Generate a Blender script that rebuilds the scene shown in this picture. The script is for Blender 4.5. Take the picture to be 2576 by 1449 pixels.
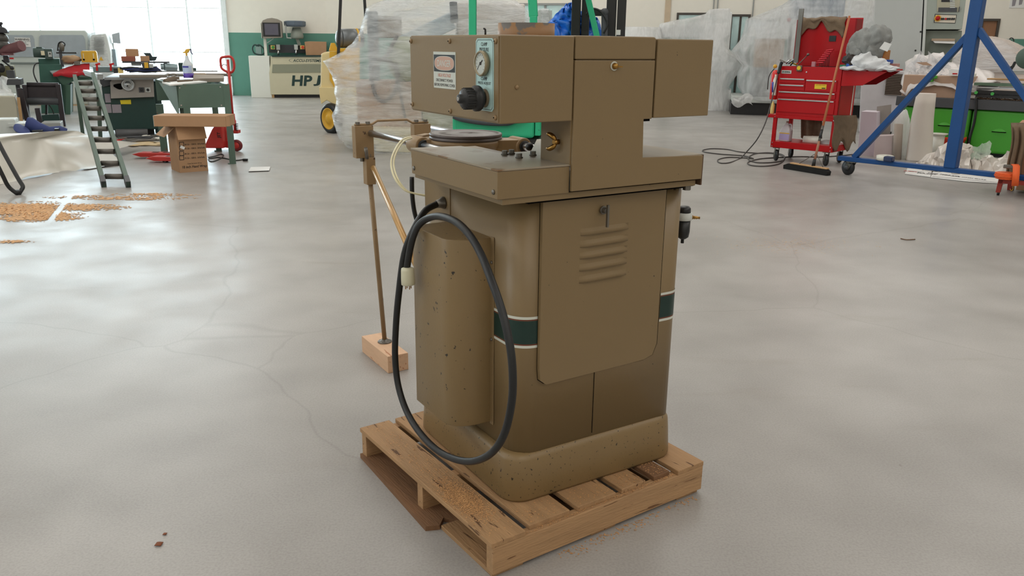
import bpy, bmesh, math, random
from mathutils import Vector, Matrix, noise
V3 = Vector
random.seed(7)
for o in list(bpy.data.objects): bpy.data.objects.remove(o)
scn = bpy.context.scene
COL = scn.collection
# ---------------------------------------------------------------- camera
FPX, PITCH, ROLL, CAMH, CX, CY = 2048.31, 0.288036, -0.0108703, 1.6, 1288.0, 724.5
YA, YP = -0.552762, -0.610          # headings of the machine and of its pallet
cp, sp = math.cos(PITCH), math.sin(PITCH)
_right, _fwd, _down = V3((1, 0, 0)), V3((0, cp, -sp)), V3((0, -sp, -cp))
cr, sr = math.cos(ROLL), math.sin(ROLL)
R2 = _right*cr + _down*sr
D2 = _down*cr - _right*sr
cd = bpy.data.cameras.new('camera'); cam = bpy.data.objects.new('camera', cd); COL.objects.link(cam)
m = Matrix((( R2.x, -D2.x, -_fwd.x, 0), (R2.y, -D2.y, -_fwd.y, 0), (R2.z, -D2.z, -_fwd.z, CAMH), (0, 0, 0, 1)))
cam.matrix_world = m
cd.sensor_width = 36; cd.lens = 36*FPX/2576; cd.clip_end = 300; cd.clip_start = .05
scn.camera = cam
# ---------------------------------------------------------------- world, light, exposure
w = bpy.data.worlds.new('sky'); scn.world = w; w.use_nodes = True
bg = w.node_tree.nodes['Background']
bg.inputs[0].default_value = (0.80, 0.92, 1.0, 1); bg.inputs[1].default_value = 8.5
scn.view_settings.view_transform = 'Standard'; scn.view_settings.look = 'None'
scn.view_settings.exposure = 0.0; scn.view_settings.gamma = 1; scn.view_settings.use_curve_mapping = False
def area(name, loc, rot, sx, sy, power, color=(1, 1, 1), portal=False):
    l = bpy.data.lights.new(name, 'AREA'); l.shape = 'RECTANGLE'; l.size = sx; l.size_y = sy
    l.energy = power; l.color = color
    o = bpy.data.objects.new(name, l); COL.objects.link(o); o.location = loc; o.rotation_euler = rot
    if portal: l.cycles.is_portal = True
    return o
ROOF = 6.6
for i, (x, y) in enumerate([(-7, 3), (0, 6), (7, 3), (-7, 12), (1, 13.5), (9, 12), (-8, 21), (0, 21.5), (9, 20), (2, -4), (9, -4), (-6, -4)]):
    area('skylight_lamp', (x, y, ROOF-.15), (0, 0, 0), 4.5, 5.5, 160, (1, .965, .92))
area('window_portal', (-16.8, 26.75, 3), (math.radians(90), 0, math.radians(180)), 15.2, 6, 1, portal=True)
area('side_portal', (-15.95, 2, 4.8), (math.radians(90), 0, math.radians(-90)), 12, 2.8, 1, portal=True)

# ---------------------------------------------------------------- pixel helpers (photograph frame 2576x1449)
O = V3((0, 0, CAMH))
def ray(px, py): return R2*((px-CX)/FPX) + D2*((py-CY)/FPX) + _fwd
def G(px, py, z=0.0):
    d = ray(px, py); return O + d*((z-CAMH)/d.z)
class Fr:
    """a ground frame: origin on the floor under a pixel, turned by rz"""
    def __init__(s, px, py, rz=0.0, z=0.0, org=None):
        s.o = V3(org) if org is not None else G(px, py, z); s.rz = rz
        s.m = Matrix.Translation(s.o) @ Matrix.Rotation(rz, 4, 'Z'); s.i = s.m.inverted()
    def at(s, px, py, dy=0.0):
        d = s.i.to_3x3() @ ray(px, py); c = s.i @ O
        t = (dy-c.y)/d.y; return c + d*t
    def sd(s, px, py, dx=0.0):
        d = s.i.to_3x3() @ ray(px, py); c = s.i @ O
        t = (dx-c.x)/d.x; return c + d*t
    def gr(s, px, py, z=0.0):
        d = s.i.to_3x3() @ ray(px, py); c = s.i @ O
        t = (z-c.z)/d.z; return c + d*t
def turned(p0, p1):
    a, b = G(*p0), G(*p1); return math.atan2(b.y-a.y, b.x-a.x)
# ---------------------------------------------------------------- materials
MC = {}
def srgb(c): return tuple(((v/255)/12.92 if v <= 10 else ((v/255+.055)/1.055)**2.4) for v in c)
def mat(name, col, rough=.5, metal=0.0, var=.12, vs=6.0, bump=0.0, bs=40.0, chips=None, chip_amt=.3, chip_s=30.0, emit=0.0, alpha=1.0, trans=0.0, spec=.5, stretch=None, rvar=0.0):
    if name in MC: return MC[name]
    m = bpy.data.materials.new(name); m.use_nodes = True; nt = m.node_tree; N = nt.nodes; L = nt.links
    b = N['Principled BSDF']
    c = srgb(col)
    tc = N.new('ShaderNodeTexCoord'); mp = N.new('ShaderNodeMapping'); L.new(tc.outputs['Object'], mp.inputs[0])
    if stretch: mp.inputs['Scale'].default_value = stretch
    nz = N.new('ShaderNodeTexNoise'); nz.inputs['Scale'].default_value = vs; nz.inputs['Detail'].default_value = 5
    L.new(mp.outputs[0], nz.inputs['Vector'])
    mx = N.new('ShaderNodeMix'); mx.data_type = 'RGBA'
    mx.inputs[6].default_value = (*[v*(1-var) for v in c], 1); mx.inputs[7].default_value = (*[min(1, v*(1+var)) for v in c], 1)
    L.new(nz.outputs['Fac'], mx.inputs[0]); out = mx.outputs[2]
    if chips:
        n2 = N.new('ShaderNodeTexNoise'); n2.inputs['Scale'].default_value = chip_s; n2.inputs['Detail'].default_value = 3
        L.new(mp.outputs[0], n2.inputs['Vector'])
        rp = N.new('ShaderNodeValToRGB'); rp.color_ramp.elements[0].position = 1-chip_amt; rp.color_ramp.elements[1].position = 1-chip_amt+.03
        L.new(n2.outputs['Fac'], rp.inputs[0])
        m2 = N.new('ShaderNodeMix'); m2.data_type = 'RGBA'; m2.inputs[7].default_value = (*srgb(chips), 1)
        L.new(rp.outputs[0], m2.inputs[0]); L.new(out, m2.inputs[6]); out = m2.outputs[2]
    L.new(out, b.inputs['Base Color'])
    b.inputs['Roughness'].default_value = rough; b.inputs['Metallic'].default_value = metal
    b.inputs['Specular IOR Level'].default_value = spec
    if rvar:
        mr = N.new('ShaderNodeMapRange'); mr.inputs[3].default_value = max(0, rough-rvar); mr.inputs[4].default_value = min(1, rough+rvar)
        L.new(nz.outputs['Fac'], mr.inputs[0]); L.new(mr.outputs[0], b.inputs['Roughness'])
    if bump:
        n3 = N.new('ShaderNodeTexNoise'); n3.inputs['Scale'].default_value = bs; n3.inputs['Detail'].default_value = 4
        L.new(mp.outputs[0], n3.inputs['Vector'])
        bp = N.new('ShaderNodeBump'); bp.inputs['Strength'].default_value = bump; bp.inputs['Distance'].default_value = .01
        L.new(n3.outputs['Fac'], bp.inputs['Height']); L.new(bp.outputs[0], b.inputs['Normal'])
    if emit: b.inputs['Emission Color'].default_value = (*c, 1); b.inputs['Emission Strength'].default_value = emit
    if trans: b.inputs['Transmission Weight'].default_value = trans
    if alpha < 1: b.inputs['Alpha'].default_value = alpha
    MC[name] = m; return m
def wrap_mat(name, col, clear=.45, scale=3.0, stretch=(1, 1, 5), rough=.22, strength=.7):
    """stretch film: partly see-through and milky, passes light, taut glossy creases"""
    if name in MC: return MC[name]
    m = bpy.data.materials.new(name); m.use_nodes = True; nt = m.node_tree; N = nt.nodes; L = nt.links
    b = N['Principled BSDF']; out = N['Material Output']
    b.inputs['Base Color'].default_value = (*srgb(col), 1); b.inputs['Roughness'].default_value = rough
    b.inputs['Specular IOR Level'].default_value = .9
    tc = N.new('ShaderNodeTexCoord'); mp = N.new('ShaderNodeMapping'); mp.inputs['Scale'].default_value = stretch
    L.new(tc.outputs['Object'], mp.inputs[0])
    n1 = N.new('ShaderNodeTexNoise'); n1.inputs['Scale'].default_value = scale; n1.inputs['Detail'].default_value = 7; n1.inputs['Distortion'].default_value = .8
    L.new(mp.outputs[0], n1.inputs['Vector'])
    n2 = N.new('ShaderNodeTexNoise'); n2.inputs['Scale'].default_value = scale*.45; n2.inputs['Detail'].default_value = 3
    L.new(tc.outputs['Object'], n2.inputs['Vector'])
    bp = N.new('ShaderNodeBump'); bp.inputs['Strength'].default_value = strength; bp.inputs['Distance'].default_value = .06
    n3 = N.new('ShaderNodeTexNoise'); n3.inputs['Scale'].default_value = scale*5; n3.inputs['Detail'].default_value = 4; L.new(mp.outputs[0], n3.inputs['Vector'])
    hs = N.new('ShaderNodeMath'); hs.operation = 'MULTIPLY_ADD'; hs.inputs[1].default_value = .3; L.new(n3.outputs['Fac'], hs.inputs[0]); L.new(n1.outputs['Fac'], hs.inputs[2])
    L.new(hs.outputs[0], bp.inputs['Height']); L.new(bp.outputs[0], b.inputs['Normal'])
    tl = N.new('ShaderNodeBsdfTranslucent'); tl.inputs[0].default_value = (*srgb(col), 1)
    m1 = N.new('ShaderNodeMixShader'); m1.inputs[0].default_value = .45; L.new(b.outputs[0], m1.inputs[1]); L.new(tl.outputs[0], m1.inputs[2])
    tr = N.new('ShaderNodeBsdfTransparent'); mx = N.new('ShaderNodeMixShader')
    ad = N.new('ShaderNodeMath'); ad.operation = 'ADD'; L.new(n1.outputs['Fac'], ad.inputs[0]); L.new(n2.outputs['Fac'], ad.inputs[1])
    mr = N.new('ShaderNodeMapRange'); mr.inputs[1].default_value = .8; mr.inputs[2].default_value = 1.2
    mr.inputs[3].default_value = max(0, clear-.32); mr.inputs[4].default_value = min(.97, clear+.30)
    L.new(ad.outputs[0], mr.inputs[0]); L.new(mr.outputs[0], mx.inputs[0])
    L.new(m1.outputs[0], mx.inputs[1]); L.new(tr.outputs[0], mx.inputs[2]); L.new(mx.outputs[0], out.inputs[0])
    MC[name] = m; return m
# ---------------------------------------------------------------- mesh builder
def catmull(pts, k=6, closed=False):
    P = [V3(p) for p in pts]; n = len(P); out = []
    for i in range(n if closed else n-1):
        p0 = P[(i-1) % n] if closed or i > 0 else P[0]; p1 = P[i]; p2 = P[(i+1) % n]
        p3 = P[(i+2) % n] if closed or i+2 < n else P[-1]
        for j in range(k):
            t = j/k; out.append(.5*((2*p1)+(p2-p0)*t+(2*p0-5*p1+4*p2-p3)*t*t+(3*p1-p0-3*p2+p3)*t**3))
    if not closed: out.append(P[-1])
    return out
class MB:
    def __init__(s): s.v = []; s.f = []; s.s = []
    def add(s, vs, fs, sm=False):
        n = len(s.v); s.v += [V3(v) for v in vs]; s.f += [tuple(i+n for i in f) for f in fs]; s.s += [sm]*len(fs); return s
    def box(s, x0, x1, y0, y1, z0, z1):
        x0, x1 = min(x0, x1), max(x0, x1); y0, y1 = min(y0, y1), max(y0, y1); z0, z1 = min(z0, z1), max(z0, z1)
        return s.add([(x, y, z) for z in (z0, z1) for y in (y0, y1) for x in (x0, x1)],
                     [(0, 2, 3, 1), (4, 5, 7, 6), (0, 1, 5, 4), (2, 6, 7, 3), (0, 4, 6, 2), (1, 3, 7, 5)])
    def cbox(s, c, sz, rot=None):
        n = len(s.v); s.box(-sz[0]/2, sz[0]/2, -sz[1]/2, sz[1]/2, -sz[2]/2, sz[2]/2)
        M = Matrix.Translation(V3(c)) @ (rot.to_4x4() if rot else Matrix.Identity(4))
        for i in range(n, len(s.v)): s.v[i] = M @ s.v[i]
        return s
    def beam(s, p0, p1, w, h, up=(0, 0, 1)):
        p0, p1 = V3(p0), V3(p1); d = (p1-p0); L = d.length; d = d/L; u = V3(up)
        if abs(d.dot(u)) > .98: u = V3((0, 1, 0))
        r = d.cross(u).normalized(); u = r.cross(d).normalized()
        R = Matrix((r, d, u)).transposed()
        return s.cbox((p0+p1)/2, (w, L, h), R)
    def hexa(s, p):   # 8 points: bottom 4 ccw, top 4 ccw
        return s.add(p, [(0, 3, 2, 1), (4, 5, 6, 7), (0, 1, 5, 4), (1, 2, 6, 5), (2, 3, 7, 6), (3, 0, 4, 7)])
    def ring(s, c, d, r, n, ph=0):
        d = V3(d).normalized(); u = V3((0, 0, 1)) if abs(d.z) < .9 else V3((1, 0, 0))
        a = d.cross(u).normalized(); b = d.cross(a).normalized()
        return [V3(c)+a*(r*math.cos(2*math.pi*i/n+ph))+b*(r*math.sin(2*math.pi*i/n+ph)) for i in range(n)]
    def loft(s, rings, sm=True, cap=(True, True)):
        n = len(rings[0]); vs = [p for r in rings for p in r]; fs = []
        for k in range(len(rings)-1):
            for i in range(n):
                j = (i+1) % n; fs.append((k*n+i, k*n+j, (k+1)*n+j, (k+1)*n+i))
        s.add(vs, fs, sm)
        b = len(s.v)-len(vs)
        if cap[0]: s.f.append(tuple(b+i for i in reversed(range(n)))); s.s.append(False)
        if cap[1]: s.f.append(tuple(b+len(vs)-n+i for i in range(n))); s.s.append(False)
        return s
    def cyl(s, p0, p1, r0, r1=None, n=16, sm=True):
        p0, p1 = V3(p0), V3(p1); d = p1-p0; r1 = r0 if r1 is None else r1
        return s.loft([s.ring(p0, d, r0, n), s.ring(p1, d, r1, n)], sm)
    def tube(s, pts, r, n=8, k=5, closed=False, smooth=True, cap=True):
        P = catmull(pts, k, closed) if smooth else [V3(p) for p in pts]
        rr = []; m_ = len(P); pa = None
        for i, p in enumerate(P):
            a = P[(i-1) % m_] if closed or i > 0 else p; b = P[(i+1) % m_] if closed or i < m_-1 else p
            d = (b-a).normalized()
            if pa is None:
                u = V3((0, 0, 1)) if abs(d.z) < .9 else V3((1, 0, 0)); pa = d.cross(u).normalized()
            else: pa = (pa - d*pa.dot(d)).normalized()
            pb = d.cross(pa)
            rad = r(i/(m_-1)) if callable(r) else r
            rr.append([p+pa*(rad*math.cos(2*math.pi*q/n))+pb*(rad*math.sin(2*math.pi*q/n)) for q in range(n)])
        if closed: rr.append(rr[0])
        return s.loft(rr, True, (cap and not closed,)*2)
    def lathe(s, prof, c=(0, 0, 0), ax=(0, 0, 1), n=24, sm=True):
        c = V3(c); ax = V3(ax).normalized()
        return s.loft([s.ring(c+ax*h, ax, max(r, 1e-4), n) for r, h in prof], sm, (True, True))
    def prism(s, poly, a, b, plane='xz', sm=False):
        f = {'xz': lambda p, t: (p[0], t, p[1]), 'xy': lambda p, t: (p[0], p[1], t), 'yz': lambda p, t: (t, p[0], p[1])}[plane]
        return s.loft([[V3(f(p, a)) for p in poly], [V3(f(p, b)) for p in poly]], sm)
    def grid(s, g, sm=True):
        h, w_ = len(g), len(g[0])
        return s.add([p for r in g for p in r], [(i*w_+j, i*w_+j+1, (i+1)*w_+j+1, (i+1)*w_+j) for i in range(h-1) for j in range(w_-1)], sm)
    def ball(s, c, r, n=14, amp=0.0, fr=2.0, sq=None):
        c = V3(c); r = V3(r) if not isinstance(r, (int, float)) else V3((r, r, r)); rings = []
        for i in range(1, n):
            th = math.pi*i/n; rg = []
            for j in range(2*n):
                ph = math.pi*j/n; d = V3((math.sin(th)*math.cos(ph), math.sin(th)*math.sin(ph), -math.cos(th)))
                if sq: d = V3([math.copysign(abs(q)**sq, q) for q in d])
                k = 1+amp*noise.noise(d*fr+c*3.7) + amp*.5*noise.noise(d*fr*2.3+c)
                rg.append(c+V3((d.x*r.x*k, d.y*r.y*k, d.z*r.z*k)))
            rings.append(rg)
        return s.loft(rings, True)
    def warp(s, amp, fr, a=0, vec=(1, 1, 1)):
        for i in range(a, len(s.v)):
            q = noise.noise_vector(s.v[i]*fr); s.v[i] = s.v[i]+V3((q.x*amp*vec[0], q.y*amp*vec[1], q.z*amp*vec[2]))
        return s
    def xf(s, M, a=0):
        for i in range(a, len(s.v)): s.v[i] = M @ s.v[i]
        return s
    def build(s, name, material, parent=None, off=None, bev=0.0, solid=0.0, sub=0, seg=2, kind=None, label=None, fix=True):
        me = bpy.data.meshes.new(name)
        vs = [v-off for v in s.v] if off is not None else s.v
        me.from_pydata([tuple(v) for v in vs], [], s.f)
        me.polygons.foreach_set('use_smooth', s.s)
        if fix or bev:
            bm = bmesh.new(); bm.from_mesh(me)
            bmesh.ops.recalc_face_normals(bm, faces=bm.faces)
            if bev:
                ed = [e for e in bm.edges if len(e.link_faces) == 2 and e.calc_face_angle(0) > .6]
                bmesh.ops.bevel(bm, geom=ed, offset=bev, segments=seg, profile=.5, affect='EDGES', clamp_overlap=True)
            bm.to_mesh(me); bm.free()
        me.materials.append(material)
        o = bpy.data.objects.new(name, me); COL.objects.link(o)
        if parent is not None:
            o.parent = parent
        if solid:
            md = o.modifiers.new('thick', 'SOLIDIFY'); md.thickness = solid; md.offset = 0
        if sub:
            md = o.modifiers.new('sub', 'SUBSURF'); md.levels = sub; md.render_levels = sub
        if kind: o['kind'] = kind
        if label: o['label'] = label
        return o
def tag(o, label, cat, group=None):
    o['label'] = label; o['category'] = cat
    if group: o['group'] = group
    return o
def thing(name, label, cat, fr=None, loc=None, rz=0, group=None):
    o = bpy.data.objects.new(name, None); COL.objects.link(o); o.empty_display_size = .05
    if fr is not None: o.location = fr.o; o.rotation_euler.z = fr.rz
    else: o.location = loc or (0, 0, 0); o.rotation_euler.z = rz
    return tag(o, label, cat, group)
def place(o, fr, at=(0, 0, 0)):        # a one-mesh thing in a frame
    o.location = fr.m @ V3(at); o.rotation_euler.z = fr.rz; return o
def solo(mb, name, material, fr, label, cat, group=None, at=None, **k):
    """a thing that is a single mesh, built in frame coordinates, origin at `at`"""
    at = V3(at) if at is not None else base_of(mb)
    o = mb.build(name, material, off=at, **k); place(o, fr, at); return tag(o, label, cat, group)
def base_of(mb):
    xs = [v.x for v in mb.v]; ys = [v.y for v in mb.v]; zs = [v.z for v in mb.v]
    return V3(((min(xs)+max(xs))/2, (min(ys)+max(ys))/2, min(zs)))
def copy_tree(o, parent=None):
    c = o.copy(); COL.objects.link(c)
    if parent: c.parent = parent
    for ch in list(o.children): copy_tree(ch, c)
    return c
def text(s, material, parent, c, right, up, width=None, height=None, depth=.001, name='lettering', bold=0.0, off=None, shear=0.0, stretchx=True):
    cu = bpy.data.curves.new('t', 'FONT'); cu.body = s; cu.align_x = 'CENTER'; cu.align_y = 'CENTER'
    cu.offset = bold; cu.extrude = .01; cu.shear = shear; cu.resolution_u = 3; cu.space_line = .9
    o = bpy.data.objects.new('t', cu); COL.objects.link(o)
    dg = bpy.context.evaluated_depsgraph_get(); me = bpy.data.meshes.new_from_object(o.evaluated_get(dg))
    bpy.data.objects.remove(o); bpy.data.curves.remove(cu)
    xs = [v.co.x for v in me.vertices]; ys = [v.co.y for v in me.vertices]
    w0, h0 = max(xs)-min(xs), max(ys)-min(ys); mx_, my_ = (max(xs)+min(xs))/2, (max(ys)+min(ys))/2
    kx = width/w0 if width else height/h0; ky = height/h0 if height else kx
    R, U = V3(right).normalized(), V3(up).normalized(); N_ = R.cross(U)
    c = V3(c) - (off if off is not None else V3((0, 0, 0)))
    for v in me.vertices:
        q = v.co.copy(); v.co = c + R*((q.x-mx_)*kx) + U*((q.y-my_)*ky) + N_*(q.z/.01*depth)
    me.materials.append(material)
    ob = bpy.data.objects.new(name, me); COL.objects.link(ob); ob.parent = parent
    return ob
# ---------------------------------------------------------------- shared materials
TAN = mat('tan_paint', (130, 109, 77), .42, var=.05, vs=3, bump=.03, bs=160, chips=(52, 44, 34), chip_amt=.25, chip_s=50)
TANC = mat('tan_paint_chipped', (131, 109, 75), .40, var=.07, vs=4, bump=.05, bs=120, chips=(40, 34, 28), chip_amt=.315, chip_s=48)
TAN2 = mat('tan_casting', (144, 118, 84), .45, var=.18, vs=12, chips=(70, 50, 34), chip_amt=.34, chip_s=26)
BLACK = mat('black_rubber', (24, 25, 27), .45, var=.2); BLK2 = mat('black_paint', (30, 31, 33), .4)
STEEL = mat('bright_steel', (205, 205, 208), .22, 1.0, var=.08); STEELD = mat('dull_steel', (120, 116, 110), .42, .8, var=.2)
BRASS = mat('brass', (170, 130, 70), .35, 1.0); DARK = mat('dark_gap', (14, 12, 10), .9, spec=.1)
WHITE = mat('white_plastic', (226, 224, 214), .4); CREAM = mat('cream_paint', (232, 222, 190), .45, var=.05)
WOOD = mat('pallet_wood', (166, 130, 92), .75, var=.32, vs=4, stretch=(9, 1.0, 9), bump=.35, bs=18, chips=(96, 66, 40), chip_amt=.36, chip_s=7)
WOODX = mat('pallet_wood_long_grain', (170, 134, 96), .75, var=.3, vs=4, stretch=(1.0, 9, 9), bump=.35, bs=18, chips=(112, 78, 48), chip_amt=.34, chip_s=7)
WOODD = mat('dark_pallet_wood', (122, 88, 60), .85, var=.35, vs=5, stretch=(9, 1, 9), bump=.4, bs=18)
PINE = mat('pine_block', (210, 172, 140), .65, var=.16, vs=5, stretch=(7, 1.2, 7), bump=.15, bs=25, chips=(176, 120, 84), chip_amt=.36, chip_s=6)
CARD = mat('cardboard', (176, 138, 104), .8, var=.08, vs=8, bump=.05, bs=60); CARDD = mat('cardboard_inside', (140, 108, 82), .85)
INK = mat('printed_ink', (48, 42, 40), .7); PAPER = mat('white_paper', (232, 232, 230), .7, var=.03)
GREEN = mat('machine_green', (58, 92, 76), .5, var=.1); GREEND = mat('dark_machine_green', (26, 58, 54), .45, var=.12)
GREENG = mat('grey_green_paint', (78, 98, 87), .5, var=.14, vs=5); GREY = mat('grey_paint', (150, 152, 150), .5)
GREYD = mat('dark_grey', (70, 72, 76), .5); GREYL = mat('light_grey_paint', (198, 202, 198), .5, var=.04)
RED = mat('red_paint', (186, 18, 22), .4, var=.08, spec=.35); REDJ = mat('pallet_jack_red', (196, 52, 46), .45, var=.16, vs=9)
BLUE = mat('blue_paint', (20, 72, 132), .45, spec=.35, var=.14, vs=5, bump=.1, bs=60); YEL = mat('yellow_paint', (222, 172, 50), .42, var=.1)
FGREEN = mat('forklift_green', (38, 176, 128), .4, var=.08, chips=(30, 70, 60), chip_amt=.27, chip_s=24)
ALU = mat('aluminium', (186, 190, 192), .32, .9, var=.1); NAVY = mat('navy_cloth', (44, 58, 112), .7, var=.25)
ORANGE = mat('orange_strap', (236, 100, 44), .6); RAG = mat('brown_rag', (124, 106, 86), .95, var=.2, vs=14, bump=.5, bs=90)
GRAG = mat('grey_rag', (146, 148, 146), .95, var=.2, vs=12, bump=.4, bs=70); WRAG = mat('white_towel', (224, 226, 228), .95, var=.06, bump=.4, bs=90)
# ---------------------------------------------------------------- room shell
def concrete():
    m = bpy.data.materials.new('polished_concrete'); m.use_nodes = True; nt = m.node_tree; N = nt.nodes; L = nt.links
    b = N['Principled BSDF']; tc = N.new('ShaderNodeTexCoord')
    def nz(sc, det=5, dist=0.0, stretch=None):
        mp = N.new('ShaderNodeMapping'); L.new(tc.outputs['Object'], mp.inputs[0])
        if stretch: mp.inputs['Scale'].default_value = stretch; mp.inputs['Rotation'].default_value = (0, 0, .5)
        n = N.new('ShaderNodeTexNoise'); n.inputs['Scale'].default_value = sc; n.inputs['Detail'].default_value = det; n.inputs['Distortion'].default_value = dist
        L.new(mp.outputs[0], n.inputs['Vector']); return n.outputs['Fac']
    def ramp(src, a, b_, ca, cb):
        r = N.new('ShaderNodeValToRGB'); e = r.color_ramp.elements
        e[0].position = a; e[1].position = b_; e[0].color = (*ca, 1); e[1].color = (*cb, 1); L.new(src, r.inputs[0]); return r.outputs[0]
    def mix(kind, f, a, c):
        x = N.new('ShaderNodeMix'); x.data_type = 'RGBA'; x.blend_type = kind
        if isinstance(f, float): x.inputs[0].default_value = f
        else: L.new(f, x.inputs[0])
        L.new(a, x.inputs[6])
        if isinstance(c, tuple): x.inputs[7].default_value = (*c, 1)
        else: L.new(c, x.inputs[7])
        return x.outputs[2]
    big = ramp(nz(.55, 3, .2), .3, .7, srgb((155, 152, 149)), srgb((175, 172, 169)))
    mid = ramp(nz(2.2, 4, .2), .3, .72, (.88, .875, .87), (1.04, 1.04, 1.04))
    c = mix('MULTIPLY', 1.0, big, mid)
    fine = ramp(nz(120, 3), .34, .6, (.84, .83, .82), (1.04, 1.04, 1.04)); c = mix('MULTIPLY', .7, c, fine)
    st = ramp(nz(1.1, 5, .3, (1, 3.5, 1)), .62, .80, (0, 0, 0), (1, 1, 1)); c = mix('MIX', mix('MULTIPLY', 1.0, st, (.28, .28, .28)), c, srgb((124, 112, 98)))
    spk = ramp(nz(13, 2), .77, .80, (0, 0, 0), (1, 1, 1)); c = mix('MIX', mix('MULTIPLY', 1.0, spk, (.35, .35, .35)), c, srgb((96, 84, 74)))
    # hairline cracks
    vo = N.new('ShaderNodeTexVoronoi'); vo.feature = 'DISTANCE_TO_EDGE'; vo.inputs['Scale'].default_value = .33
    mpv = N.new('ShaderNodeMapping'); L.new(tc.outputs['Object'], mpv.inputs[0])
    wn = N.new('ShaderNodeTexNoise'); wn.inputs['Scale'].default_value = .9; wn.inputs['Detail'].default_value = 3
    L.new(mpv.outputs[0], wn.inputs['Vector'])
    wm = N.new('ShaderNodeVectorMath'); wm.operation = 'MULTIPLY_ADD'; wm.inputs[1].default_value = (.55, .55, 0)
    L.new(wn.outputs['Color'], wm.inputs[0]); L.new(mpv.outputs[0], wm.inputs[2]); L.new(wm.outputs[0], vo.inputs['Vector'])
    ck = ramp(vo.outputs['Distance'], .0, .0022, (1, 1, 1), (0, 0, 0)); c = mix('MIX', mix('MULTIPLY', 1.0, ck, (.17, .17, .17)), c, srgb((84, 76, 68)))
    L.new(c, b.inputs['Base Color'])
    r = N.new('ShaderNodeMapRange'); r.inputs[1].default_value = .3; r.inputs[2].default_value = .7; r.inputs[3].default_value = .30; r.inputs[4].default_value = .42
    L.new(nz(2.4, 3, .2), r.inputs[0]); L.new(r.outputs[0], b.inputs['Roughness'])
    bp = N.new('ShaderNodeBump'); bp.inputs['Strength'].default_value = .02; bp.inputs['Distance'].default_value = .01
    L.new(nz(60, 3), bp.inputs['Height']); L.new(bp.outputs[0], b.inputs['Normal'])
    b.inputs['Specular IOR Level'].default_value = .55
    return m
def struct(mb, name, material, **k):
    o = mb.build(name, material, **k); o['kind'] = 'structure'; return o
WALLP = mat('warm_white_wall', (238, 233, 222), .85, var=.03); WALLG = mat('green_wainscot', (96, 148, 132), .7, var=.05)
struct(MB().box(-34, 19, -8, 42, -.2, 0), 'floor', concrete(), fix=False)
struct(MB().box(-25, 18, -8, 27.4, ROOF, ROOF+.2), 'ceiling', WALLP)
A0 = V3((-9.05, 26.95, 0)); AD = V3((-1, .0, 0)); _q = ray(823, 84.5); AC = V3((_q.x/_q.y*26.95, 26.95, 0))
BDIR = (V3((14.7, 22.5, 0))-AC).normalized()
STR = 1.94
def wall_run(p, q, z0, z1, t, mb):
    d = (q-p).normalized(); n = V3((-d.y, d.x, 0))
    if n.y < 0: n = -n
    mb.hexa([p+V3((0, 0, z0)), q+V3((0, 0, z0)), q+n*t+V3((0, 0, z0)), p+n*t+V3((0, 0, z0)), p+V3((0, 0, z1)), q+V3((0, 0, z1)), q+n*t+V3((0, 0, z1)), p+n*t+V3((0, 0, z1))]); return mb
wa = struct(wall_run(A0, AC, STR, ROOF, .25, MB()), 'wall_back', WALLP)
o = wall_run(A0, AC, 0, STR, .25, MB()).build('wainscot', WALLG, wa)
WB_L = 23.5
# right-hand far wall with its door and office windows: openings by distance along the wall
def along(px, py):   # distance along wall B and height where a pixel's ray meets it
    n = V3((-BDIR.y, BDIR.x, 0)); d = ray(px, py); t = (AC-O).dot(n)/d.dot(n); P = O+d*t
    return (P-AC).dot(BDIR), P.z
ops = []
for (xa, ya, xb, yb, z0) in [(1303, 8, 1436, 90, .9), (1703, 32, 1826, 120, .8), (1838, 36, 1889, 60, .05), (2469, 47, 2517, 100, .05)]:
    s0, zt = along(xa, ya); s1, _ = along(xb, ya); ops.append((s0, s1, z0, zt))
mbw, mbg = MB(), MB(); s = 0
def seg(sa, sb, z0, z1):
    for lo, hi, mb in ((0, STR, mbg), (STR, ROOF, mbw)):
        a, b_ = max(z0, lo), min(z1, hi)
        if b_ > a: wall_run(AC+BDIR*sa, AC+BDIR*sb, a, b_, .25, mb)
for (s0, s1, z0, z1) in ops:
    seg(s, s0, 0, ROOF); seg(s0, s1, 0, z0); seg(s0, s1, z1, ROOF); s = s1
seg(s, WB_L, 0, ROOF)
wb = struct(mbw, 'wall_right', WALLP); mbg.build('wainscot', WALLG, wb)
nB = V3((-BDIR.y, BDIR.x, 0)); rB = math.atan2(BDIR.y, BDIR.x)
WINF = mat('window_frame_dark', (72, 66, 60), .5); GLASS = mat('office_glass', (196, 216, 214), .08, var=.1, alpha=.55)
OFF = mat('office_inside', (188, 194, 192), .8); DOORB = mat('brown_door', (150, 108, 78), .55, var=.15, stretch=(6, 6, 1))
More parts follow.
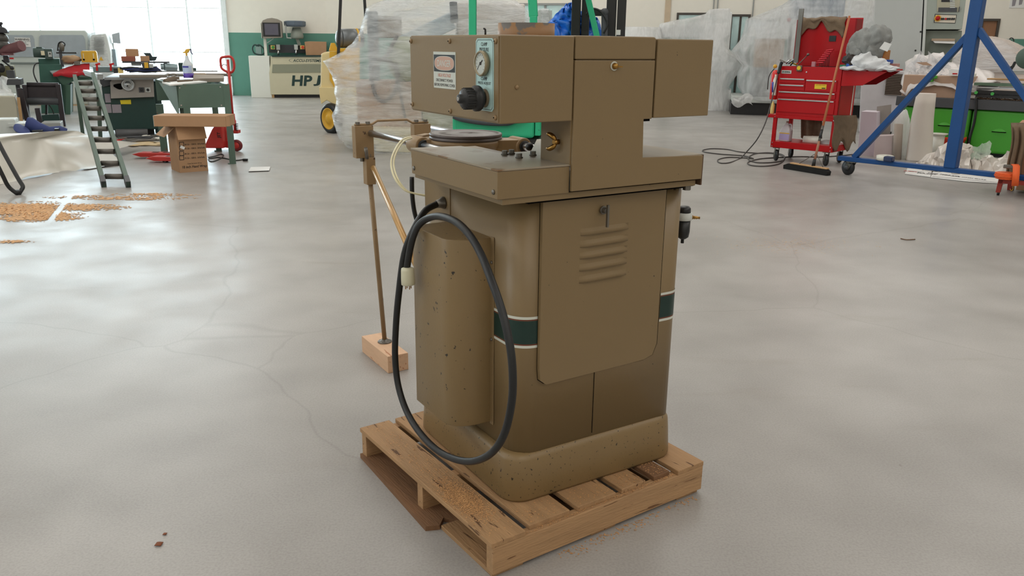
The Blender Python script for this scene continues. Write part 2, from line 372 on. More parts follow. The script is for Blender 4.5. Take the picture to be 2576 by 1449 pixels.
for i, (s0, s1, z0, z1) in enumerate(ops):
    c = AC+BDIR*s0; L_ = s1-s0
    fr = Fr(0, 0, rB, org=c)
    nm = ('window_%d' % (i+2)) if i < 3 else 'door_1'
    f = MB(); t = .06
    f.box(0, L_, -.03, .12, z1-t, z1).box(0, t, -.03, .12, z0, z1-t).box(L_-t, L_, -.03, .12, z0, z1-t)
    if i < 3: f.box(t, L_-t, -.03, .12, z0, z0+t).box(L_*.52-t/2, L_*.52+t/2, 0, .10, z0+t, z1-t)
    r = f.build(nm, WINF if i else GREY); r['kind'] = 'structure'; r.location = c; r.rotation_euler.z = rB
    if i < 3:
        MB().box(t, L_*.52-t/2, .04, .05, z0+t, z1-t).build('pane', GLASS, r); MB().box(L_*.52+t/2, L_-t, .04, .05, z0+t, z1-t).build('pane', GLASS, r)
        bk = MB().box(-.4, L_+.4, 1.6, 1.7, 0, ROOF-.5); bk.build('office_wall', OFF, r)
        MB().box(L_*.55, L_*.7, 1.2, 1.55, 0, 1.9).build('inner_door_frame', WINF, r)
    else:
        MB().box(t, L_-t, .03, .08, z0, z1-t).build('door_leaf', DOORB, r); MB().ball((L_-.18, 0, 1.0), .035, 8).build('door_handle', STEEL, r)
# panel joints and downpipe-like strip on the far wall
for k, (px, wd, mm) in enumerate([(1681, .16, mat('tan_strip', (204, 184, 158), .8)), (1796, .03, GREY), (1806, .03, GREY), (1896, .03, GREY)]):
    s0, _ = along(px, 5); f = wall_run(AC+BDIR*(s0-wd/2)-nB*.03, AC+BDIR*(s0+wd/2)-nB*.03, STR+.0, ROOF-.1, .028, MB()); struct(f, 'trim_%d' % (k+1), mm)
# printed poster at the right end of the wall
s0, za = along(2538, 20); s1, zb = along(2580, 0)
r = wall_run(AC+BDIR*s0-nB*.012, AC+BDIR*(s1+.5)-nB*.012, za, za+1.0, .01, MB()).build('wall_poster', PAPER, off=AC+BDIR*s0+V3((0, 0, za))); r.location = AC+BDIR*s0+V3((0, 0, za))
tag(r, 'pale poster with grey figures high on the far wall', 'poster')
f = MB()
for k in range(5): f.add([AC+BDIR*(s0+.06+k*.16)-nB*.016+V3((0, 0, za+.04+.03*k))+BDIR*dx+V3((0, 0, dz)) for dx, dz in ((0, 0), (.07, .02), (.11, .5), (.03, .6), (-.02, .3))], [(0, 1, 2, 3, 4)])
f.build('grey_figures', mat('poster_grey', (150, 146, 152), .8), r, off=AC+BDIR*s0+V3((0, 0, za)), fix=False)
# left glazed front: frame bars and panes in the opening left of the green wall
LF = A0+AD*15.5
rA = math.atan2(-AD.y, -AD.x); frA = Fr(0, 0, rA, org=LF); LW = 15.5
fr_m = mat('glazing_bar', (236, 242, 244), .5)
def frA_xz(px, py): q = frA.at(px, py, 0); return q.x, q.z
win = MB(); win.box(0, LW, -.05, .05, 5.9, 6.0).box(LW-.16, LW, -.06, .06, 0, 5.9).box(0, .1, -.05, .05, 0, 5.9).box(0, LW, -.05, .05, 0, .08)
wn_ = win.build('window_1', fr_m); wn_.location = LF; wn_.rotation_euler.z = rA; wn_['kind'] = 'structure'
xs = [frA_xz(94, 20)[0], frA_xz(230, 20)[0], frA_xz(373, 20)[0], frA_xz(470, 20)[0]]; zs = [frA_xz(480, 131)[1], frA_xz(480, 20)[1], frA_xz(480, -90)[1]]
xe = [.1]+[x for x in xs if x > .3]+[LW-.16]
for x in xe[1:-1]: MB().box(x-.025, x+.025, -.02, .02, .08, 5.9).build('mullion', fr_m, wn_)
for z in zs:
    for k in range(len(xe)-1): MB().box(xe[k]+.05, xe[k+1]-.05, -.012, .012, z-.014, z+.014).build('glazing_bar', fr_m, wn_)
PANE = bpy.data.materials.new('clear_pane'); PANE.use_nodes = True
_nt = PANE.node_tree; _b = _nt.nodes['Principled BSDF']; _b.inputs['Base Color'].default_value = (1, 1, 1, 1); _b.inputs['Roughness'].default_value = .05
_t = _nt.nodes.new('ShaderNodeBsdfTransparent'); _t.inputs[0].default_value = (.97, 1, 1, 1); _m = _nt.nodes.new('ShaderNodeMixShader'); _m.inputs[0].default_value = .93
_nt.links.new(_b.outputs[0], _m.inputs[1]); _nt.links.new(_t.outputs[0], _m.inputs[2]); _nt.links.new(_m.outputs[0], _nt.nodes['Material Output'].inputs[0])
ze = [.08]+sorted(zs)+[5.9]
for k in range(len(xe)-1):
    for j in range(len(ze)-1): MB().box(xe[k]+.05, xe[k+1]-.05, -.006, .006, ze[j]+.02, ze[j+1]-.02).build('pane', PANE, wn_)
wf = struct(wall_run(LF, A0, 6.0, ROOF, .2, MB()), 'wall_front_head', WALLP)
# walls out of frame that close the hall (with a high window band on the left)
struct(MB().box(-24.8, -24.6, 22, 27.2, 0, ROOF), 'wall_left', WALLP); struct(MB().box(-24.8, -16, 21.8, 22, 0, ROOF), 'wall_left_return', WALLP)
struct(MB().box(-16.2, -16, -8, -4, 0, ROOF).box(-16.2, -16, 8, 21.8, 0, ROOF).box(-16.2, -16, -4, 8, 6.2, ROOF).box(-16.2, -16, -4, 8, 0, 3.4), 'wall_left_near', WALLP)
struct(MB().box(-16.2, 17.2, -8.2, -8, 0, ROOF), 'wall_rear', WALLP); struct(MB().box(17, 17.2, -8, 22, 0, ROOF), 'wall_right_near', WALLP)
# ---------------------------------------------------------------- the machine on its pallet
M0 = Fr(0, 0, -YA, org=(0, 0, 0)); P0 = Fr(0, 0, -YP, org=(0, 0, 0))
PT = .130                                                            # pallet top
# pallet
pc = V3((1.68, 2.295, 0)); pal = thing('wooden_pallet', 'worn wooden pallet under the tan machine, sawdust on its boards', 'pallet', loc=P0.m @ pc, rz=-YP)
for v0, v1 in ((1.818, 1.856), (2.27, 2.308), (2.735, 2.773)):
    MB().box(1.210, 2.147, v0, v1, .016, PT-.018).build('stringer', WOODX, pal, pc, bev=.002)
rnd = random.Random(3)
for k, (u0, u1, mm) in enumerate([(1.205, 1.335, WOOD), (1.362, 1.527, WOOD), (1.560, 1.729, WOOD), (1.759, 1.871, WOOD), (1.913, 1.991, WOODD), (2.016, 2.149, WOOD)]):
    j = rnd.uniform(-.006, .006)
    MB().box(u0, u1, 1.828+(-.010 if k in (0, 5) else .008+j), 2.778, PT-.018, PT).build('deck_board', mm, pal, pc, bev=.002)
f = MB().box(1.215, 1.335, 1.83, 2.15, 0, .016); f.build('bottom_board', WOOD, pal, pc, bev=.002)
f = MB().prism([(1.165, 2.17), (1.21, 2.15), (1.245, 2.185), (1.29, 2.13), (1.32, 2.18), (1.33, 2.775), (1.20, 2.775)], 0, .018, 'xy'); f.build('bottom_board', WOODD, pal, pc, label='broken-off bottom board with a splintered end')
for u0 in (1.62, 2.03): MB().box(u0, u0+.11, 1.83, 2.77, 0, .016).build('bottom_board', WOOD, pal, pc, bev=.002)
# sawdust on the pallet: loose chips, one stuff object
SAW = mat('sawdust', (206, 156, 104), .95, var=.3, vs=60, bump=.5, bs=200)
def chips(name, fr, pts, size, label, seed=1, mm=None, flat=.25):
    r_ = random.Random(seed); f = MB()
    for p in pts:
        s_ = size*r_.uniform(.4, 1.5); a_ = r_.uniform(0, 6.3); c_ = V3(p)
        f.add([c_+V3((math.cos(a_+t_)*s_*(1 if t_ in (0, 3.14) else .45), math.sin(a_+t_)*s_*(1 if t_ in (0, 3.14) else .45), s_*flat*r_.random()+.0006)) for t_ in (0, 1.57, 3.14, 4.71)], [(0, 1, 2), (0, 2, 3)])
    at = base_of(f); o_ = f.build(name, mm or SAW, off=at, kind='stuff', fix=False); place(o_, fr, at); return tag(o_, label, 'sawdust')
def gauss(r_, c, sx, sy, n, z=0.0, ang=0):
    out = []
    for _ in range(n):
        x, y = r_.gauss(0, sx), r_.gauss(0, sy); out.append((c[0]+x*math.cos(ang)-y*math.sin(ang), c[1]+x*math.sin(ang)+y*math.cos(ang), z+r_.random()*.002))
    return out
r_ = random.Random(5)
pp = [p for p in gauss(r_, (1.268, 2.09), .028, .07, 3000, PT) if 1.21 < p[0] < 1.330]
pp += [p for p in gauss(r_, (1.268, 2.36), .03, .25, 500, PT) if 1.21 < p[0] < 1.330 and 1.83 < p[1] < 2.76]
for u0, u1 in ((1.366, 1.524), (1.564, 1.725), (1.763, 1.867), (1.917, 1.987)):
    pp += [(r_.uniform(u0, u1), r_.triangular(1.842, 1.99, 1.85), PT+.001) for _ in range(110)]
    pp += [(r_.uniform(u0-.03, u1+.02), r_.uniform(1.822, 1.836), PT-.016) for _ in range(60)]
chips('sawdust', P0, pp, .0030, 'loose pale sawdust and shavings scattered over the pallet boards', 2)
pp = [(r_.uniform(1.45, 2.1), 1.816-abs(r_.gauss(0, .02)), .0) for _ in range(240)]
chips('sawdust', P0, pp, .0045, 'thin line of sawdust on the floor along the front of the pallet', 4)
# ---- machine body
mo = V3((1.61, 2.38, PT)); mc = thing('woodworking_machine', 'tan steel shaping machine with clamp head, standing on the pallet', 'machine', loc=M0.m @ mo, rz=-YA)
def mpart(mb, name, material=TAN, parent=mc, **k): return mb.build(name, material, parent, off=(mo if parent is mc else mo), **k)
def rrect(u0, u1, v0, v1, r, n=6, rr=None):
    out = []; R_ = rr or (r, r, r, r)
    for (cx_, cy_, a0), q in zip(((u0, v0, 180), (u1, v0, 270), (u1, v1, 0), (u0, v1, 90)), R_):
        sx_ = 1 if cx_ == u0 else -1; sy_ = 1 if cy_ == v0 else -1
        for i in range(n+1):
            a_ = math.radians(a0+90*i/n); out.append((cx_+sx_*q+q*math.cos(a_), cy_+sy_*q+q*math.sin(a_)))
    return out
# plinth: flares at the rim, thick rounded foot
rings = []
for z, ins, r in ((PT, .006, .075), (PT+.012, 0, .08), (PT+.10, .004, .08), (PT+.148, .007, .08), (PT+.164, .014, .078), (PT+.171, .028, .07), (PT+.168, .045, .06)):
    rings.append([V3((x, y, z)) for x, y in rrect(1.255+ins, 1.992-ins, 2.030+ins, 2.76-ins, r)])
mpart(MB().loft(rings), 'plinth', mat('tan_plinth', (130, 107, 72), .4, var=.08, vs=4, bump=.05, bs=120, chips=(38, 32, 26), chip_amt=.338, chip_s=95))
cab = [(x, y) for x, y in rrect(1.288, 1.977, 2.052, 2.735, .075, rr=(.075, .060, .060, .075))]
mpart(MB().prism(cab, PT+.14, 1.171, 'xy', sm=True), 'cabinet')
# seam under the panel and big side door
mpart(MB().box(1.5985, 1.6005, 2.0505, 2.056, .31, .545), 'panel_seam', DARK)
dp = [(1.364, 1.156), (1.364, .60), (1.368, .560), (1.392, .541), (1.815, .541), (1.856, .552), (1.874, .592), (1.874, 1.156)]
mpart(MB().prism([(x+.002, z) for x, z in dp][:0] or [(1.3625, 1.158), (1.3625, .60), (1.3665, .558), (1.391, .539), (1.815, .539), (1.858, .551), (1.8765, .592), (1.8765, 1.158)], 2.0514, 2.054), 'door_gap', DARK)
YF = lambda x: 2.036+max(0, x-1.364)/.51*.0148
f = MB().prism(dp, 2.036, 2.0518)
for v in f.v:
    if v.y < 2.04: v.y = YF(v.x)
dr = mpart(f, 'door', bev=.0025)
# louvres pressed into the door
for z in (1.026, .987, .949, .909, .869):
    f = MB(); u0, u1 = 1.512, 1.712; n = 12; g = []
    for i in range(n+1):
        t = i/n; e = min(1, min(t, 1-t)*9); xq = u0+(u1-u0)*t; yq = YF(xq); g.append([V3((xq, yq, z+.022)), V3((xq, yq-.0035*e, z+.012)), V3((xq, yq-.0095*e, z+.0015)), V3((xq, yq-.0005, z))])
    f.grid(g); mpart(f, 'louvre', parent=dr, fix=False)
# T handle of the door
f = MB().cyl((1.596, 2.036, 1.102), (1.596, 2.016, 1.102), .009, n=12); f.cyl((1.596, 2.037, 1.102), (1.596, 2.031, 1.102), .014, n=14); f.box(1.593, 1.600, 2.008, 2.017, 1.050, 1.122); mpart(f, 'door_latch', STEELD, dr, bev=.001)
# green and white stripe on the rounded corners, both sides of the door
GST = mat('dark_green_stripe', (18, 48, 42), .4); WST = mat('white_stripe', (206, 208, 198), .4); RST = mat('red_pinstripe', (120, 40, 34), .4)
def band(path, z0, z1, mm, name, e=.0012):
    n = len(path); f = MB(); g = [[V3((p[0], p[1], z0)) for p in path], [V3((p[0], p[1], z1)) for p in path]]
    f.grid(g); o_ = mpart(f, name, mm, fix=False); return o_
def off_path(side):
    e = .0014; pts = rrect(1.288-e, 1.977+e, 2.052-e, 2.735+e, .075+e, n=10, rr=(.075+e, .060+e, .060+e, .075+e))
    if side == 'l': q = [p for p in pts if p[0] < 1.37 and p[1] < 2.14]; q = [(1.288-e, 2.215)]+q+[(1.3615, 2.052-e)]
    else: q = [p for p in pts if p[0] > 1.85 and p[1] < 2.15]; q = [(1.878, 2.052-e)]+q+[(1.977+e, 2.45)]
    return q
for sd in 'lr':
    q = off_path(sd)
    for z0, z1, mm, nm in ((.686, .764, GST, 'stripe_band'), (.769, .778, WST, 'white_line'), (.672, .681, WST, 'white_line'), (.7655, .7675, RST, 'red_line'), (.6825, .6845, RST, 'red_line')):
        band(q, z0, z1, mm, nm)
# bowed side cover
sc = [(1.292, 2.214), (1.236, 2.214)]+[(1.236-.095*math.sin(a*math.pi/24), 2.214+.075*(1-math.cos(a*math.pi/24))) for a in range(1, 13)]+[(1.141, 2.34), (1.141, 2.500), (1.1435, 2.507), (1.150, 2.51), (1.292, 2.51)]
f = MB().prism(sc, .362, 1.010, 'xy', sm=True); so = mpart(f, 'side_cover', TANC, bev=.0025)
f = MB().box(1.283, 1.287, 2.196, 2.216, .355, 1.014); mpart(f, 'cover_flange', TAN, so, bev=.0008)
for z in (.93, .665): mpart(MB().lathe([(.0055, 0), (.005, .003), (.002, .0045)], (1.283, 2.206, z), (-1, 0, 0), 10), 'screw', STEELD, so)
# table tray, base strip, right cover
f = MB().box(1.180, 1.432, 1.998, 2.582, 1.176, 1.2575); tb = mpart(f, 'table_skirt', bev=.002)
for v, z in ((2.562, 1.196), (2.02, 1.196)): mpart(MB().lathe([(.008, 0), (.007, .003), (.001, .005)], (1.180, v, z), (-1, 0, 0), 12), 'screw', STEELD, tb)
top = [(1.178, 1.996), (1.972, 1.996), (1.972, 2.30), (1.45, 2.30), (1.442, 2.19), (1.455, 2.30), (1.385, 2.325), (1.36, 2.556), (1.178, 2.584)]
top = [(1.178, 1.996), (1.972, 1.996), (1.972, 2.62), (1.72, 2.62), (1.50, 2.32), (1.385, 2.325), (1.36, 2.556), (1.178, 2.584)]
TTOP = mat('dusty_table_top', (150, 138, 120), .3, var=.22, vs=7, chips=(126, 98, 70), chip_amt=.38, chip_s=9)
mpart(MB().prism(top, 1.258, 1.2635, 'xy'), 'table_top', TTOP, bev=.001)
mpart(MB().box(1.200, 1.958, 2.004, 2.60, 1.158, 1.1765), 'table_rail', bev=.001)
mpart(MB().box(1.30, 1.92, 2.02, 2.62, 1.150, 1.160), 'rail_gap', DARK)
mpart(MB().box(1.969, 1.975, 1.992, 2.60, 1.160, 1.262), 'end_strip', mat('rust_edge', (84, 60, 40), .6))
f = MB(); f.cyl((1.945, 2.03, 1.158), (1.945, 2.03, 1.140), .014, n=6, sm=False); f.cyl((1.945, 2.03, 1.160), (1.945, 2.03, 1.156), .024, n=14); mpart(f, 'foot_bolt', STEELD)
# L-shaped front cover: column plus right skirt (one sheet), seam, gap lines
Lc = [(1.432, 1.182), (1.966, 1.182), (1.966, 1.261), (1.706, 1.268), (1.701, 1.388), (1.734, 1.388), (1.734, 1.5645), (1.4315, 1.5645)]
mpart(MB().prism(Lc, 1.986, 1.996), 'front_cover', bev=.002)
mpart(MB().prism([(1.4315, 1.567), (1.734, 1.567), (1.734, 1.628), (1.728, 1.633), (1.4315, 1.633)], 1.986, 2.2), 'column_cap', bev=.004, seg=3)
mpart(MB().box(1.428, 1.700, 1.994, 2.152, 1.262, 1.565), 'column', bev=.001)
mpart(MB().box(1.442, 1.728, 1.997, 2.56, 1.395, 1.628), 'head_core', TAN)
# head boxes
lb = mpart(MB().box(1.180, 1.4265, 1.986, 2.566, 1.392, 1.6315), 'control_box', TAN, bev=.0035, seg=2)
rb_ = mpart(MB().box(1.741, 1.974, 1.986, 2.566, 1.390, 1.628), 'motor_box', bev=.003)
mpart(MB().box(1.704, 1.734, 1.996, 2.4, 1.380, 1.3915), 'hinge_gap', DARK)
fp = mpart(MB().box(1.176, 1.181, 1.991, 2.562, 1.397, 1.6275), 'face_plate', TAN, lb, bev=.0008)
for v, z in ((2.552, 1.614), (2.277, 1.614), (2.004, 1.614), (2.552, 1.412), (2.277, 1.408), (2.004, 1.409)):
    f = MB().lathe([(.0078, 0), (.0074, .003), (.004, .0058), (.001, .0062)], (1.176, v, z), (-1, 0, 0), 12); mpart(f, 'screw', TAN2, lb)
    mpart(MB().cyl((1.170, v, z), (1.1692, v, z), .0025, n=6), 'screw_socket', DARK, lb)
f = MB().lathe([(.0068, 0), (.006, .003), (.001, .005)], (1.234, 1.986, 1.492), (0, -1, 0), 12); mpart(f, 'screw', TAN2, lb)
# gauge label plate: pale blue with cut corners and a line frame
def uplate(v0, v1, z0, z1, u, cut): return [(v0+cut, z0), (v1-cut, z0), (v1, z0+cut), (v1, z1-cut), (v1-cut, z1), (v0+cut, z1), (v0, z1-cut), (v0, z0+cut)]
LBL = mat('pale_blue_label', (176, 208, 206), .5, var=.05)
pl = mpart(MB().prism(uplate(2.014, 2.114, 1.424, 1.622, 0, .008), 1.1745, 1.1762, 'yz'), 'gauge_label', LBL, lb, label='pale blue clamp pressure label')
oi, ii = uplate(2.0175, 2.1105, 1.4275, 1.6185, 0, .008), uplate(2.019, 2.109, 1.429, 1.617, 0, .0075); f = MB()
f.add([V3((1.1743, p[0], p[1])) for p in oi+ii], [(i, (i+1) % 8, 8+(i+1) % 8, 8+i) for i in range(8)]); mpart(f, 'label_border', INK, lb, fix=False)
_R, _U = (0, -1, 0), (0, 0, 1)
def ltext(s, c, mm, w=None, h=None, b=0.0): return text(s, mm, lb, c, _R, _U, w, h, .0002, off=mo, bold=b)
ltext('CLAMP', (1.1742, 2.066, 1.606), INK, .034, .0098); ltext('PRESSURE', (1.1742, 2.066, 1.592), INK, .052, .0098)
ltext('CLAMP', (1.1742, 2.066, 1.5125), INK, .034, .0098); ltext('PRESS ADJUST', (1.1742, 2.064, 1.4995), INK, .074, .0098)
# gauge
gv, gz = 2.064, 1.554
f = MB().lathe([(.030, 0), (.0345, .004), (.0355, .013), (.033, .0165), (.0295, .0165), (.029, .0095)], (1.1745, gv, gz), (-1, 0, 0), 32); gg = mpart(f, 'gauge', mat('gauge_rim', (150, 138, 112), .4, .5), lb)
mpart(MB().cyl((1.163, gv, gz), (1.1618, gv, gz), .0292, n=32), 'gauge_dial', mat('dial', (196, 202, 196), .4), lb)
f = MB().beam((1.1614, gv+.004, gz-.0005), (1.1614, gv+.018, gz-.016), .0018, .0006, (1, 0, 0)); f.beam((1.1614, gv, gz+.001), (1.1614, gv-.011, gz+.009), .004, .0006, (1, 0, 0)); f.cyl((1.1617, gv, gz), (1.160, gv, gz), .0045, n=12); mpart(f, 'gauge_needle', INK, lb)
f = MB()
for k in range(13):
    a_ = math.radians(-45+k*22.5); f.beam((1.1614, gv+.026*math.cos(a_), gz+.026*math.sin(a_)), (1.1614, gv+.021*math.cos(a_), gz+.021*math.sin(a_)), .0008, .0004, (1, 0, 0))
mpart(f, 'dial_ticks', INK, lb)
# regulator knob
kv, kz = 2.062, 1.459
f = MB(); prof = [(.0, 0), (.021, 0), (.021, .016), (.034, .018), (.036, .022), (.036, .032), (.030, .036), (.027, .040), (.0285, .043), (.0285, .066), (.0255, .071), (.0135, .0725), (.0125, .084), (.0095, .086), (.0, .086)]
f.lathe(prof, (1.1745, kv, kz), (-1, 0, 0), 30); kn = mpart(f, 'regulator_knob', BLACK, lb)
f = MB()
for k in range(22):
    a_ = 2*math.pi*k/22; c_ = V3((1.119, kv+.0287*math.cos(a_), kz+.0287*math.sin(a_))); f.cbox(c_, (.024, .003, .003))
mpart(f, 'knob_ribs', BLACK, lb); mpart(MB().cyl((1.089, kv, kz), (1.0875, kv, kz), .006, n=12), 'knob_pin', STEEL, lb)
f = MB().lathe([(.026, 0), (.026, .005), (.019, .008)], (1.1745, kv, kz), (-1, 0, 0), 24); mpart(f, 'knob_collar', mat('dark_tan', (110, 96, 74), .5), lb)
# danger label
dg_ = mpart(MB().box(1.1747, 1.1762, 2.240, 2.388, 1.474, 1.583), 'danger_label', mat('label_white', (200, 204, 196), .55, var=.06), lb, label='white danger high voltage label')
mpart(MB().box(1.1744, 1.1748, 2.243, 2.385, 1.5235, 1.5745), 'danger_panel', mat('label_black', (36, 44, 48), .5), lb)
ell = lambda a, b_, cy_, cz_, n=32, p=.75: [(cy_+a*math.copysign(abs(math.cos(2*math.pi*i/n))**p, math.cos(2*math.pi*i/n)), cz_+b_*math.copysign(abs(math.sin(2*math.pi*i/n))**p, math.sin(2*math.pi*i/n))) for i in range(n)]
mpart(MB().prism(ell(.066, .0215, 2.314, 1.549), 1.1741, 1.1745, 'yz'), 'oval_rim', mat('label_white', ()), lb)
mpart(MB().prism(ell(.064, .0200, 2.314, 1.549), 1.1738, 1.1742, 'yz'), 'danger_oval', mat('faded_red', (196, 158, 140), .55), lb)
ltext('DANGER', (1.1736, 2.314, 1.549), mat('label_white', ()), .090, .020, .01)
ltext('HIGH VOLTAGE', (1.1745, 2.314, 1.5135), mat('faded_red2', (198, 140, 122), .55), .086, .0105, .012)
ltext('DISCONNECT POWER', (1.1745, 2.314, 1.4985), INK, .112, .0085); ltext('BEFORE REMOVING COVER', (1.1745, 2.314, 1.4845), INK, .138, .0085)
# latch knob on the column
f = MB().lathe([(.0135, 0), (.0135, .002)], (1.574, 1.986, 1.548), (0, -1, 0), 20); mpart(f, 'latch_washer', WST)
f = MB().lathe([(.0095, .002), (.0095, .005), (.008, .012), (.004, .015), (.001, .0155)], (1.574, 1.986, 1.548), (0, -1, 0), 18); f.beam((1.578, 1.975, 1.547), (1.597, 1.975, 1.546), .004, .004); mpart(f, 'latch_knob', BRASS)
# wing nut on the left face of the column
f = MB(); wc = V3((1.426, 2.052, 1.325)); f.cyl(wc, wc-V3((.018, 0, 0)), .008, n=12)
for s_ in (1, -1): f.tube([wc+V3((-.010, 0, .004*s_)), wc+V3((-.016, .004, .014*s_)), wc+V3((-.020, .016, .021*s_)), wc+V3((-.022, .028, .022*s_))], lambda t: .0048+.003*math.sin(t*3.1), n=8, k=4)
mpart(f, 'wing_nut', BRASS)
# bolts on the table top
for u, v in ((1.374, 2.281), (1.374, 2.193), (1.405, 2.29), (1.447, 2.225)):
    f = MB().cyl((u, v, 1.2635), (u, v, 1.2665), .0125, n=14); f.cyl((u, v, 1.2665), (u, v, 1.277), .0095, n=6, sm=False); mpart(f, 'bolt', STEELD)
# dust duct behind the head, a tube standing up
P = M0.i @ G(1396, 90, 1.63)
f = MB(); dc = V3((1.50, 2.36, 0)); rr_ = .093
f.loft([f.ring(dc+V3((0, 0, z)), (0, 0, 1), r, 40) for r, z in ((rr_, 1.60), (rr_, 1.674), (rr_-.003, 1.674), (rr_-.003, 1.61))]); mpart(f, 'dust_port', mat('dust_port_paint', (150, 112, 74), .5, var=.1, chips=(104, 100, 96), chip_amt=.40, chip_s=14))
f = MB().tube([(1.30, 2.28, 1.632), (1.30, 2.28, 1.65), (1.294, 2.28, 1.652)], .003, n=6, k=2); mpart(f, 'hook', BLK2)
# outfeed frame: two rods, end plates, tie bar, casting with round platen
RZ = 1.202; U1, U2 = 1.468, 1.83
for u in (U1, U2): mpart(MB().cyl((u, 2.10, RZ), (u, 3.75, RZ), .016, n=20), 'guide_rod', STEEL)
PV = 3.66
def pxuv(px, py, v): q = M0.at(px, py, v); return q
a_ = M0.at(893, 318, PV); b_ = M0.at(942, 396, PV); c_ = M0.at(1042, 313, PV); d_ = M0.at(1085, 392, PV)
mpart(MB().box(a_.x, b_.x, PV, PV+.045, b_.z, a_.z), 'end_plate', TAN2, bev=.002); mpart(MB().box(c_.x, d_.x, PV, PV+.045, c_.z-.165, c_.z), 'end_plate', TAN2, bev=.002)
tz = a_.z+.004; mpart(MB().tube([(a_.x+.005, PV+.02, tz), (b_.x, PV+.02, tz), (b_.x+.03, PV+.02, tz+.016), (c_.x-.03, PV+.02, tz+.016), (c_.x, PV+.02, tz), (d_.x-.005, PV+.02, tz)], .006, n=8, k=1, smooth=False), 'tie_bar', TAN2)
for u in (a_.x+.02, b_.x-.02, c_.x+.02, d_.x-.02): mpart(MB().cyl((u, PV+.02, tz+.002), (u, PV+.02, tz+.014), .011, n=6, sm=False), 'plate_bolt', STEELD)
mpart(MB().cyl((a_.x+.035, PV+.02, b_.z), (a_.x+.035, PV+.02, b_.z-.018), .009, n=6, sm=False), 'plate_bolt', STEELD)
dcn = V3((1.645, 3.05, 0))
def boss(u, v, r=.036, l=.10):
    f = MB().cyl((u, v-l/2, RZ), (u, v+l/2, RZ), r, n=24); return f
f = boss(U1, 3.14); f.beam((U1, 3.14, RZ+.004), (dcn.x-.05, 3.08, RZ+.0), .09, .05); mpart(f, 'left_boss', TAN2, bev=.004, label='clamp boss sliding on the near rod')
f = boss(U2, 2.93); f.beam((U2, 2.93, RZ+.004), (dcn.x+.05, 3.0, RZ+.0), .10, .05); mpart(f, 'right_boss', TAN2, bev=.004, label='clamp boss sliding on the far rod')
for u, v in ((U1, 3.089), (U2, 2.879)): mpart(MB().lathe([(.025, 0), (.025, .004), (.017, .005)], (u, v, RZ), (0, -1, 0), 20), 'rod_seal', BLACK)
f = MB().lathe([(.11, 1.172), (.145, 1.186), (.152, 1.215), (.150, 1.226)], dcn, (0, 0, 1), 48); mpart(f, 'platen_casting', TAN2)
f = MB().lathe([(.148, 1.226), (.152, 1.229), (.153, 1.236), (.148, 1.238), (.150, 1.240), (.153, 1.243), (.153, 1.250), (.150, 1.2525), (.138, 1.2525), (.136, 1.2505), (.100, 1.2505), (.098, 1.2515), (.03, 1.2515), (.028, 1.249), (.0, 1.249)], dcn, (0, 0, 1), 64)
mpart(f, 'platen', mat('dark_platen', (92, 84, 82), .38, .4, var=.14))
kp = M0.at(1332, 369, 2.62); mpart(MB().ball(kp, .0155, 12), 'ball_knob', BLACK); mpart(MB().cyl(kp, kp+V3((.06, .03, -.03)), .005, n=8), 'knob_stem', STEELD)
mpart(MB().beam((dcn.x-.165, 3.16, 1.235), (dcn.x-.09, 3.22, 1.235), .035, .006), 'stop_tab', TAN2)
# support leg with brace and flange
fo = M0.i @ G(968, 860, .092); ft = V3(((a_.x+b_.x)/2+.045, PV+.02, b_.z+.01)); fo = V3((fo.x, fo.y, .092))
tp = M0.at(932, 420, (ft.y+fo.y)/2); tp = M0.at(930, 396, PV); 
mpart(MB().cyl(fo, (tp.x, PV+.01, tp.z-.08), .012, n=16), 'support_leg', TAN2)
mpart(MB().box(tp.x-.023, tp.x+.023, PV-.013, PV+.033, tp.z-.128, tp.z), 'leg_socket', TAN2, bev=.002)
mpart(MB().cyl((tp.x+.005, PV+.01, tp.z), (tp.x+.005, PV+.01, tp.z+.016), .011, n=6, sm=False), 'socket_bolt', STEELD)
mpart(MB().cyl((tp.x-.018, PV-.012, tp.z-.002), M0.at(920, 372, PV-.03), .0085, n=8), 'locking_pin', STEELD)
q0 = M0.at(939, 422, PV-.03); q1 = M0.at(1040, 650, 2.76); mpart(MB().cyl(q0, q1+(q1-q0)*.12, .0125, n=16), 'diagonal_brace', mat('brass_brown_tube', (186, 146, 92), .35, .3, var=.1))
mpart(MB().lathe([(.037, 0), (.037, .005), (.02, .009), (.016, .018)], fo, (0, 0, 1), 24), 'foot_flange', STEELD)
for k in range(4): mpart(MB().cyl(fo+V3((.027*math.cos(k*1.57+.7), .027*math.sin(k*1.57+.7), .005)), fo+V3((.027*math.cos(k*1.57+.7), .027*math.sin(k*1.57+.7), .008)), .005, n=8), 'screw', STEELD)
# wooden block under the leg (a thing of its own)
g0, g1, g2 = M0.i @ G(915, 885), M0.i @ G(975, 940), M0.i @ G(1026, 930)
b_ = MB().box(1.487, 1.600, 3.60, 3.955, 0, .0915); r = b_.build('wooden_block', PINE, off=V3((1.5435, 3.78, 0)), bev=.002); place(r, M0, (1.5435, 3.78, 0)); tag(r, 'short pale pine timber block under the machine support leg', 'wooden block')
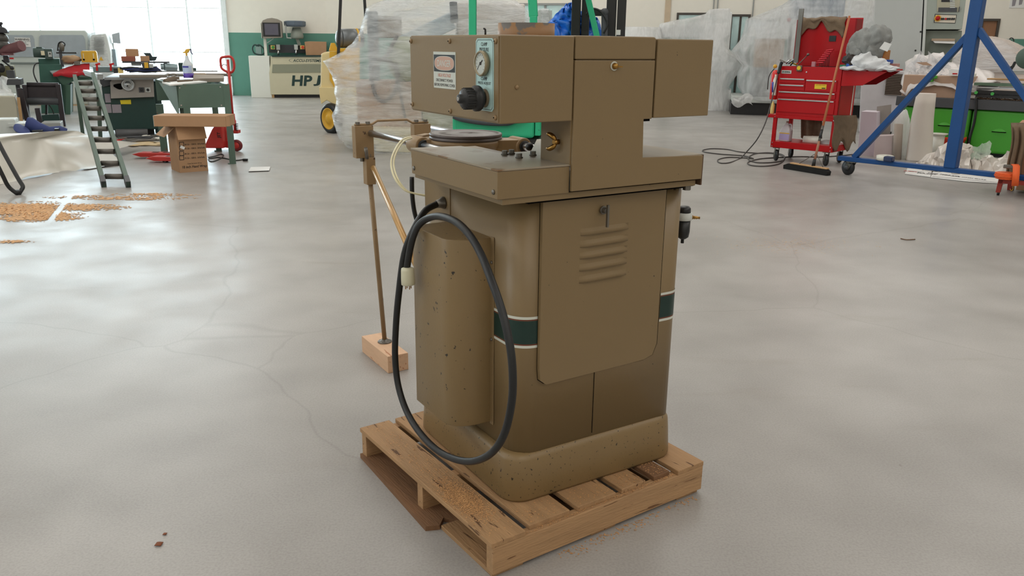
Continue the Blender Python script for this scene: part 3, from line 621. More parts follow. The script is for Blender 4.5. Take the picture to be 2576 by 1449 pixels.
# pale tubing loop, pneumatic
def mpx(l, v=None, u=None): return [(M0.sd(x, y, uu) if vv is None else M0.at(x, y, vv)) for x, y, uu, vv in l]
for d_ in (0, 8):
    pts = [M0.at(1033+d_*.3, 345+d_*.3, 3.05), M0.at(1010+d_*.6, 353+d_*.4, 2.98), M0.at(990+d_*.8, 385, 2.9), M0.at(984+d_*.8, 415, 2.85), M0.at(994+d_*.8, 450, 2.78), M0.at(1018+d_*.4, 478, 2.74), M0.at(1045, 487, 2.72), M0.at(1078, 494-d_*.2, 2.70)]
    mpart(MB().tube(pts, .0038, n=8, k=6), 'air_tube', mat('yellowed_tube', (222, 214, 176), .35))
# entry plate of the cable, white
mpart(MB().box(1.284, 1.289, 2.50, 2.70, 1.00, 1.13), 'terminal_plate', TAN, bev=.001)
f = MB().lathe([(.022, 0), (.022, .006), (.016, .016), (.014, .03)], (1.284, 2.545, 1.070), (-1, 0, -.1), 14); mpart(f, 'cable_gland', STEELD)
# power cable: from the gland out, hanging loop over the side cover, plug
cu = lambda px, py, u: M0.sd(px, py, u)
cpts = [V3((1.262, 2.545, 1.068)), cu(1070, 530, 1.20), cu(1042, 575, 1.13), cu(1017, 640, 1.10), cu(1003, 740, 1.09), cu(996, 820, 1.09), cu(994, 900, 1.09), cu(1003, 975, 1.09), cu(1028, 1045, 1.09), cu(1070, 1105, 1.09), cu(1120, 1145, 1.10), cu(1180, 1161, 1.11), cu(1232, 1143, 1.11), cu(1267, 1095, 1.11), cu(1286, 1020, 1.11), cu(1290, 950, 1.11), cu(1283, 870, 1.11), cu(1262, 780, 1.11), cu(1236, 705, 1.11), cu(1210, 640, 1.12), cu(1180, 590, 1.12), cu(1145, 557, 1.13), cu(1105, 544, 1.14), cu(1075, 550, 1.14), cu(1052, 568, 1.12), cu(1038, 600, 1.105), cu(1029, 640, 1.10), cu(1024, 672, 1.10)]
mpart(MB().tube(cpts, .0118, n=12, k=5), 'power_cable', BLACK)
pk = cu(1025, 672, 1.10); pb_ = cu(1027, 718, 1.10); ax_ = (pb_-pk).normalized()
f = MB().lathe([(.013, 0), (.021, .004), (.0225, .012), (.0235, .040), (.0235, .060), (.022, .0615)], pk, ax_, 24); mpart(f, 'plug', mat('plug_white', (206, 202, 176), .4))
f = MB()
for k in range(4):
    e = V3((.010*math.cos(k*1.57), .010*math.sin(k*1.57), 0)); f.cbox(pk+ax_*.068+e, (.0016, .005, .016))
mpart(f, 'plug_blades', BRASS)
mpart(MB().tube([cu(1036, 445, 1.25), cu(1037, 490, 1.25), cu(1042, 530, 1.26), cu(1050, 560, 1.28)], .0085, n=10), 'drop_cable', BLACK)
# air filter on the far side
FV = 2.145; fx = M0.at(1721, 545, FV); fc = V3((fx.x, FV, fx.z))
f = MB().lathe([(.027, 0), (.029, .004), (.029, .027), (.0, .028)], fc+V3((0, 0, -.012)), (0, 0, 1), 22); fb = mpart(f, 'air_filter', GREYL)
f = MB().lathe([(.024, 0), (.024, -.042), (.021, -.062), (.011, -.070), (.006, -.072), (.006, -.086), (.0, -.086)], fc+V3((0, 0, -.012)), (0, 0, 1), 20); mpart(f, 'filter_bowl', BLK2)
f = MB().lathe([(.023, 0), (.022, .015), (.016, .022), (.0, .023)], fc+V3((0, 0, .016)), (0, 0, 1), 20); mpart(f, 'filter_cap', BLK2)
f = MB().lathe([(.008, 0), (.008, .033), (.005, .034), (.0065, .041), (.0048, .043), (.006, .049), (.0042, .052), (.005, .060)], fc, (.92, -.36, -.10), 12); mpart(f, 'brass_barb', BRASS)
mpart(MB().beam((1.97, FV+.01, fc.z+.006), (fc.x-.015, FV+.01, fc.z+.006), .03, .02), 'filter_bracket', GREYD)
# ---------------------------------------------------------------- pixel-measured boxes for the hall's other machines
def pbox(mb, fr, x0, y0, x1, y1, dy=0.0, dep=.1):
    xm, ym = (x0+x1)/2, (y0+y1)/2
    a, b = fr.at(x0, ym, dy), fr.at(x1, ym, dy); c, d = fr.at(xm, y1, dy), fr.at(xm, y0, dy)
    return mb.box(a.x, b.x, dy, dy+dep, c.z, d.z)
def pbeam(mb, fr, p, q, wd, h=None, d0=0.0, d1=None, up=(0, 0, 1)):
    return mb.beam(fr.at(*p, d0), fr.at(*q, d0 if d1 is None else d1), wd, h or wd, up)
def ppoly(mb, fr, pts, dy, dep): 
    q = [fr.at(x, y, dy) for x, y in pts]; return mb.prism([(a.x, a.z) for a in q], dy, dy+dep)
def ptube(mb, fr, pts, r, dy=0.0, **k):
    return mb.tube([fr.at(p[0], p[1], p[2] if len(p) > 2 else dy) for p in pts], r, **k)
def film(mb, fr, rows, dep, y0=0.0, n=36, amp=.05, fq=1.4, pw=.6, seed=0.0, sub=4, dyr=None):
    """closed draped hull: rows of (py, px_left, px_right) measured at its middle depth"""
    R_ = []; mid = y0+dep/2; rows = sorted(rows, reverse=True)
    dense = []
    for k in range(len(rows)-1):
        for j in range(sub): t = j/sub; dense.append(tuple(a+(b-a)*t for a, b in zip(rows[k], rows[k+1])))
    dense.append(rows[-1])
    for i, r in enumerate(dense):
        a, b = fr.at(r[1], r[0], mid), fr.at(r[2], r[0], mid); z = max((a.z+b.z)/2, .005); cx_, hw = (a.x+b.x)/2, abs(b.x-a.x)/2
        t = i/(len(dense)-1); hd = dep/2*(1-.25*t)
        ring = []
        for k in range(n):
            th = 2*math.pi*k/n; c_, s_ = math.cos(th), math.sin(th)
            x = cx_+hw*math.copysign(abs(c_)**pw, c_); y = mid+hd*math.copysign(abs(s_)**pw, s_)
            q = noise.noise_vector(V3((x*fq+seed, y*fq, z*fq*1.6)))*amp + noise.noise_vector(V3((x*fq*4+seed, y*fq*4, z*fq*9)))*amp*.35
            ring.append(V3((x+q.x*.5*min(1, hw*2), y+q.y, max(.004, z+q.z*.5))))
        R_.append(ring)
    top = R_[-1]; c_ = sum(top, V3())/len(top)
    R_.append([c_+(p-c_)*.5+V3((0, 0, .01)) for p in top]); R_.append([c_+(p-c_)*.02+V3((0, 0, .012)) for p in top])
    return mb.loft(R_, True)
FILM = wrap_mat('stretch_film', (238, 240, 242), .52, 2.2, (1, 1, 4), rough=.15, strength=1.0)
FILMW = wrap_mat('milky_film', (250, 250, 250), .30, 1.8, (2.4, 2.4, .8), rough=.16, strength=1.0)
FILMO = mat('white_sheeting', (198, 194, 184), .32, var=.05, vs=2, bump=.25, bs=5, spec=.6)
# ================================================================ LEFT SIDE
# green roller conveyor leaning down to the floor
rc = Fr(292, 472, 0); t = thing('roller_conveyor', 'green steel roller conveyor sloping to the floor, beside the cardboard box', 'conveyor', rc)
TOPD = 3.1
for (b, tp_) in (((262, 470), (188, 194)), ((323, 466), (234, 188))):
    p0, p1 = rc.at(*b, .0), rc.at(*tp_, TOPD); p0.z = max(p0.z, .03)
    MB().beam(p0, p1, .048, .085).build('side_rail', GREENG, t, bev=.003)
    MB().beam(p0+V3((0, 0, -.0)), p0+(p1-p0)*.045, .054, .09).build('foot_end', GREYD, t)
ry = [(210, 192, 231), (229, 199, 239), (250, 206, 246), (273, 214, 252), (297, 222, 260), (324, 230, 270), (352, 238, 279), (381, 245, 288), (411, 255, 300), (444, 265, 311)]
pl0, pl1 = rc.at(262, 470, 0), rc.at(188, 194, TOPD)
for (y, xl, xr) in ry:
    # depth along the slope for this row, by matching the left rail
    lo, hi = 0.0, TOPD
    for _ in range(24):
        md = (lo+hi)/2; zz = rc.at(xl, y, md).z; zr = pl0.z+(pl1.z-pl0.z)*md/TOPD
        if zz < zr: hi = md
        else: lo = md
    a, b = rc.at(xl, y, md), rc.at(xr, y, md)
    a.x += .0; f = MB().cyl(a, b, .032, n=16); f.cyl(a-V3((.012, 0, 0)), b+V3((.012, 0, 0)), .008, n=6); f.build('roller', mat('roller_grey', (104, 100, 94), .45, .3), t)
for (tp_, bt) in (((193, 220), (214, 381)), ((247, 225), (253, 372))):
    a = rc.at(*bt, TOPD+.15); a.z = 0; b = rc.at(*tp_, TOPD-.1); f = MB().beam(a, b, .05, .04); f.beam(a+V3((-.05, 0, .01)), a+V3((.05, 0, .01)), .06, .012); f.build('leg', GREENG, t)
# white sheeted block
wb_ = Fr(70, 455, 0); P = lambda x, y, z=0: wb_.gr(x, y, z)
E0, F0, G0 = P(24, 457), P(136, 431), P(216, 424)
A1, B1, C1, D1 = wb_.at(-12, 352, E0.y+.35), wb_.at(97, 351, F0.y+.45), wb_.at(186, 366, G0.y+.6), wb_.at(216, 388, G0.y+.55)
nx = 26; g = []
bk = 1.3
def lerp(a, b, t): return a+(b-a)*t
def path(t, pts):
    k = min(int(t*(len(pts)-1)), len(pts)-2); u = t*(len(pts)-1)-k; return lerp(pts[k], pts[k+1], u)
Zn = V3((0, 0, 0))
bot = [P(-60, 470), E0, lerp(E0, F0, .5), F0, lerp(F0, G0, .5), G0, G0+V3((.25, .5, 0))]
top_ = [wb_.at(-80, 352, E0.y+.35), A1, lerp(A1, B1, .5), B1, lerp(B1, C1, .5), lerp(C1, D1, .45), D1+V3((.1, .5, -.02))]
back_ = [p+V3((.0, 1.0, -.02)) for p in top_]
for j in range(19):
    v = j/18; row = []
    for i in range(nx*2):
        t_ = i/(nx*2-1); a, b, c_ = path(t_, bot), path(t_, top_), path(t_, back_)
        if v < .12: p = a+V3((.02+.10*(1-v/.12)*(.5+noise.noise(V3((t_*9, 3, 0)))), -.11*(1-v/.12)*(1+noise.noise(V3((t_*7, 1, 0)))), .012+.02*math.sin(t_*40)**2*v))
        elif v < .62: q = (v-.12)/.5; p = lerp(a, b, q); p = V3((p.x, p.y, p.z+.02)) + V3((0, -.03*math.sin(q*3.1), 0))
        else: q = (v-.62)/.38; p = lerp(b, c_, q)+V3((0, 0, .02))
        p = p+noise.noise_vector(V3((t_*6, v*4, 2)))*.035
        row.append(p)
    g.append(row)
solo(MB().grid(g), 'sheeted_block', FILMO, wb_, 'low block under a creased white plastic sheet, left of the conveyor', 'wrapped machine', fix=False)
# bent black tube frame at the left edge
tf = Fr(40, 490, 0); t = thing('tube_frame', 'bent black tube frame standing at the left edge', 'stand', tf)
MB().tube([tf.at(-18, 330, .25), tf.at(10, 385, .2), tf.at(45, 448, .12), tf.at(57, 468, .08), tf.at(54, 478, .05), tf.at(46, 489, 0)], .022, n=10).build('upper_tube', BLK2, t)
MB().tube([tf.at(-16, 395, -.1), tf.at(6, 440, -.08), tf.at(22, 470, -.04), tf.at(46, 489, 0)], .022, n=10).build('lower_tube', BLK2, t)
MB().cyl(tf.at(46, 489, 0)-V3((0, 0, .0)), tf.at(46, 485, 0)+V3((0, 0, .03)), .028, n=10).build('foot_cap', BLACK, t)
# dark green machine member with two blue covers lying on it
gm = Fr(120, 372, .4); t = thing('machine_bed_section', 'dark green steel machine member lying behind the white sheeted block', 'machine part', gm)
f = MB(); ppoly(f, gm, [(28, 342), (74, 341), (110, 334), (152, 337), (155, 356), (140, 358), (28, 350)], 0, .35); f.build('beam', GREEND, t, bev=.006)
pbox(MB(), gm, 137, 324, 148, 338, .05, .16).build('lug', BLK2, t); 
f = MB(); c_ = gm.at(132, 352, -.004); f.lathe([(.045, 0), (.045, .01), (.028, .01), (.028, .0)], c_, (0, -1, 0), 20); f.build('flange_ring', GREYL, t)
pbox(MB(), gm, -10, 300, 40, 345, .5, .4).build('bed_box', GREYL, t, bev=.02); pbox(MB(), gm, 20, 311, 76, 318, .45, .5).build('grey_top', GREYL, t)
pbox(MB(), gm, 80, 328, 107, 337, -.02, .12).build('black_block', BLK2, t, bev=.008)
f = MB(); f.loft([[gm.at(x, y, d) for x, y, d in r] for r in ([(22, 330, -.1), (45, 336, -.15), (46, 304, .25), (28, 306, .3)], [(50, 342, -.12), (76, 336, -.12), (76, 328, .2), (50, 308, .3)], [(74, 338, -.05), (79, 334, -.05), (78, 330, .1), (70, 320, .2)])], True); f.warp(.02, 4)
solo(f, 'blue_cover', NAVY, gm, 'bulky dark blue cover, nearer the left edge of the two', 'cover', 'blue machine covers', sub=2)
f = MB(); rr_ = []
for x, y, r, d in [(66, 311, .09, .3), (78, 315, .11, .3), (98, 323, .10, .28), (122, 330, .09, .26), (148, 332, .09, .25), (163, 340, .10, .2), (160, 352, .05, .15)]:
    c_ = gm.at(x, y, d); rr_.append(f.ring(c_, (1, 0, -.3), r, 12))
f.loft(rr_).warp(.03, 3.5); solo(f, 'blue_cover', NAVY, gm, 'long dark blue cover tapering right to a point', 'cover', 'blue machine covers')
# black steel roller stand
st = Fr(150, 318, .35); t = thing('steel_roller_stand', 'black steel roller stand with two cross rollers, left of the conveyor', 'stand', st)
SB = mat('worn_black_steel', (52, 46, 50), .45, .3, var=.3)
for (a, b, d) in (((62, 213), (70, 300), 0.0), ((146, 212), (160, 318), 0.0), ((50, 222), (72, 312), -.5), ((94, 272), (104, 325), -.6)):
    pbeam(MB(), st, a, b, .085, .085, d).build('post', SB, t, bev=.008)
for (y, h, d) in ((213, .045, .02), (230, .10, .02), (254, .07, .0)):
    f = MB(); a, b = st.at(68, y, d), st.at(148, y+1, d); (f.cyl(a, b, h, n=16) if y != 230 else f.beam(a, b, .04, .22)); f.build('roller' if y != 230 else 'cross_plate', SB if y != 254 else GREYD, t)
pbeam(MB(), st, (104, 300), (150, 297), .05, .16, 0).build('low_rail', GREEND, t); pbeam(MB(), st, (117, 262), (117, 293), .04, .04, .3).build('screw_jack', BLK2, t)
ptube(MB(), st, [(122, 262), (131, 275), (137, 292)], .010, .1).build('cable', BLACK, t)
# grey steel box on the floor in front of the stand
gb = Fr(130, 335, .4); solo(pbox(MB(), gb, 104, 309, 153, 333, 0, .5), 'steel_box', GREY, gb, 'grey steel box on the floor in front of the roller stand', 'box', bev=.01)
pk_ = Fr(120, 292, 0); solo(pbox(MB(), pk_, 95, 265, 205, 277, 3.2, .4), 'timber_skid', mat('timber', (176, 140, 96), .7, var=.2), pk_, 'long timber skid on the floor behind the roller stand', 'timber')
# cream drum-shaped housing at far left with film over it
ch = Fr(30, 330, .5); t = thing('cream_housing', 'cream rounded machine housing at the far left under loose film', 'machine', ch)
f = MB(); f.prism([(q.x, q.z) for q in [ch.at(x, y, 0) for x, y in ((-30, 330), (40, 330), (45, 318), (46, 300), (41, 262), (36, 242), (-30, 241))]], 0, 1.0); f.build('body', mat('cream_grey', (176, 172, 154), .5, var=.06), t, bev=.02)
pbox(MB(), ch, 2, 314, 62, 319, -.05, .9).build('base_edge', GREYL, t)
f = MB(); g = []
for i in range(14):
    r = []
    for j in range(14):
        a = lerp(ch.at(-30, 190, .3), ch.at(12, 192, .3), j/13); b = lerp(ch.at(-30, 262, -.06), ch.at(53, 275, .1), j/13)
        p = lerp(a, b, i/13)+noise.noise_vector(V3((i*.35, j*.4, 1)))*.08; r.append(p)
    g.append(r)
MB().grid(g).build('film', FILMW, t, fix=False, label='loose clear film hanging over the housing'); pbeam(MB(), ch, (46, 245), (55, 312), .05, .05, .05).build('timber_strut', mat('timber', ()), t)
# drill press type machine at the left edge
dm = Fr(20, 300, .45); t = thing('drilling_machine', 'dark drilling machine at the far left with brown cylinder and lever', 'machine', dm)
DK = mat('dark_machine', (62, 62, 68), .45, var=.2)
BRN = mat('brown_red_paint', (116, 74, 78), .45, var=.12)
pbox(MB(), dm, -12, 105, 4, 330, .0, .2).build('column', DK, t, bev=.01)
f = MB(); ppoly(f, dm, [(-12, 82), (-12, 68), (4, 67), (14, 71), (19, 78), (18, 84)], -.1, .4); f.build('top_cap', DK, t, bev=.02)
MB().lathe([(.02, 0), (.02, .05), (.04, .06), (.045, .09), (.03, .11)], dm.at(3, 69, .05), (0, 0, 1), 14).build('top_knob', DK, t)
for cy_, r in ((97, .16), (115, .19)): MB().ball(dm.at(0, cy_, .05), (r, r, r*.8), 12).build('motor_cover', mat('olive_dark', (72, 70, 66), .4), t)
c0, c1 = dm.at(2, 130, .0), dm.at(55, 115, -.35)
MB().cyl(c0, c1, .085, .11, n=24).build('brown_cylinder', BRN, t, bev=.01)
pbox(MB(), dm, 4, 134, 34, 139, -.2, .3).build('side_arm', BRN, t); pbox(MB(), dm, 24, 145, 34, 149, -.2, .1).build('red_grip', RED, t)
f = MB().cyl(dm.at(6, 152, -.1), dm.at(29, 170, -.3), .018, n=8); f.ball(dm.at(30, 171, -.31), .04, 8); f.build('feed_lever', BLK2, t)
pbox(MB(), dm, 8, 140, 22, 158, .0, .2).build('spindle_head', DK, t, bev=.02); MB().ball(dm.at(2, 171, -.1), (.08, .08, .1), 8).build('lever_hub', BLK2, t)
pbox(MB(), dm, -12, 165, 36, 200, .15, .25).build('cast_bracket', mat('olive_yellow', (150, 146, 108), .6), t, bev=.01)
pbox(MB(), dm, 16, 177, 36, 196, -.1, .2).build('vice_block', GREYD, t, bev=.006); pbox(MB(), dm, 12, 199, 53, 214, -.25, .6).build('work_table', GREYD, t, bev=.008)
MB().prism([(q.x, q.y) for q in (dm.at(12, 199, -.24), dm.at(46, 199, -.24), dm.at(46, 199, .3), dm.at(12, 199, .3))], dm.at(30, 199, -.2).z+.001, dm.at(30, 199, -.2).z+.02, 'xy').build('table_plate', ALU, t)
pbox(MB(), dm, 46, 213, 56, 306, -.1, .12).build('stand_leg', DK, t)
# large grey-green enclosed machine in the back at left
pm = Fr(150, 264, .35); t = thing('panel_machine', 'large grey enclosed machine with two windows, paled by painted haze, in the back left', 'machine', pm)
MG = mat('hazed_grey_green', (206, 214, 210), .5, var=.05); MW = mat('hazed_window', (166, 176, 184), .25, var=.15)  # both colours lightened to hold the glare haze around the bright glazing
f = MB(); ppoly(f, pm, [(-60, 264), (228, 264), (226, 150), (222, 100), (219, 82), (214, 76), (-60, 76)], 0, 1.6); f.build('housing', MG, t, bev=.03)
for x0, x1 in ((-40, 84), (99, 212)):
    f = MB(); ppoly(f, pm, [(x0, 143), (x1+4, 143), (x1+2, 100), (x1-2, 90), (x1-6, 88), (x0+4, 88), (x0, 92)], -.03, .04); f.build('window_panel', MW, t)
pbox(MB(), pm, 26, 157, 97, 161, -.05, .06).build('ledge', mat('ledge_grey', (120, 130, 128), .5), t)
n_ = ppoly(MB(), pm, [(36, 94), (75, 95), (78, 118), (38, 118)], -.045, .006).build('notice_sheet', PAPER, t)
c_ = pm.at(55, 99, -.0465); text('WARNING', INK, t, c_, (1, 0, 0), (0, 0, 1), height=.05, bold=.02)
for k, y in enumerate((104, 108, 112)): text(['AUTHORIZED USE ONLY', 'KEEP CLEAR', 'OF THIS MACHINE'][k], INK, t, pm.at(57, y, -.0465), (1, 0, 0), (0, 0, 1), height=.022)
# film-wrapped machine next to it
fw = Fr(255, 264, .35); t = thing('wrapped_cabinet', 'pale cabinet in clear film with a yellow triangle, right of the panel machine', 'wrapped machine', fw)
f = MB(); ppoly(f, fw, [(226, 264), (285, 264), (278, 130), (270, 95), (266, 84), (230, 88), (226, 100)], .05, 1.0); f.build('cabinet', mat('pale_grey2', (222, 228, 226), .5), t, bev=.02)
for k in range(11): pbox(MB(), fw, 236, 94+k*4, 262, 95.2+k*4, -.02, .02).build('slot', GREY, t)
ppoly(MB(), fw, [(249, 152), (260, 152), (254, 142)], -.02, .015).build('warning_triangle', YEL, t)
f = MB(); film(f, fw, [(264, 224, 292), (215, 224, 292), (180, 224, 292), (150, 223, 285), (120, 223, 280), (95, 224, 274), (83, 229, 268)], 1.3, -.1, amp=.03, pw=.5); f.build('film', FILM, t, fix=False)
pbox(MB(), fw, 277, 124, 294, 200, .5, .6).build('side_unit', mat('blue_grey', (140, 160, 170), .5), t)
# hanging grey sheet-metal hood right of it
hg = Fr(292, 258, .35); t = thing('grey_post_panel', 'small grey panel on a thin post against the bright glazing', 'panel', hg)
ppoly(MB(), hg, [(281, 86), (300, 81), (303, 110), (284, 108)], 0, .12).build('panel', mat('mid_blue_grey', (170, 178, 184), .5), t); pbox(MB(), hg, 291, 108, 294, 247, .03, .05).build('post', GREYL, t)
# green bench machine with motor
bm_ = Fr(175, 288, .42); t = thing('green_bench_machine', 'green bench machine with a motor and white table, behind the conveyor', 'machine', bm_)
ppoly(MB(), bm_, [(97, 162), (155, 162), (160, 200), (172, 215), (165, 288), (104, 288), (101, 210)], .5, .7).build('rear_body', mat('mid_green', (56, 100, 88), .5, var=.08), t, bev=.01)
ppoly(MB(), bm_, [(138, 185), (245, 176), (245, 200), (190, 202), (168, 212), (166, 290), (176, 290), (176, 214), (158, 214), (150, 205)], 0, .9).build('front_body', GREEN, t, bev=.01)
f = MB(); q = [bm_.at(x, y, d) for x, y, d in ((110, 166, 1.3), (215, 163, 1.3), (250, 176, -.05), (136, 187, -.05))]; f.hexa([p-V3((0, 0, .03)) for p in q]+q); f.build('table', mat('bare_table', (206, 214, 218), .2, .2), t)
f = MB(); a, b = bm_.at(84, 132, .7), bm_.at(113, 133, .7); f.cyl(a, b, .11, n=20); f.build('motor', mat('motor_green', (66, 84, 80), .45), t, bev=.01)
pbox(MB(), bm_, 91, 118, 105, 123, .65, .12).build('terminal_box', mat('motor_green', ()), t); pbox(MB(), bm_, 103, 128, 112, 139, .55, .03).build('motor_plate', CREAM, t)
pbox(MB(), bm_, 112, 123, 132, 149, .6, .3).build('gear_housing', mat('motor_green', ()), t, bev=.01); pbox(MB(), bm_, 121, 130, 130, 143, .57, .03).build('switch_plate', GREYL, t); pbox(MB(), bm_, 124, 133, 127, 137, .55, .02).build('switch', BLK2, t)
pbox(MB(), bm_, 97, 148, 150, 163, .7, .4).build('plinth', mat('mid_green', ()), t); pbox(MB(), bm_, 141, 131, 193, 135, .5, .1).build('arm', BLK2, t, bev=.01)
f = MB(); ptube(f, bm_, [(145, 128), (147, 110), (155, 105), (163, 110), (162, 117)], .014, .5); f.build('motor_cable', BLACK, t); MB().lathe([(.03, 0), (.05, .05), (.065, .12), (.05, .17), (.02, .2)], bm_.at(157, 130, .5), (0, 0, 1), 14).build('spindle_motor', STEELD, t)
pbox(MB(), bm_, 150, 124, 158, 168, .5, .12).build('upright', GREYD, t)
ptube(MB(), bm_, [(98, 158, .5), (88, 162, .4), (84, 178, .35), (88, 195, .3), (97, 212, .3)], .014).build('hose', BLACK, t)
pbox(MB(), bm_, 198, 183, 222, 195, -.08, .1).build('switch_box', GREENG, t, bev=.01)
# things lying on its table
def onto(fr, nm, mm, lb, cat, boxes, group=None, bev=.006, parts=None):
    f = MB()
    for b in boxes: pbox(f, fr, *b)
    return solo(f, nm, mm, fr, lb, cat, group, bev=bev)
f = MB(); ppoly(f, bm_, [(203, 131), (205, 128), (240, 128), (243, 133), (246, 157), (206, 157)], .2, .35); o = solo(f, 'yellow_guard', YEL, bm_, 'yellow machine guard with two round holes, behind the red cloth', 'machine guard', bev=.01)
for cx_ in (211, 236):
    q = bm_.at(cx_, 150, .19); MB().cyl(q, q+V3((0, .02, 0)), .022, n=14).build('hole', DARK, o, off=o.location and bm_.i @ o.location); q2 = bm_.at(cx_-1, 141, .19); MB().box(q2.x-.008, q2.x+.008, q2.y, q2.y+.02, q2.z-.06, q2.z+.06).build('slot', CREAM, o, off=bm_.i @ o.location)
f = MB(); g = []
tz_ = bm_.at(190, 176, .3).z+.012
for i in range(9):
    r = []
    for j in range(15):
        u = j/14; x = 133+(225-133)*u; yt = 186-24*math.sin(min(1, u*1.05)*1.6)-2; p = lerp(bm_.at(x, 187-3*u, -.08), bm_.at(x, yt, .25), i/8); p.z += .03*noise.noise(V3((i*.5, j*.5, 0))); r.append(p)
    g.append(r)
g.insert(0, [p-V3((0, 0, .05+.06*max(0, noise.noise(V3((p.x*4, 0, 0)))))) for p in g[0]])
solo(MB().grid(g), 'red_cloth', mat('red_cloth', (176, 34, 44), .9, var=.15), bm_, 'red cloth draped over the edge of the green bench machine', 'cloth', solid=.01, fix=False)
onto(bm_, 'steel_fixture', STEELD, 'round bright steel fixture on the green bench machine', 'fixture', [(186, 154, 202, 164, .2, .2), (158, 154, 184, 162, .3, .15)])
f = MB(); f.ball(bm_.at(180, 149, .3), (.20, .12, .09), 10, .35, 3); solo(f, 'crumpled_paper', mat('kraft_paper', (178, 148, 116), .85, var=.2), bm_, 'crumpled brown paper on the green bench machine', 'paper')
# table saw with sliding beam
ts = Fr(330, 346, .40); t = thing('table_saw', 'dark green sliding table saw with a grey handwheel panel', 'table saw', ts)
pbox(MB(), ts, 262, 215, 392, 327, .15, 1.0).build('cabinet', GREEND, t, bev=.015)
pbox(MB(), ts, 384, 205, 408, 335, .3, 1.0).build('side_cabinet', GREEND, t, bev=.01)
pbox(MB(), ts, 290, 327, 388, 346, .3, .7).build('base_channel', BLK2, t); MB().cyl(ts.at(292, 335, .1), ts.at(372, 334, .1), .07, n=16).build('floor_tube', mat('grey_tube', (92, 92, 94), .45), t)
fpn = ppoly(MB(), ts, [(277, 206), (284, 197), (386, 196), (388, 244), (279, 248)], .05, .12).build('front_panel', mat('panel_grey', (158, 152, 146), .5, .1), t, bev=.006)
q = ts.at(322, 213, .03); MB().lathe([(.105, 0), (.108, .012), (.098, .024), (.075, .02), (.073, .012), (.058, .012), (.055, .022), (.0, .024)], q, (0, -1, 0), 30).build('handwheel', ALU, t)
MB().cyl(q+V3((-.01, -.02, -.02)), q+V3((-.01, -.05, -.02)), .013, n=10).build('crank_pin', BLK2, t)
MB().prism([(q.x-.23+.2*k/12, q.z-.03-.05*math.sin(k/12*3.14)) for k in range(13)]+[(q.x-.03-.2*k/12, q.z-.0+.02*math.sin(k/12*3.14)) for k in range(13)], q.y+.005, q.y+.018).build('tilt_slot', DARK, t)
for x in (356, 372):
    q = ts.at(x, 226, .04); MB().cbox(q, (.085, .012, .085)).build('knob_plate', GREYL if x > 360 else GREYD, t, bev=.004); MB().lathe([(.024, 0), (.022, .03), (.01, .035)], q, (0, -1, 0), 14).build('knob', BLK2, t)
ppoly(MB(), ts, [(302, 252), (329, 251), (330, 262), (304, 262)], .135, .012).build('yellow_label', mat('yellow_label', (228, 206, 40), .5), t)
for a in ((264, 236, 278, 258), (264, 262, 280, 284), (282, 263, 305, 284)): pbox(MB(), ts, *a, .135, .012).build('grey_notice', mat('notice_grey', (146, 138, 146), .6), t)
f = MB(); q = [ts.at(x, y, d) for x, y, d in ((262, 195, -.1), (392, 194, -.1), (425, 184, 1.3), (290, 184, 1.3))]; f.hexa([p-V3((0, 0, .04)) for p in q]+q); f.build('table', mat('cast_table', (150, 154, 156), .45, .4), t)
pbox(MB(), ts, 300, 188, 425, 196, -.25, .1).build('fence_rail', mat('rail_grey', (136, 130, 122), .35, .5), t, bev=.01)
MB().cyl(ts.at(420, 189, .0), ts.at(583, 188, .0), .028, n=14).build('rail_tube', mat('rail_grey', ()), t); pbox(MB(), ts, 395, 178, 548, 181, .2, .06).build('long_bar', STEELD, t)
for k in range(3):
    f = MB(); f.beam(ts.at(216+k*2, 179+k*3.5, 1.0), ts.at(252, 190+k*3.2, -.35), .09, .05); f.build('sliding_beam', ALU, t, bev=.006)
pbox(MB(), ts, 234, 168, 306, 182, .3, .14).build('crosscut_fence', mat('fence_grey_green', (110, 128, 130), .4, .3), t, bev=.01)
for x in (244, 279): f = MB(); f.beam(ts.at(x, 162, .3), ts.at(x, 178, .3), .03, .04); f.beam(ts.at(x-4, 163, .3), ts.at(x+8, 160, .3), .03, .03); f.build('red_clamp', RED, t)
pbox(MB(), ts, 286, 172, 296, 184, .2, .05).build('profile_end', BLK2, t); pbox(MB(), ts, 297, 171, 310, 184, .2, .1).build('yellow_stop', mat('pale_yellow', (224, 196, 120), .5), t)
ppoly(MB(), ts, [(250, 198), (285, 197), (278, 215), (260, 219), (252, 210)], .1, .3).build('saw_bracket', GREYD, t, bev=.01)
# clutter on the saw: each its own thing
onto(ts, 'cardboard_box', CARD, 'open brown cardboard box on the red tray on the table saw', 'box', [(316, 123, 348, 142, .5, .3)], 'parts boxes on the table saw')
onto(ts, 'parts_tray', mat('red_brown_tray', (148, 84, 66), .6), 'red-brown tray under the open cardboard box on the saw', 'tray', [(305, 142, 340, 154.5, .4, .4)])
onto(ts, 'grey_board', GREYD, 'long grey board lying across the clutter on the saw', 'board', [(307, 155, 427, 159, .35, .35)], bev=.003)
onto(ts, 'cardboard_box', CARD, 'small cardboard box at the middle of the saw clutter', 'box', [(353, 141, 376, 154.5, .4, .25)], 'parts boxes on the table saw')
f = MB(); ppoly(f, ts, [(360, 133), (378, 133), (384, 143), (396, 142), (392, 152), (378, 154)], .5, .12); solo(f, 'dark_bracket', mat('dark_teal_metal', (54, 68, 72), .4, .4), ts, 'dark bent metal bracket on the grey board of the saw', 'bracket', bev=.006)
f = MB(); ppoly(f, ts, [(354, 157), (374, 155), (378, 172), (360, 174)], .15, .2); o = solo(f, 'saw_attachment', GREYD, ts, 'small machine head with a yellow block on the table saw', 'machine part', bev=.01)
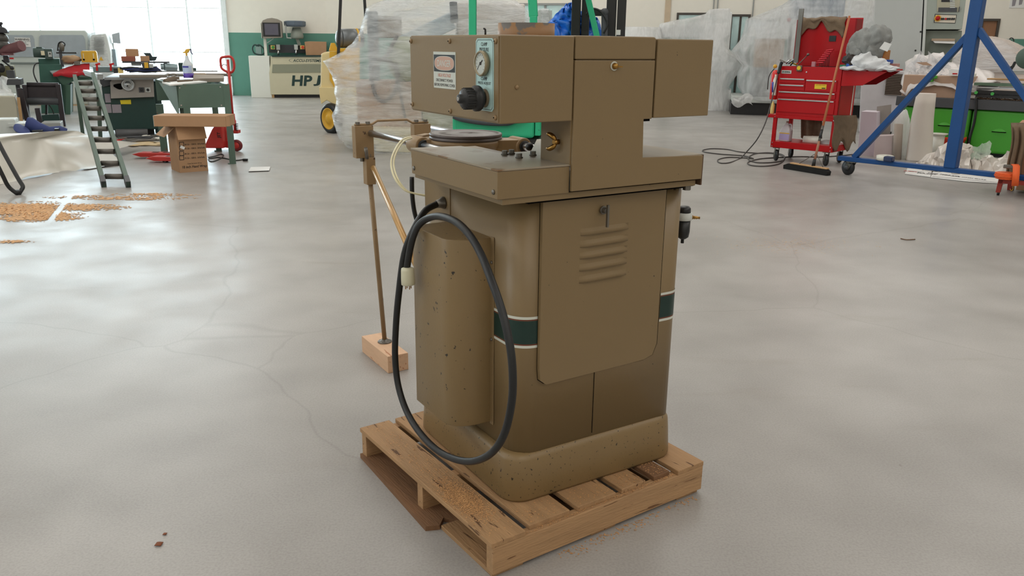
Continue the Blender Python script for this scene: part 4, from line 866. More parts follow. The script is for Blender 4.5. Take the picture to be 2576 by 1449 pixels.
pbox(MB(), ts, 363, 157, 373, 171, .1, .06).build('yellow_block', YEL, o, off=ts.i @ o.location)
onto(ts, 'aluminium_profile', ALU, 'short aluminium profile end beside the yellow block', 'profile', [(375, 161, 386, 171, .1, .12)])
f = MB().cyl(ts.at(404, 168, .4), ts.at(413, 168, .4), .055, n=18); f.cyl(ts.at(413, 168, .4), ts.at(445, 170, .45), .075, .07, n=6, sm=False); solo(f, 'spindle_unit', mat('pale_blue_grey', (150, 170, 176), .4, .3), ts, 'pale blue-grey spindle unit lying on the saw table', 'spindle', bev=.005)
onto(ts, 'motor', GREEND, 'dark green motor at the right end of the saw table', 'motor', [(450, 158, 470, 181, .5, .25), (470, 171, 494, 178, .5, .15)], bev=.01)
onto(ts, 'cardboard_sheet', mat('kraft_sheet', (170, 150, 128), .8), 'flat sheet of cardboard on the saw rails', 'cardboard', [(486, 185, 519, 192, -.1, .3)])
r_ = random.Random(9)
for k in range(5):
    f = MB(); y0 = 169+k*2.2; ptube(f, ts, [(302+k*6, y0+3, .2), (330+k*4, y0+r_.uniform(-2, 2)+1, .15), (365, y0+4+r_.uniform(-2, 1), .2), (395+k*3, y0+r_.uniform(-1, 2), .25)], .018, n=6, k=4); solo(f, 'cable', NAVY if k % 2 else BLK2, ts, ('navy' if k % 2 else 'black')+' cable heaped on the saw table', 'cable', 'dark cables heaped on the saw table')
onto(ts, 'pale_sheet', PAPER, 'folded pale sheet among the cables on the saw', 'sheet', [(330, 158, 355, 166, .45, .2)])
# green hopper cart
hc = Fr(578, 413, .44); t = thing('metal_hopper', 'grey-green steel hopper on legs, right of the table saw', 'hopper', hc)
HG = mat('hopper_green', (92, 116, 104), .45, var=.2, vs=3, chips=(120, 96, 76), chip_amt=.33, chip_s=8)
fl_, fr_ = hc.at(443, 213, 0), hc.at(566, 211, 0); zt = fr_.z; zb = hc.at(510, 271, 0).z
fbk = hc.at(390, 198, 1.7); bw = fr_.x-.02
f = MB(); f.hexa([V3((fl_.x, 0, zb)), V3((fr_.x, 0, zb)), V3((fr_.x, .03, zb)), V3((fl_.x, .03, zb)), V3((fl_.x, 0, zt)), V3((fr_.x, 0, zt)), V3((fr_.x, .03, zt)), V3((fl_.x, .03, zt))]); f.build('front_panel', HG, t)
f = MB(); L0 = V3((fl_.x, 0, zt)); L1 = V3((fbk.x, 1.7, zt)); f.hexa([V3((fl_.x, .0, zb)), V3((fl_.x, .02, zb-.12)), V3((fbk.x+.25, 1.7, zb-.12)), V3((fbk.x+.22, 1.68, zb)), L0, L0+V3((.03, 0, 0)), L1+V3((.03, 0, 0)), L1]); f.build('side_panel', HG, t)
f = MB().box(fr_.x-.03, fr_.x, .03, 1.7, zb, zt); f.build('side_panel', HG, t); MB().box(fbk.x, fr_.x, 1.68, 1.7, zb, zt).build('back_panel', HG, t); MB().box(fl_.x+.03, fr_.x-.03, .04, 1.66, zb+.0, zb+.02).build('floor_plate', HG, t)
for x, y in ((452, 221), (554, 219), (456, 265), (557, 265)): MB().lathe([(.012, 0), (.01, .006)], hc.at(x, y, 0), (0, -1, 0), 10).build('bolt', STEEL, t)
lw = .085
for (x0, y0, top__) in ((fr_.x-.03, .0, zt+.0), (fl_.x+.1, 1.55, zb), (fr_.x-.05, 1.55, zb), (fl_.x+.06, .0, zb)):
    f = MB(); f.box(x0, x0+lw, y0-.004, y0+.004, 0.012, top__).box(x0+lw-.008, x0+lw, y0, y0+lw, .012, top__).box(x0-.02, x0+lw, y0-.01, y0+.05, 0, .012); f.build('leg', HG, t)
q = hc.at(413, 373, 1.7); MB().box(q.x-.05, q.x+.05, 1.64, 1.70, 0, zb-.05).build('leg', HG, t)
# boards on the hopper
f = MB(); f.hexa([hc.at(*p)+V3((0, 0, dz)) for dz in (0, .05) for p in ((487, 207, .5), (563, 206, .5), (564, 198, 1.0), (487, 196, 1.0))]); solo(f, 'grey_plank', mat('grey_wood', (148, 138, 126), .8, var=.15), hc, 'grey weathered plank lying across the hopper', 'plank')
f = MB(); f.hexa([hc.at(*p)+V3((0, 0, dz)) for dz in (0, .018) for p in ((428, 216, -.05), (521, 208, .1), (482, 205, .9), (408, 209, 1.0))]); solo(f, 'white_board', PAPER, hc, 'thin white board lying on the near rim of the hopper', 'board')
f = MB(); pbox(f, hc, 422, 193, 452, 207, .9, .2); pbox(f, hc, 447, 201, 486, 208, .5, .2); f.cyl(hc.at(415, 206, .8), hc.at(440, 197, .9), .04, n=10); f.tube([hc.at(424, 192, .9), hc.at(426, 187, .9), hc.at(441, 186, .9), hc.at(443, 192, .9)], .008, n=6, k=3); solo(f, 'clamp_fixture', mat('brown_fixture', (112, 98, 84), .5, .4, var=.2), hc, 'brown metal clamp fixture lying in the hopper', 'fixture', bev=.004)
# spray bottle
sb = hc.at(475, 196, .95); t = thing('spray_bottle', 'spray bottle with yellow trigger and purple liquid on the hopper', 'bottle', loc=hc.m @ sb)
k = (hc.at(475, 123, .95).z-sb.z)/.33; 
MB().lathe([(.0, 0), (.056*k, 0), (.058*k, .01*k), (.058*k, .145*k), (.05*k, .165*k), (.026*k, .205*k), (.018*k, .24*k), (.018*k, .252*k)], n=22).build('bottle', mat('bottle_white', (220, 226, 230), .3, alpha=.92), t)
MB().cyl((0, 0, .004*k), (0, 0, .055*k), .0588*k, n=22).build('purple_liquid', mat('purple', (92, 66, 168), .3), t)
f = MB().grid([[V3((.0592*k*math.sin(a), -.0592*k*math.cos(a), z)) for a in [(-1.1+i*.22) for i in range(11)]] for z in (.06*k, .14*k)]); f.build('label', mat('label_blue', (190, 206, 236), .4), t, fix=False)
f = MB().grid([[V3((.0596*k*math.sin(a), -.0596*k*math.cos(a), z)) for a in [(-.9+i*.2) for i in range(8)]] for z in (.118*k, .136*k)]); f.build('label_stripe', mat('label_deep_blue', (60, 60, 160), .4), t, fix=False)
MB().cyl((0, 0, .25*k), (0, 0, .285*k), .011*k, n=10).build('neck', YEL, t)
MB().prism([(-.045*k, .285*k), (-.015*k, .30*k), (0, .325*k), (.03*k, .332*k), (.05*k, .325*k), (.02*k, .285*k), (.0, .278*k)], -.014*k, .014*k).build('spray_head', YEL, t, bev=.003)
MB().tube([(.03*k, 0, .325*k), (.055*k, 0, .325*k), (.055*k, 0, .30*k), (.075*k, 0, .265*k)], .006*k, n=6, k=3).build('trigger', mat('navy_plastic', (40, 44, 92), .4), t)
# hand wrap carton
q0, q1, q2 = G(453, 435), G(524, 429.5), G(439.5, 428.5)
rb2 = math.atan2(q1.y-q0.y, q1.x-q0.x); cb = Fr(453, 435, rb2); W_ = (q1-q0).length; t = thing('cardboard_box', 'open brown carton printed 18 inch hand wrap on the floor', 'box', cb)
HT = cb.at(480, 316, 0).z; Dp = .40; lf = cb.at(439.5, 400, 0)
MB().box(0, W_, 0, .006, 0, HT).build('front_side', CARD, t); MB().box(0, W_, Dp-.006, Dp, 0, HT).build('back_side', CARD, t); MB().box(0, .006, .006, Dp-.006, 0, HT).build('left_side', CARD, t); MB().box(W_-.006, W_, .006, Dp-.006, 0, HT).build('right_side', CARD, t); MB().box(.006, W_-.006, .006, Dp-.006, 0, .006).build('bottom', CARDD, t)
MB().hexa([V3((0, -.075, HT-.165)), V3((W_, -.075, HT-.165)), V3((W_, -.069, HT-.165)), V3((0, -.069, HT-.165)), V3((0, -.0, HT)), V3((W_, -.0, HT)), V3((W_, .006, HT)), V3((0, .006, HT))]).build('front_flap', mat('cardboard_light', (190, 150, 114), .8), t)
MB().hexa([V3((-.15, .0, HT-.13)), V3((-.15, Dp, HT-.13)), V3((-.144, Dp, HT-.13)), V3((-.144, .0, HT-.13)), V3((0, 0, HT)), V3((0, Dp, HT)), V3((.006, Dp, HT)), V3((.006, 0, HT))]).build('left_flap', CARD, t)
for k, y in enumerate((363, 373, 386, 397)):
    q = cb.at(457, y, -.001); s_ = .026; f = MB()
    for (a, b) in (((-s_, -s_), (s_, -s_)), ((s_, -s_), (s_, s_)), ((s_, s_), (-s_, s_)), ((-s_, s_), (-s_, -s_))): f.beam((q.x+a[0], q.y, q.z+a[1]), (q.x+b[0], q.y, q.z+b[1]), .002, .007, (0, 0, 1) if a[1] == b[1] else (1, 0, 0))
    f.build('check_box', INK, t)
    text(['80 GA - 1500 ft - 20 lb Rolls', '90 GA - 1500 ft - 20 lb Rolls', '80 GA - 1000 ft - 18 lb Rolls', '75 GA - 1500 ft - 16 lb Rolls'][k], INK, t, cb.at(490, y-.5, -.0008), (1, 0, 0), (0, 0, 1), width=W_*.70, height=.022)
text('Cast Stretch Wrap', INK, t, cb.at(490, 411, -.0008), (1, 0, 0), (0, 0, 1), width=W_*.5, height=.018)
text('18 inch Hand Wrap', INK, t, cb.at(490, 419.5, -.0008), (1, 0, 0), (0, 0, 1), width=W_*.86, height=.045, bold=.015)
MB().cbox(cb.at(459, 371, -.003), (.055, .002, .035), Matrix.Rotation(.5, 3, 'Y')).build('shipping_label', PAPER, t)
# long carton lying across it
lb_ = Fr(453, 435, math.radians(2.5)); zc = HT+.003
a, b = lb_.at(391, 303, -.02), lb_.at(571, 294, -.02); f = MB().box(a.x, b.x, -.08, .30, zc, zc+.135); o = solo(f, 'long_carton', CARD, lb_, 'long narrow brown carton lying across the open carton', 'box', bev=.006)
MB().box(b.x, b.x+.05, -.08, -.074, zc+.01, zc+.13).build('end_flap', CARD, o, off=lb_.i @ o.location); MB().box(a.x-.003, a.x, -.08, .30, zc, zc+.135).build('end_tape', WHITE, o, off=lb_.i @ o.location)
# red pallet jack
pj = Fr(595, 381, 0); t = thing('pallet_jack', 'red hand pallet jack behind the hopper, forks pointing left', 'pallet jack', pj)
for (tip, y_) in (((331, 386), 0.25), ((365, 396), -.28)):
    a = pj.gr(*tip, .075); bx = pj.at(540, 378, y_).x
    f = MB().prism([(a.x, .06), (a.x+.12, .025), (a.x+.35, .025), (bx, .02), (bx, .085), (a.x+.1, .085)], a.y-.0, a.y+.17); 
    M_ = Matrix.Translation(V3((0, 0, 0))); f.build('fork', REDJ, t, bev=.006)
    MB().cyl((a.x+.25, a.y+.03, .03), (a.x+.25, a.y+.14, .03), .03, n=14).build('fork_roller', BLACK, t)
    for k in range(2): MB().box(a.x+.26+k*.16, a.x+.36+k*.16, a.y+.05, a.y+.12, .084, .0865).build('fork_slot', DARK, t)
bx0, bx1 = pj.at(520, 360, 0).x, pj.at(568, 360, 0).x
f = MB().prism([(bx0-.0, .06), (bx1, .06), (bx1, .44), (bx0+.22, .44), (bx0+.14, .34), (bx0+.02, .12)], -.12, .30); f.build('body', REDJ, t, bev=.012)
MB().prism([(bx1-.05, .06), (bx1+.12, .03), (bx1+.16, .10), (bx1+.02, .16), (bx1, .44), (bx1-.06, .44)], .02, .16).build('pump_base', REDJ, t, bev=.008)
wc_ = pj.at(594, 367, 0); MB().lathe([(.062, 0), (.085, .004), (.09, .02), (.09, .045), (.085, .06), (.062, .065)], (wc_.x, -.01, .09), (0, 1, 0), 26).build('steer_wheel', mat('dark_red_tyre', (120, 34, 40), .5), t)
MB().lathe([(.0, 0), (.045, .0), (.05, .01), (.05, .06)], (wc_.x, -.02, .09), (0, 1, 0), 18).build('wheel_hub', REDJ, t)
MB().cyl(pj.at(592, 332, .03), pj.at(590, 302, .03), .022, n=14).build('pump_piston', REDJ, t); f = MB()
for k in range(6): q = lerp(pj.at(596, 328, .02), pj.at(595, 312, .02), k/5); f.lathe([(.022, 0), (.027, .004), (.022, .008)], q, (0, 0, 1), 12)
f.build('spring', BLACK, t); pbox(MB(), pj, 576, 316, 584, 328, -.01, .02).build('jack_label', WHITE, t); pbox(MB(), pj, 575, 328, 598, 336, .0, .14).build('pump_bracket', REDJ, t, bev=.004)
MB().cyl(pj.at(586, 300, .03), pj.at(573, 150, .12), .020, n=14).build('handle_shaft', REDJ, t)
MB().cyl(pj.at(588, 315, .03), pj.at(585, 286, .04), .032, n=14).build('handle_socket', REDJ, t)
ptube(MB(), pj, [(571, 181), (558, 172), (555, 158), (556, 146), (566, 143), (580, 143), (587, 152), (589, 168), (585, 180), (575, 183)], .019, .12, closed=True).build('grip_loop', REDJ, t)
ptube(MB(), pj, [(558, 167), (562, 162), (570, 164)], .008, .12).build('release_lever', STEEL, t)
text('JET', BLK2, t, V3(((bx0+bx1)/2+.1, -.1215, .26)), (0, 0, 1), (-1, 0, 0), height=.06, bold=.02)
# black cable with plug on the floor, scrap plate, floor litter
gf = Fr(570, 400, 0); f = MB(); f.tube([gf.gr(x, y, .008) for x, y in ((524, 396), (540, 393), (556, 388), (562, 391), (556, 398), (540, 405), (530, 406), (524, 400), (534, 398), (548, 396), (570, 399), (585, 403), (600, 403), (612, 401))], .008, n=6); o = solo(f, 'power_cord', BLACK, gf, 'thin black power cord with a plug beside the hopper leg', 'cord')
f = MB().cbox(gf.gr(617, 402, .018), (.07, .04, .032)); f.build('plug', BLACK, o, off=gf.i @ o.location, bev=.006)
f = MB().add([G(*p, .004) for p in ((625, 431), (631, 420), (680, 419), (677, 429))]+[G(*p, .012) for p in ((625, 431), (631, 420), (680, 419), (677, 429))], [(0, 3, 2, 1), (4, 5, 6, 7), (0, 1, 5, 4), (1, 2, 6, 5), (2, 3, 7, 6), (3, 0, 4, 7)])
W0 = Fr(0, 0, 0, org=(0, 0, 0)); solo(f, 'scrap_plate', PAPER, W0, 'flat white scrap strip lying on the floor right of the carton', 'scrap')
r_ = random.Random(21)
for k in range(8):
    y = 342+k*2.1; x0 = 298+r_.uniform(-6, 20); x1 = 398+r_.uniform(-20, 8); f = MB().cyl(G(x0, y+r_.uniform(0, 6), .02+.01*(k % 3)), G(x1, y-r_.uniform(0, 5), .02+.01*(k % 3)), .014, n=7); solo(f, 'steel_rod', STEELD if k % 2 else GREYD, W0, 'thin grey rod lying in front of the table saw', 'rod', 'rods on the floor by the table saw')
f = MB().cyl(G(290, 355, .02), G(312, 352, .02), .02, n=8); solo(f, 'red_bar', RED, W0, 'short red bar lying on the floor by the conveyor', 'bar')
for (x, y) in ((364, 343), (396, 349)): f = MB().cyl(G(x-5, y+1, .03), G(x+6, y, .03), .028, n=12); f.cyl(G(x+6, y, .03), G(x+14, y-.5, .03), .02, n=10); solo(f, 'connector', WHITE, W0, ('left one' if x < 380 else 'right one')+' of two white connector ends on the floor rods by the saw', 'connector', 'connectors among the floor rods')
f = MB(); g = [[G(320+(420-320)*i/9, 366-9*j/3+math.sin(i*1.1)*.8, .01+.05*max(0, noise.noise(V3((i*.4, j*.6, 5))))) for i in range(10)] for j in range(4)]
solo(MB().grid(g), 'flattened_cardboard', mat('cream_card', (206, 184, 146), .8, var=.1), W0, 'flattened pale cardboard on the floor by the hopper legs', 'cardboard', solid=.012, fix=False)
# sawdust drifts at left

def dust_patch(f, dens, x0, x1, y0, y1, step, zf=.004, seed=0):
    """thin uneven film of dust: cells of a floor grid kept where the density is high"""
    nx_, ny_ = int((x1-x0)/step), int((y1-y0)/step); idx = {}
    def vid(i, j):
        if (i, j) not in idx:
            x, y = x0+i*step, y0+j*step; idx[(i, j)] = len(f.v); q = noise.noise(V3((x*23, y*23, seed)))
            f.v.append(V3((x+.3*step*q, y+.3*step*noise.noise(V3((y*31, x*17, 4))), zf*(.35+max(0, dens(x, y))*1.2+.5*abs(q)))))
        return idx[(i, j)]
    for i in range(nx_):
        for j in range(ny_):
            x, y = x0+i*step, y0+j*step
            if dens(x, y) > .16 and dens(x, y) + .45*noise.noise(V3((x*5, y*5, seed))) + .35*noise.noise(V3((x*14, y*14, seed))) + .75*noise.noise(V3((x*38, y*38, seed))) + .4*noise.noise(V3((x*90, y*90, 3))) > .36:
                f.f.append((vid(i, j), vid(i+1, j), vid(i+1, j+1), vid(i, j+1))); f.s.append(True)
_c = [(G(40, 528), .42, .33, 1.25), (G(110, 545), .30, .20, 1.1), (G(190, 522), .42, .16, .9), (G(300, 498), .75, .13, .55), (G(20, 609), .16, .05, .8), (G(390, 490), .5, .10, .42)]
_s0, _s1 = G(120, 560), G(165, 505); _sd = (_s1-_s0).normalized()
def _dens(x, y):
    d = max(k*math.exp(-((x-c.x)/a)**2-((y-c.y)/b)**2) for c, a, b, k in _c)
    p = V3((x, y, 0))-_s0; off_ = abs(p.x*_sd.y-p.y*_sd.x)
    return d-(1.2 if off_ < .03 and 0 < p.dot(_sd) < 2.2 else 0)
f = MB(); dust_patch(f, _dens, -6.2, -2.6, 6.0, 9.4, .013)
o = solo(f, 'sawdust', mat('orange_sawdust', (216, 172, 128), .95, var=.42, vs=26, bump=.8, bs=160), W0, 'orange sawdust drift swept over the floor at the left edge', 'sawdust', kind='stuff', fix=False)
r_ = random.Random(31); pts = []
for _ in range(60000):
    x, y = r_.uniform(-6.2, -2.6), r_.uniform(6.2, 9.4); d = _dens(x, y)
    if d+.3*noise.noise(V3((x*4, y*4, 2))) > .45+r_.random()*1.2: pts.append((x, y, .004+r_.random()*.010))
f = MB()
for p in pts:
    s_ = .011*r_.uniform(.4, 1.6); a_ = r_.uniform(0, 6.3); c_ = V3(p)
    f.add([c_+V3((math.cos(a_+t_)*s_, math.sin(a_+t_)*s_*.6, r_.uniform(-.3, .6)*s_)) for t_ in (0, 2.1, 4.2)], [(0, 1, 2)])
f.build('shavings', mat('orange_shavings', (226, 180, 132), .9, var=.3, vs=40), o, off=W0.i @ o.location, kind='stuff', fix=False)
# ================================================================ CENTRE BACKGROUND
# boring machine with monitor
hp = Fr(684, 246, .2); t = thing('boring_machine', 'cream machine lettered HPJ with a monitor on a post, by the green wall', 'machine', hp)
HC = mat('hpj_cream', (206, 200, 172), .5, var=.03); HD = mat('hpj_band', (142, 144, 124), .5, var=.03)
ppoly(MB(), hp, [(681, 238), (880, 238), (880, 141), (681, 142), (680, 163), (677, 184)], 0, .7).build('housing', HC, t, bev=.01)
ppoly(MB(), hp, [(686, 162), (880, 161), (880, 181), (684, 183)], -.02, .022).build('dark_band', HD, t)
ppoly(MB(), hp, [(684, 139.5), (880, 139), (880, 142.5), (684, 143)], -.04, .74).build('top_edge', GREEND, t)
pbox(MB(), hp, 684, 238, 690, 246, .02, .3).build('foot', mat('timber', ()), t); pbox(MB(), hp, 690, 238, 878, 245, .1, .6).build('plinth', BLK2, t)
SD = MB(); a = hp.at(681, 190, 0); SD.box(a.x-.62, a.x-.01, .02, .8, 0, hp.at(681, 140, 0).z-.01); SD.build('side_cabinet', mat('hpj_white', (232, 234, 226), .5, var=.02), t, bev=.01)
text('ACCU-SYSTEMS', GREEND, t, hp.at(772.5, 152.5, -.003), (1, 0, 0), (0, 0, 1), width=abs(hp.at(808, 152, 0).x-hp.at(737, 152, 0).x), height=.085, bold=.02, shear=.2)
e0, e1 = hp.at(727, 152.5, -.002), hp.at(818, 152.5, -.002); cc = (e0+e1)/2; ra_, rb3 = (e1.x-e0.x)/2, .10
f = MB(); N_ = 40; f.add([cc+V3((ra_*k_*math.cos(6.2832*i/N_), 0, rb3*k_*math.sin(6.2832*i/N_))) for k_ in (1, .975) for i in range(N_)], [(i, (i+1) % N_, N_+(i+1) % N_, N_+i) for i in range(N_)]); f.build('oval_line', GREEND, t, fix=False)
for s_, xa_, xb_ in (('HP', 733, 786), ('J', 788, 810)): text(s_, GREEND, t, hp.at((xa_+xb_)/2, 203, -.003), (1, 0, 0), (0, 0, 1), width=abs(hp.at(xb_, 203, 0).x-hp.at(xa_, 203, 0).x), height=hp.at(770, 189.5, 0).z-hp.at(770, 216, 0).z, bold=.035, shear=.12)
f = MB(); q = [(657, 58), (661, 51), (672, 46.5), (684, 45), (697, 47.5), (707, 53), (708, 60), (710, 95), (662, 97)]; ppoly(f, hp, q, .1, .45); mo_ = f.build('monitor', mat('monitor_grey', (150, 142, 130), .5), t, bev=.01)
pbox(MB(), hp, 661, 57, 705, 92, .085, .02).build('bezel', BLK2, mo_); pbox(MB(), hp, 666, 60, 700, 88, .075, .015).build('screen', mat('dark_screen', (92, 90, 104), .2), mo_)
MB().box(hp.at(657, 70, .1).x-.012, hp.at(657, 70, .1).x, .12, .53, hp.at(657, 96, .1).z, hp.at(657, 58, .1).z).build('side_cover', WHITE, mo_)
pbox(MB(), hp, 664, 95, 671, 141, .3, .1).build('post', WHITE, t); pbeam(MB(), hp, (672, 108), (688, 97), .02, .02, .3).build('stay', GREYL, t)
f = MB(); q = hp.at(742, 61, .5); f.lathe([(.30, -.07), (.33, -.02), (.33, .08), (.28, .10), (.0, .10)], q, (0, 0, 1), 8, sm=False); f.build('lamp_plate', mat('slate_blue', (96, 108, 122), .5), t)
MB().lathe([(.0, -.30), (.18, -.30), (.20, -.26), (.20, -.20), (.12, .03), (.0, .03)], hp.at(746, 72, .5), (0, 0, 1), 24).build('spindle_motor', mat('mid_grey_green', (140, 146, 136), .45), t)
pbeam(MB(), hp, (746, 93), (754, 114), .14, .10, .55).build('motor_arm', mat('mid_grey_green', ()), t); ptube(MB(), hp, [(719, 60), (720, 80), (722, 95), (733, 96)], .025, .4, n=6, k=1, smooth=False).build('bracket_rod', GREYL, t)
pbox(MB(), hp, 676, 113, 800, 133, .6, .1).build('back_rail', GREYD, t); 
for x0, x1, c in ((681, 691, (60, 140, 60)), (755, 766, (220, 70, 40))):
    bx_ = pbox(MB(), hp, x0, 114, x1, 124, .3, .15).build('push_button_box', mat('pale_yellow2', (230, 200, 110), .5), t); q = hp.at((x0+x1)/2+1, 119, .29); MB().cyl(q, q+V3((0, -.03, 0)), .045, n=14).build('push_button', mat('btn%d' % c[0], c, .4), bx_)
for x in (699, 744): f = MB(); pbox(f, hp, x-4, 112, x+5, 125, .4, .1); f.build('clamp_block', GREYL, t); MB().cyl(hp.at(x+1, 125, .4), hp.at(x+1, 140, .4), .03, n=8).build('clamp_rod', STEEL, t)
ptube(MB(), hp, [(652, 116), (640, 113), (635, 122), (640, 134), (655, 138), (664, 134), (663, 122), (652, 113), (645, 116)], .022, .6, n=8).build('coiled_hose', GREEND, t); pbox(MB(), hp, 643, 111, 657, 140, .6, .2).build('pump_unit', mat('blue_green_grey', (130, 152, 148), .5), t)
f = MB(); ppoly(f, hp, [(770, 139), (821, 139), (821, 105), (777, 104), (766, 105)], .1, .45); solo(f, 'cardboard_box', CARD, hp, 'brown cardboard box standing on the cream machine lettered HPJ', 'box', bev=.01)
# yellow floor truck with gas cylinder
yt = Fr(828, 335, .2); t = thing('yellow_truck', 'yellow industrial truck, front painted window-lit cream, with grey gas cylinder, behind the big wrapped machine', 'truck', yt)
YC = mat('window_lit_yellow', (226, 206, 152), .4, var=.06)  # window light painted in: cream tone for the lit yellow front
ppoly(MB(), yt, [(806, 221), (834, 226), (900, 226), (900, 150), (870, 130), (838, 128), (808, 134)], .15, 1.6).build('bonnet', YC, t, bev=.03)
ppoly(MB(), yt, [(829, 129), (905, 128), (905, 215), (842, 222), (829, 200)], .13, .05).build('yellow_side', YEL, t, bev=.005)
ppoly(MB(), yt, [(803, 219), (905, 222), (905, 290), (848, 290), (838, 262), (822, 252), (808, 262), (804, 240)], .10, .08).build('skirt', YC, t, bev=.01)
ppoly(MB(), yt, [(827, 128), (832, 108), (842, 108), (848, 122), (905, 120), (905, 130)], .3, .8).build('cylinder_cradle', YEL, t, bev=.01)
c_ = yt.at(829, 299, .0); ax_ = V3((-.80, -.6, 0)); k_ = .29
MB().lathe([(.16, -.08), (.25, -.075), (k_-.01, -.05), (k_, 0), (k_-.01, .05), (.25, .08), (.20, .082), (.19, .05), (.15, .04), (.07, .06), (.06, .09), (.0, .09)], c_+V3((.04, .05, 0)), ax_, 30).build('wheel', BLACK, t)
MB().lathe([(.195, .05), (.20, .084), (.185, .086), (.17, .05), (.10, .055), (.08, .085), (.055, .095), (.0, .095)], c_+V3((.04, .05, 0)), ax_, 26).build('wheel_rim', YEL, t)
f = MB(); a, b = yt.at(843, 96, .6), yt.at(908, 96, .75); f.cyl(a+V3((.1, 0, 0)), b, .175, n=26); f.ball(a+V3((.1, 0, 0)), (.10, .175, .175), 10); f.build('gas_cylinder', mat('cylinder_grey', (116, 120, 122), .35, .3), t)
MB().cyl(lerp(a, b, .78), lerp(a, b, .86), .183, n=26).build('cylinder_strap', YEL, t)
f = MB(); f.beam(yt.at(851, 142, .1), yt.at(858, -30, .1), .055, .05); f.build('guard_post', BLK2, t); f = MB(); f.beam(yt.at(920, 48, .9), yt.at(915, -30, .9), .055, .05); f.build('guard_post', BLK2, t)
# big stretch-wrapped machine
bw_ = Fr(1000, 384, .12); t = thing('wrapped_router', 'big machine in stretch film on a cream base, behind the tan machine', 'wrapped machine', bw_)
PNK = mat('pinkish_card', (196, 170, 152), .7, var=.1); GRN2 = mat('pale_olive', (168, 172, 142), .6, var=.1)
f = MB(); ppoly(f, bw_, [(880, 350), (945, 365), (945, 382), (1115, 388), (1115, 330), (880, 322)], .0, 1.6); f.build('base', CREAM, t, bev=.02)
pbox(MB(), bw_, 898, 205, 1060, 345, .45, .9).build('lower_cabinet', PNK, t, bev=.02)
pbox(MB(), bw_, 1062, 200, 1200, 345, .5, 1.0).build('right_cabinet', GRN2, t, bev=.02)
pbox(MB(), bw_, 925, 28, 952, 210, .7, .3).build('column', mat('mid_grey_blue', (120, 126, 130), .5), t, bev=.02)
pbox(MB(), bw_, 938, 40, 1010, 95, .8, .5).build('head_cover', mat('warm_grey', (170, 160, 150), .6), t, bev=.02)
f = MB(); pbeam(f, bw_, (1000, 118), (1138, 52), .45, .26, .9); f.build('long_arm', mat('pale_blue_grey3', (172, 186, 194), .5), t, bev=.02)
pbeam(MB(), bw_, (1140, 4), (1143, 58), .12, .09, .55).build('dark_band', mat('charcoal', (66, 70, 74), .5), t, bev=.02)
pbox(MB(), bw_, 1150, 8, 1320, 205, .9, .6).build('side_enclosure', mat('pale_pinkish', (206, 198, 190), .6), t, bev=.03)
MB().ball(bw_.at(1020, 150, .55), (.28, .2, .36), 12).build('motor_cover', GRN2, t)
f = MB(); ptube(f, bw_, [(936, 205), (945, 240), (965, 255), (990, 235), (1000, 200), (990, 165), (965, 150), (945, 160), (934, 185)], .028, .40, closed=True, n=8); f.build('hose_loop', mat('hose_grey', (104, 96, 92), .6), t)
ptube(MB(), bw_, [(1000, 90, .4), (985, 115, .38), (972, 140, .36), (950, 150, .36), (943, 120, .36), (950, 100, .4)], .028, n=8).build('hose', mat('hose_grey', ()), t)
ptube(MB(), bw_, [(998, 150, .4), (1000, 190, .36), (1010, 250, .34), (1022, 310, .3)], .022, n=8).build('cable', mat('hose_grey', ()), t)
rows = [(-40, 1130, 1262), (-18, 1050, 1275), (4, 985, 1292), (14, 938, 1305), (26, 921, 1322), (50, 917, 1329), (85, 906, 1331), (112, 886, 1331), (130, 866, 1331), (146, 838, 1332), (156, 817, 1332), (166, 824, 1330), (190, 838, 1325), (215, 845, 1320), (232, 843, 1318), (252, 847, 1310), (270, 844, 1300), (290, 838, 1290), (312, 846, 1280), (340, 855, 1270), (360, 872, 1262), (372, 905, 1250)]
f = MB(); film(f, bw_, rows, 2.1, -.25, n=64, amp=.07, fq=1.6, pw=.55, sub=5); f.build('stretch_film', wrap_mat('stretch_film_big', (240, 242, 244), .60, 2.2, (.7, .7, 3.6), rough=.14, strength=1.0), t, fix=False)
# green forklift, behind the clamp head
gk = Fr(1250, 470, -.12); t = thing('green_forklift', 'bright green forklift with black mast, seen past the tan clamp head', 'forklift', gk)
pbox(MB(), gk, 1137, 250, 1344, 346, .0, 1.1).build('counterweight', FGREEN, t, bev=.04, seg=3); pbox(MB(), gk, 1346, 262, 1360, 342, .02, 1.1).build('side_panel', FGREEN, t, bev=.01)
f = MB(); rr_ = []
f.tube([gk.at(1142, 292, -.03), gk.at(1165, 300, -.05), gk.at(1220, 308, -.06), gk.at(1275, 309, -.06), gk.at(1300, 300, -.05), gk.at(1330, 290, -.03)], .035, n=8); f.build('rubber_trim', mat('charcoal', ()), t)
pbox(MB(), gk, 1155, 280, 1290, 300, -.04, .1).build('grille', BLK2, t)
pbox(MB(), gk, 1150, 344, 1358, 400, .15, .95).build('chassis', BLK2, t, bev=.02)
for x in (1180, 1338): q = gk.at(x, 410, .1); MB().lathe([(.12, 0), (.21, .01), (.23, .04), (.23, .14), (.21, .17), (.12, .18)], V3((q.x, .02, .23)), (0, 1, 0), 26).build('wheel', BLACK, t)
pbeam(MB(), gk, (1189, 255), (1189, -60), .085, .06, .1).build('guard_post', FGREEN, t, bev=.008)
f = MB(); f.beam(gk.at(1343, 255, .1), gk.at(1342, 40, .1), .085, .06); f.beam(gk.at(1342, 42, .1), gk.at(1336, -60, .1), .10, .06); f.build('guard_post', FGREEN, t, bev=.008)
f = MB(); f.beam(gk.at(1506, 110, 1.6), gk.at(1471, -40, 1.6), .075, .075); f.build('guard_strut', FGREEN, t, bev=.008)
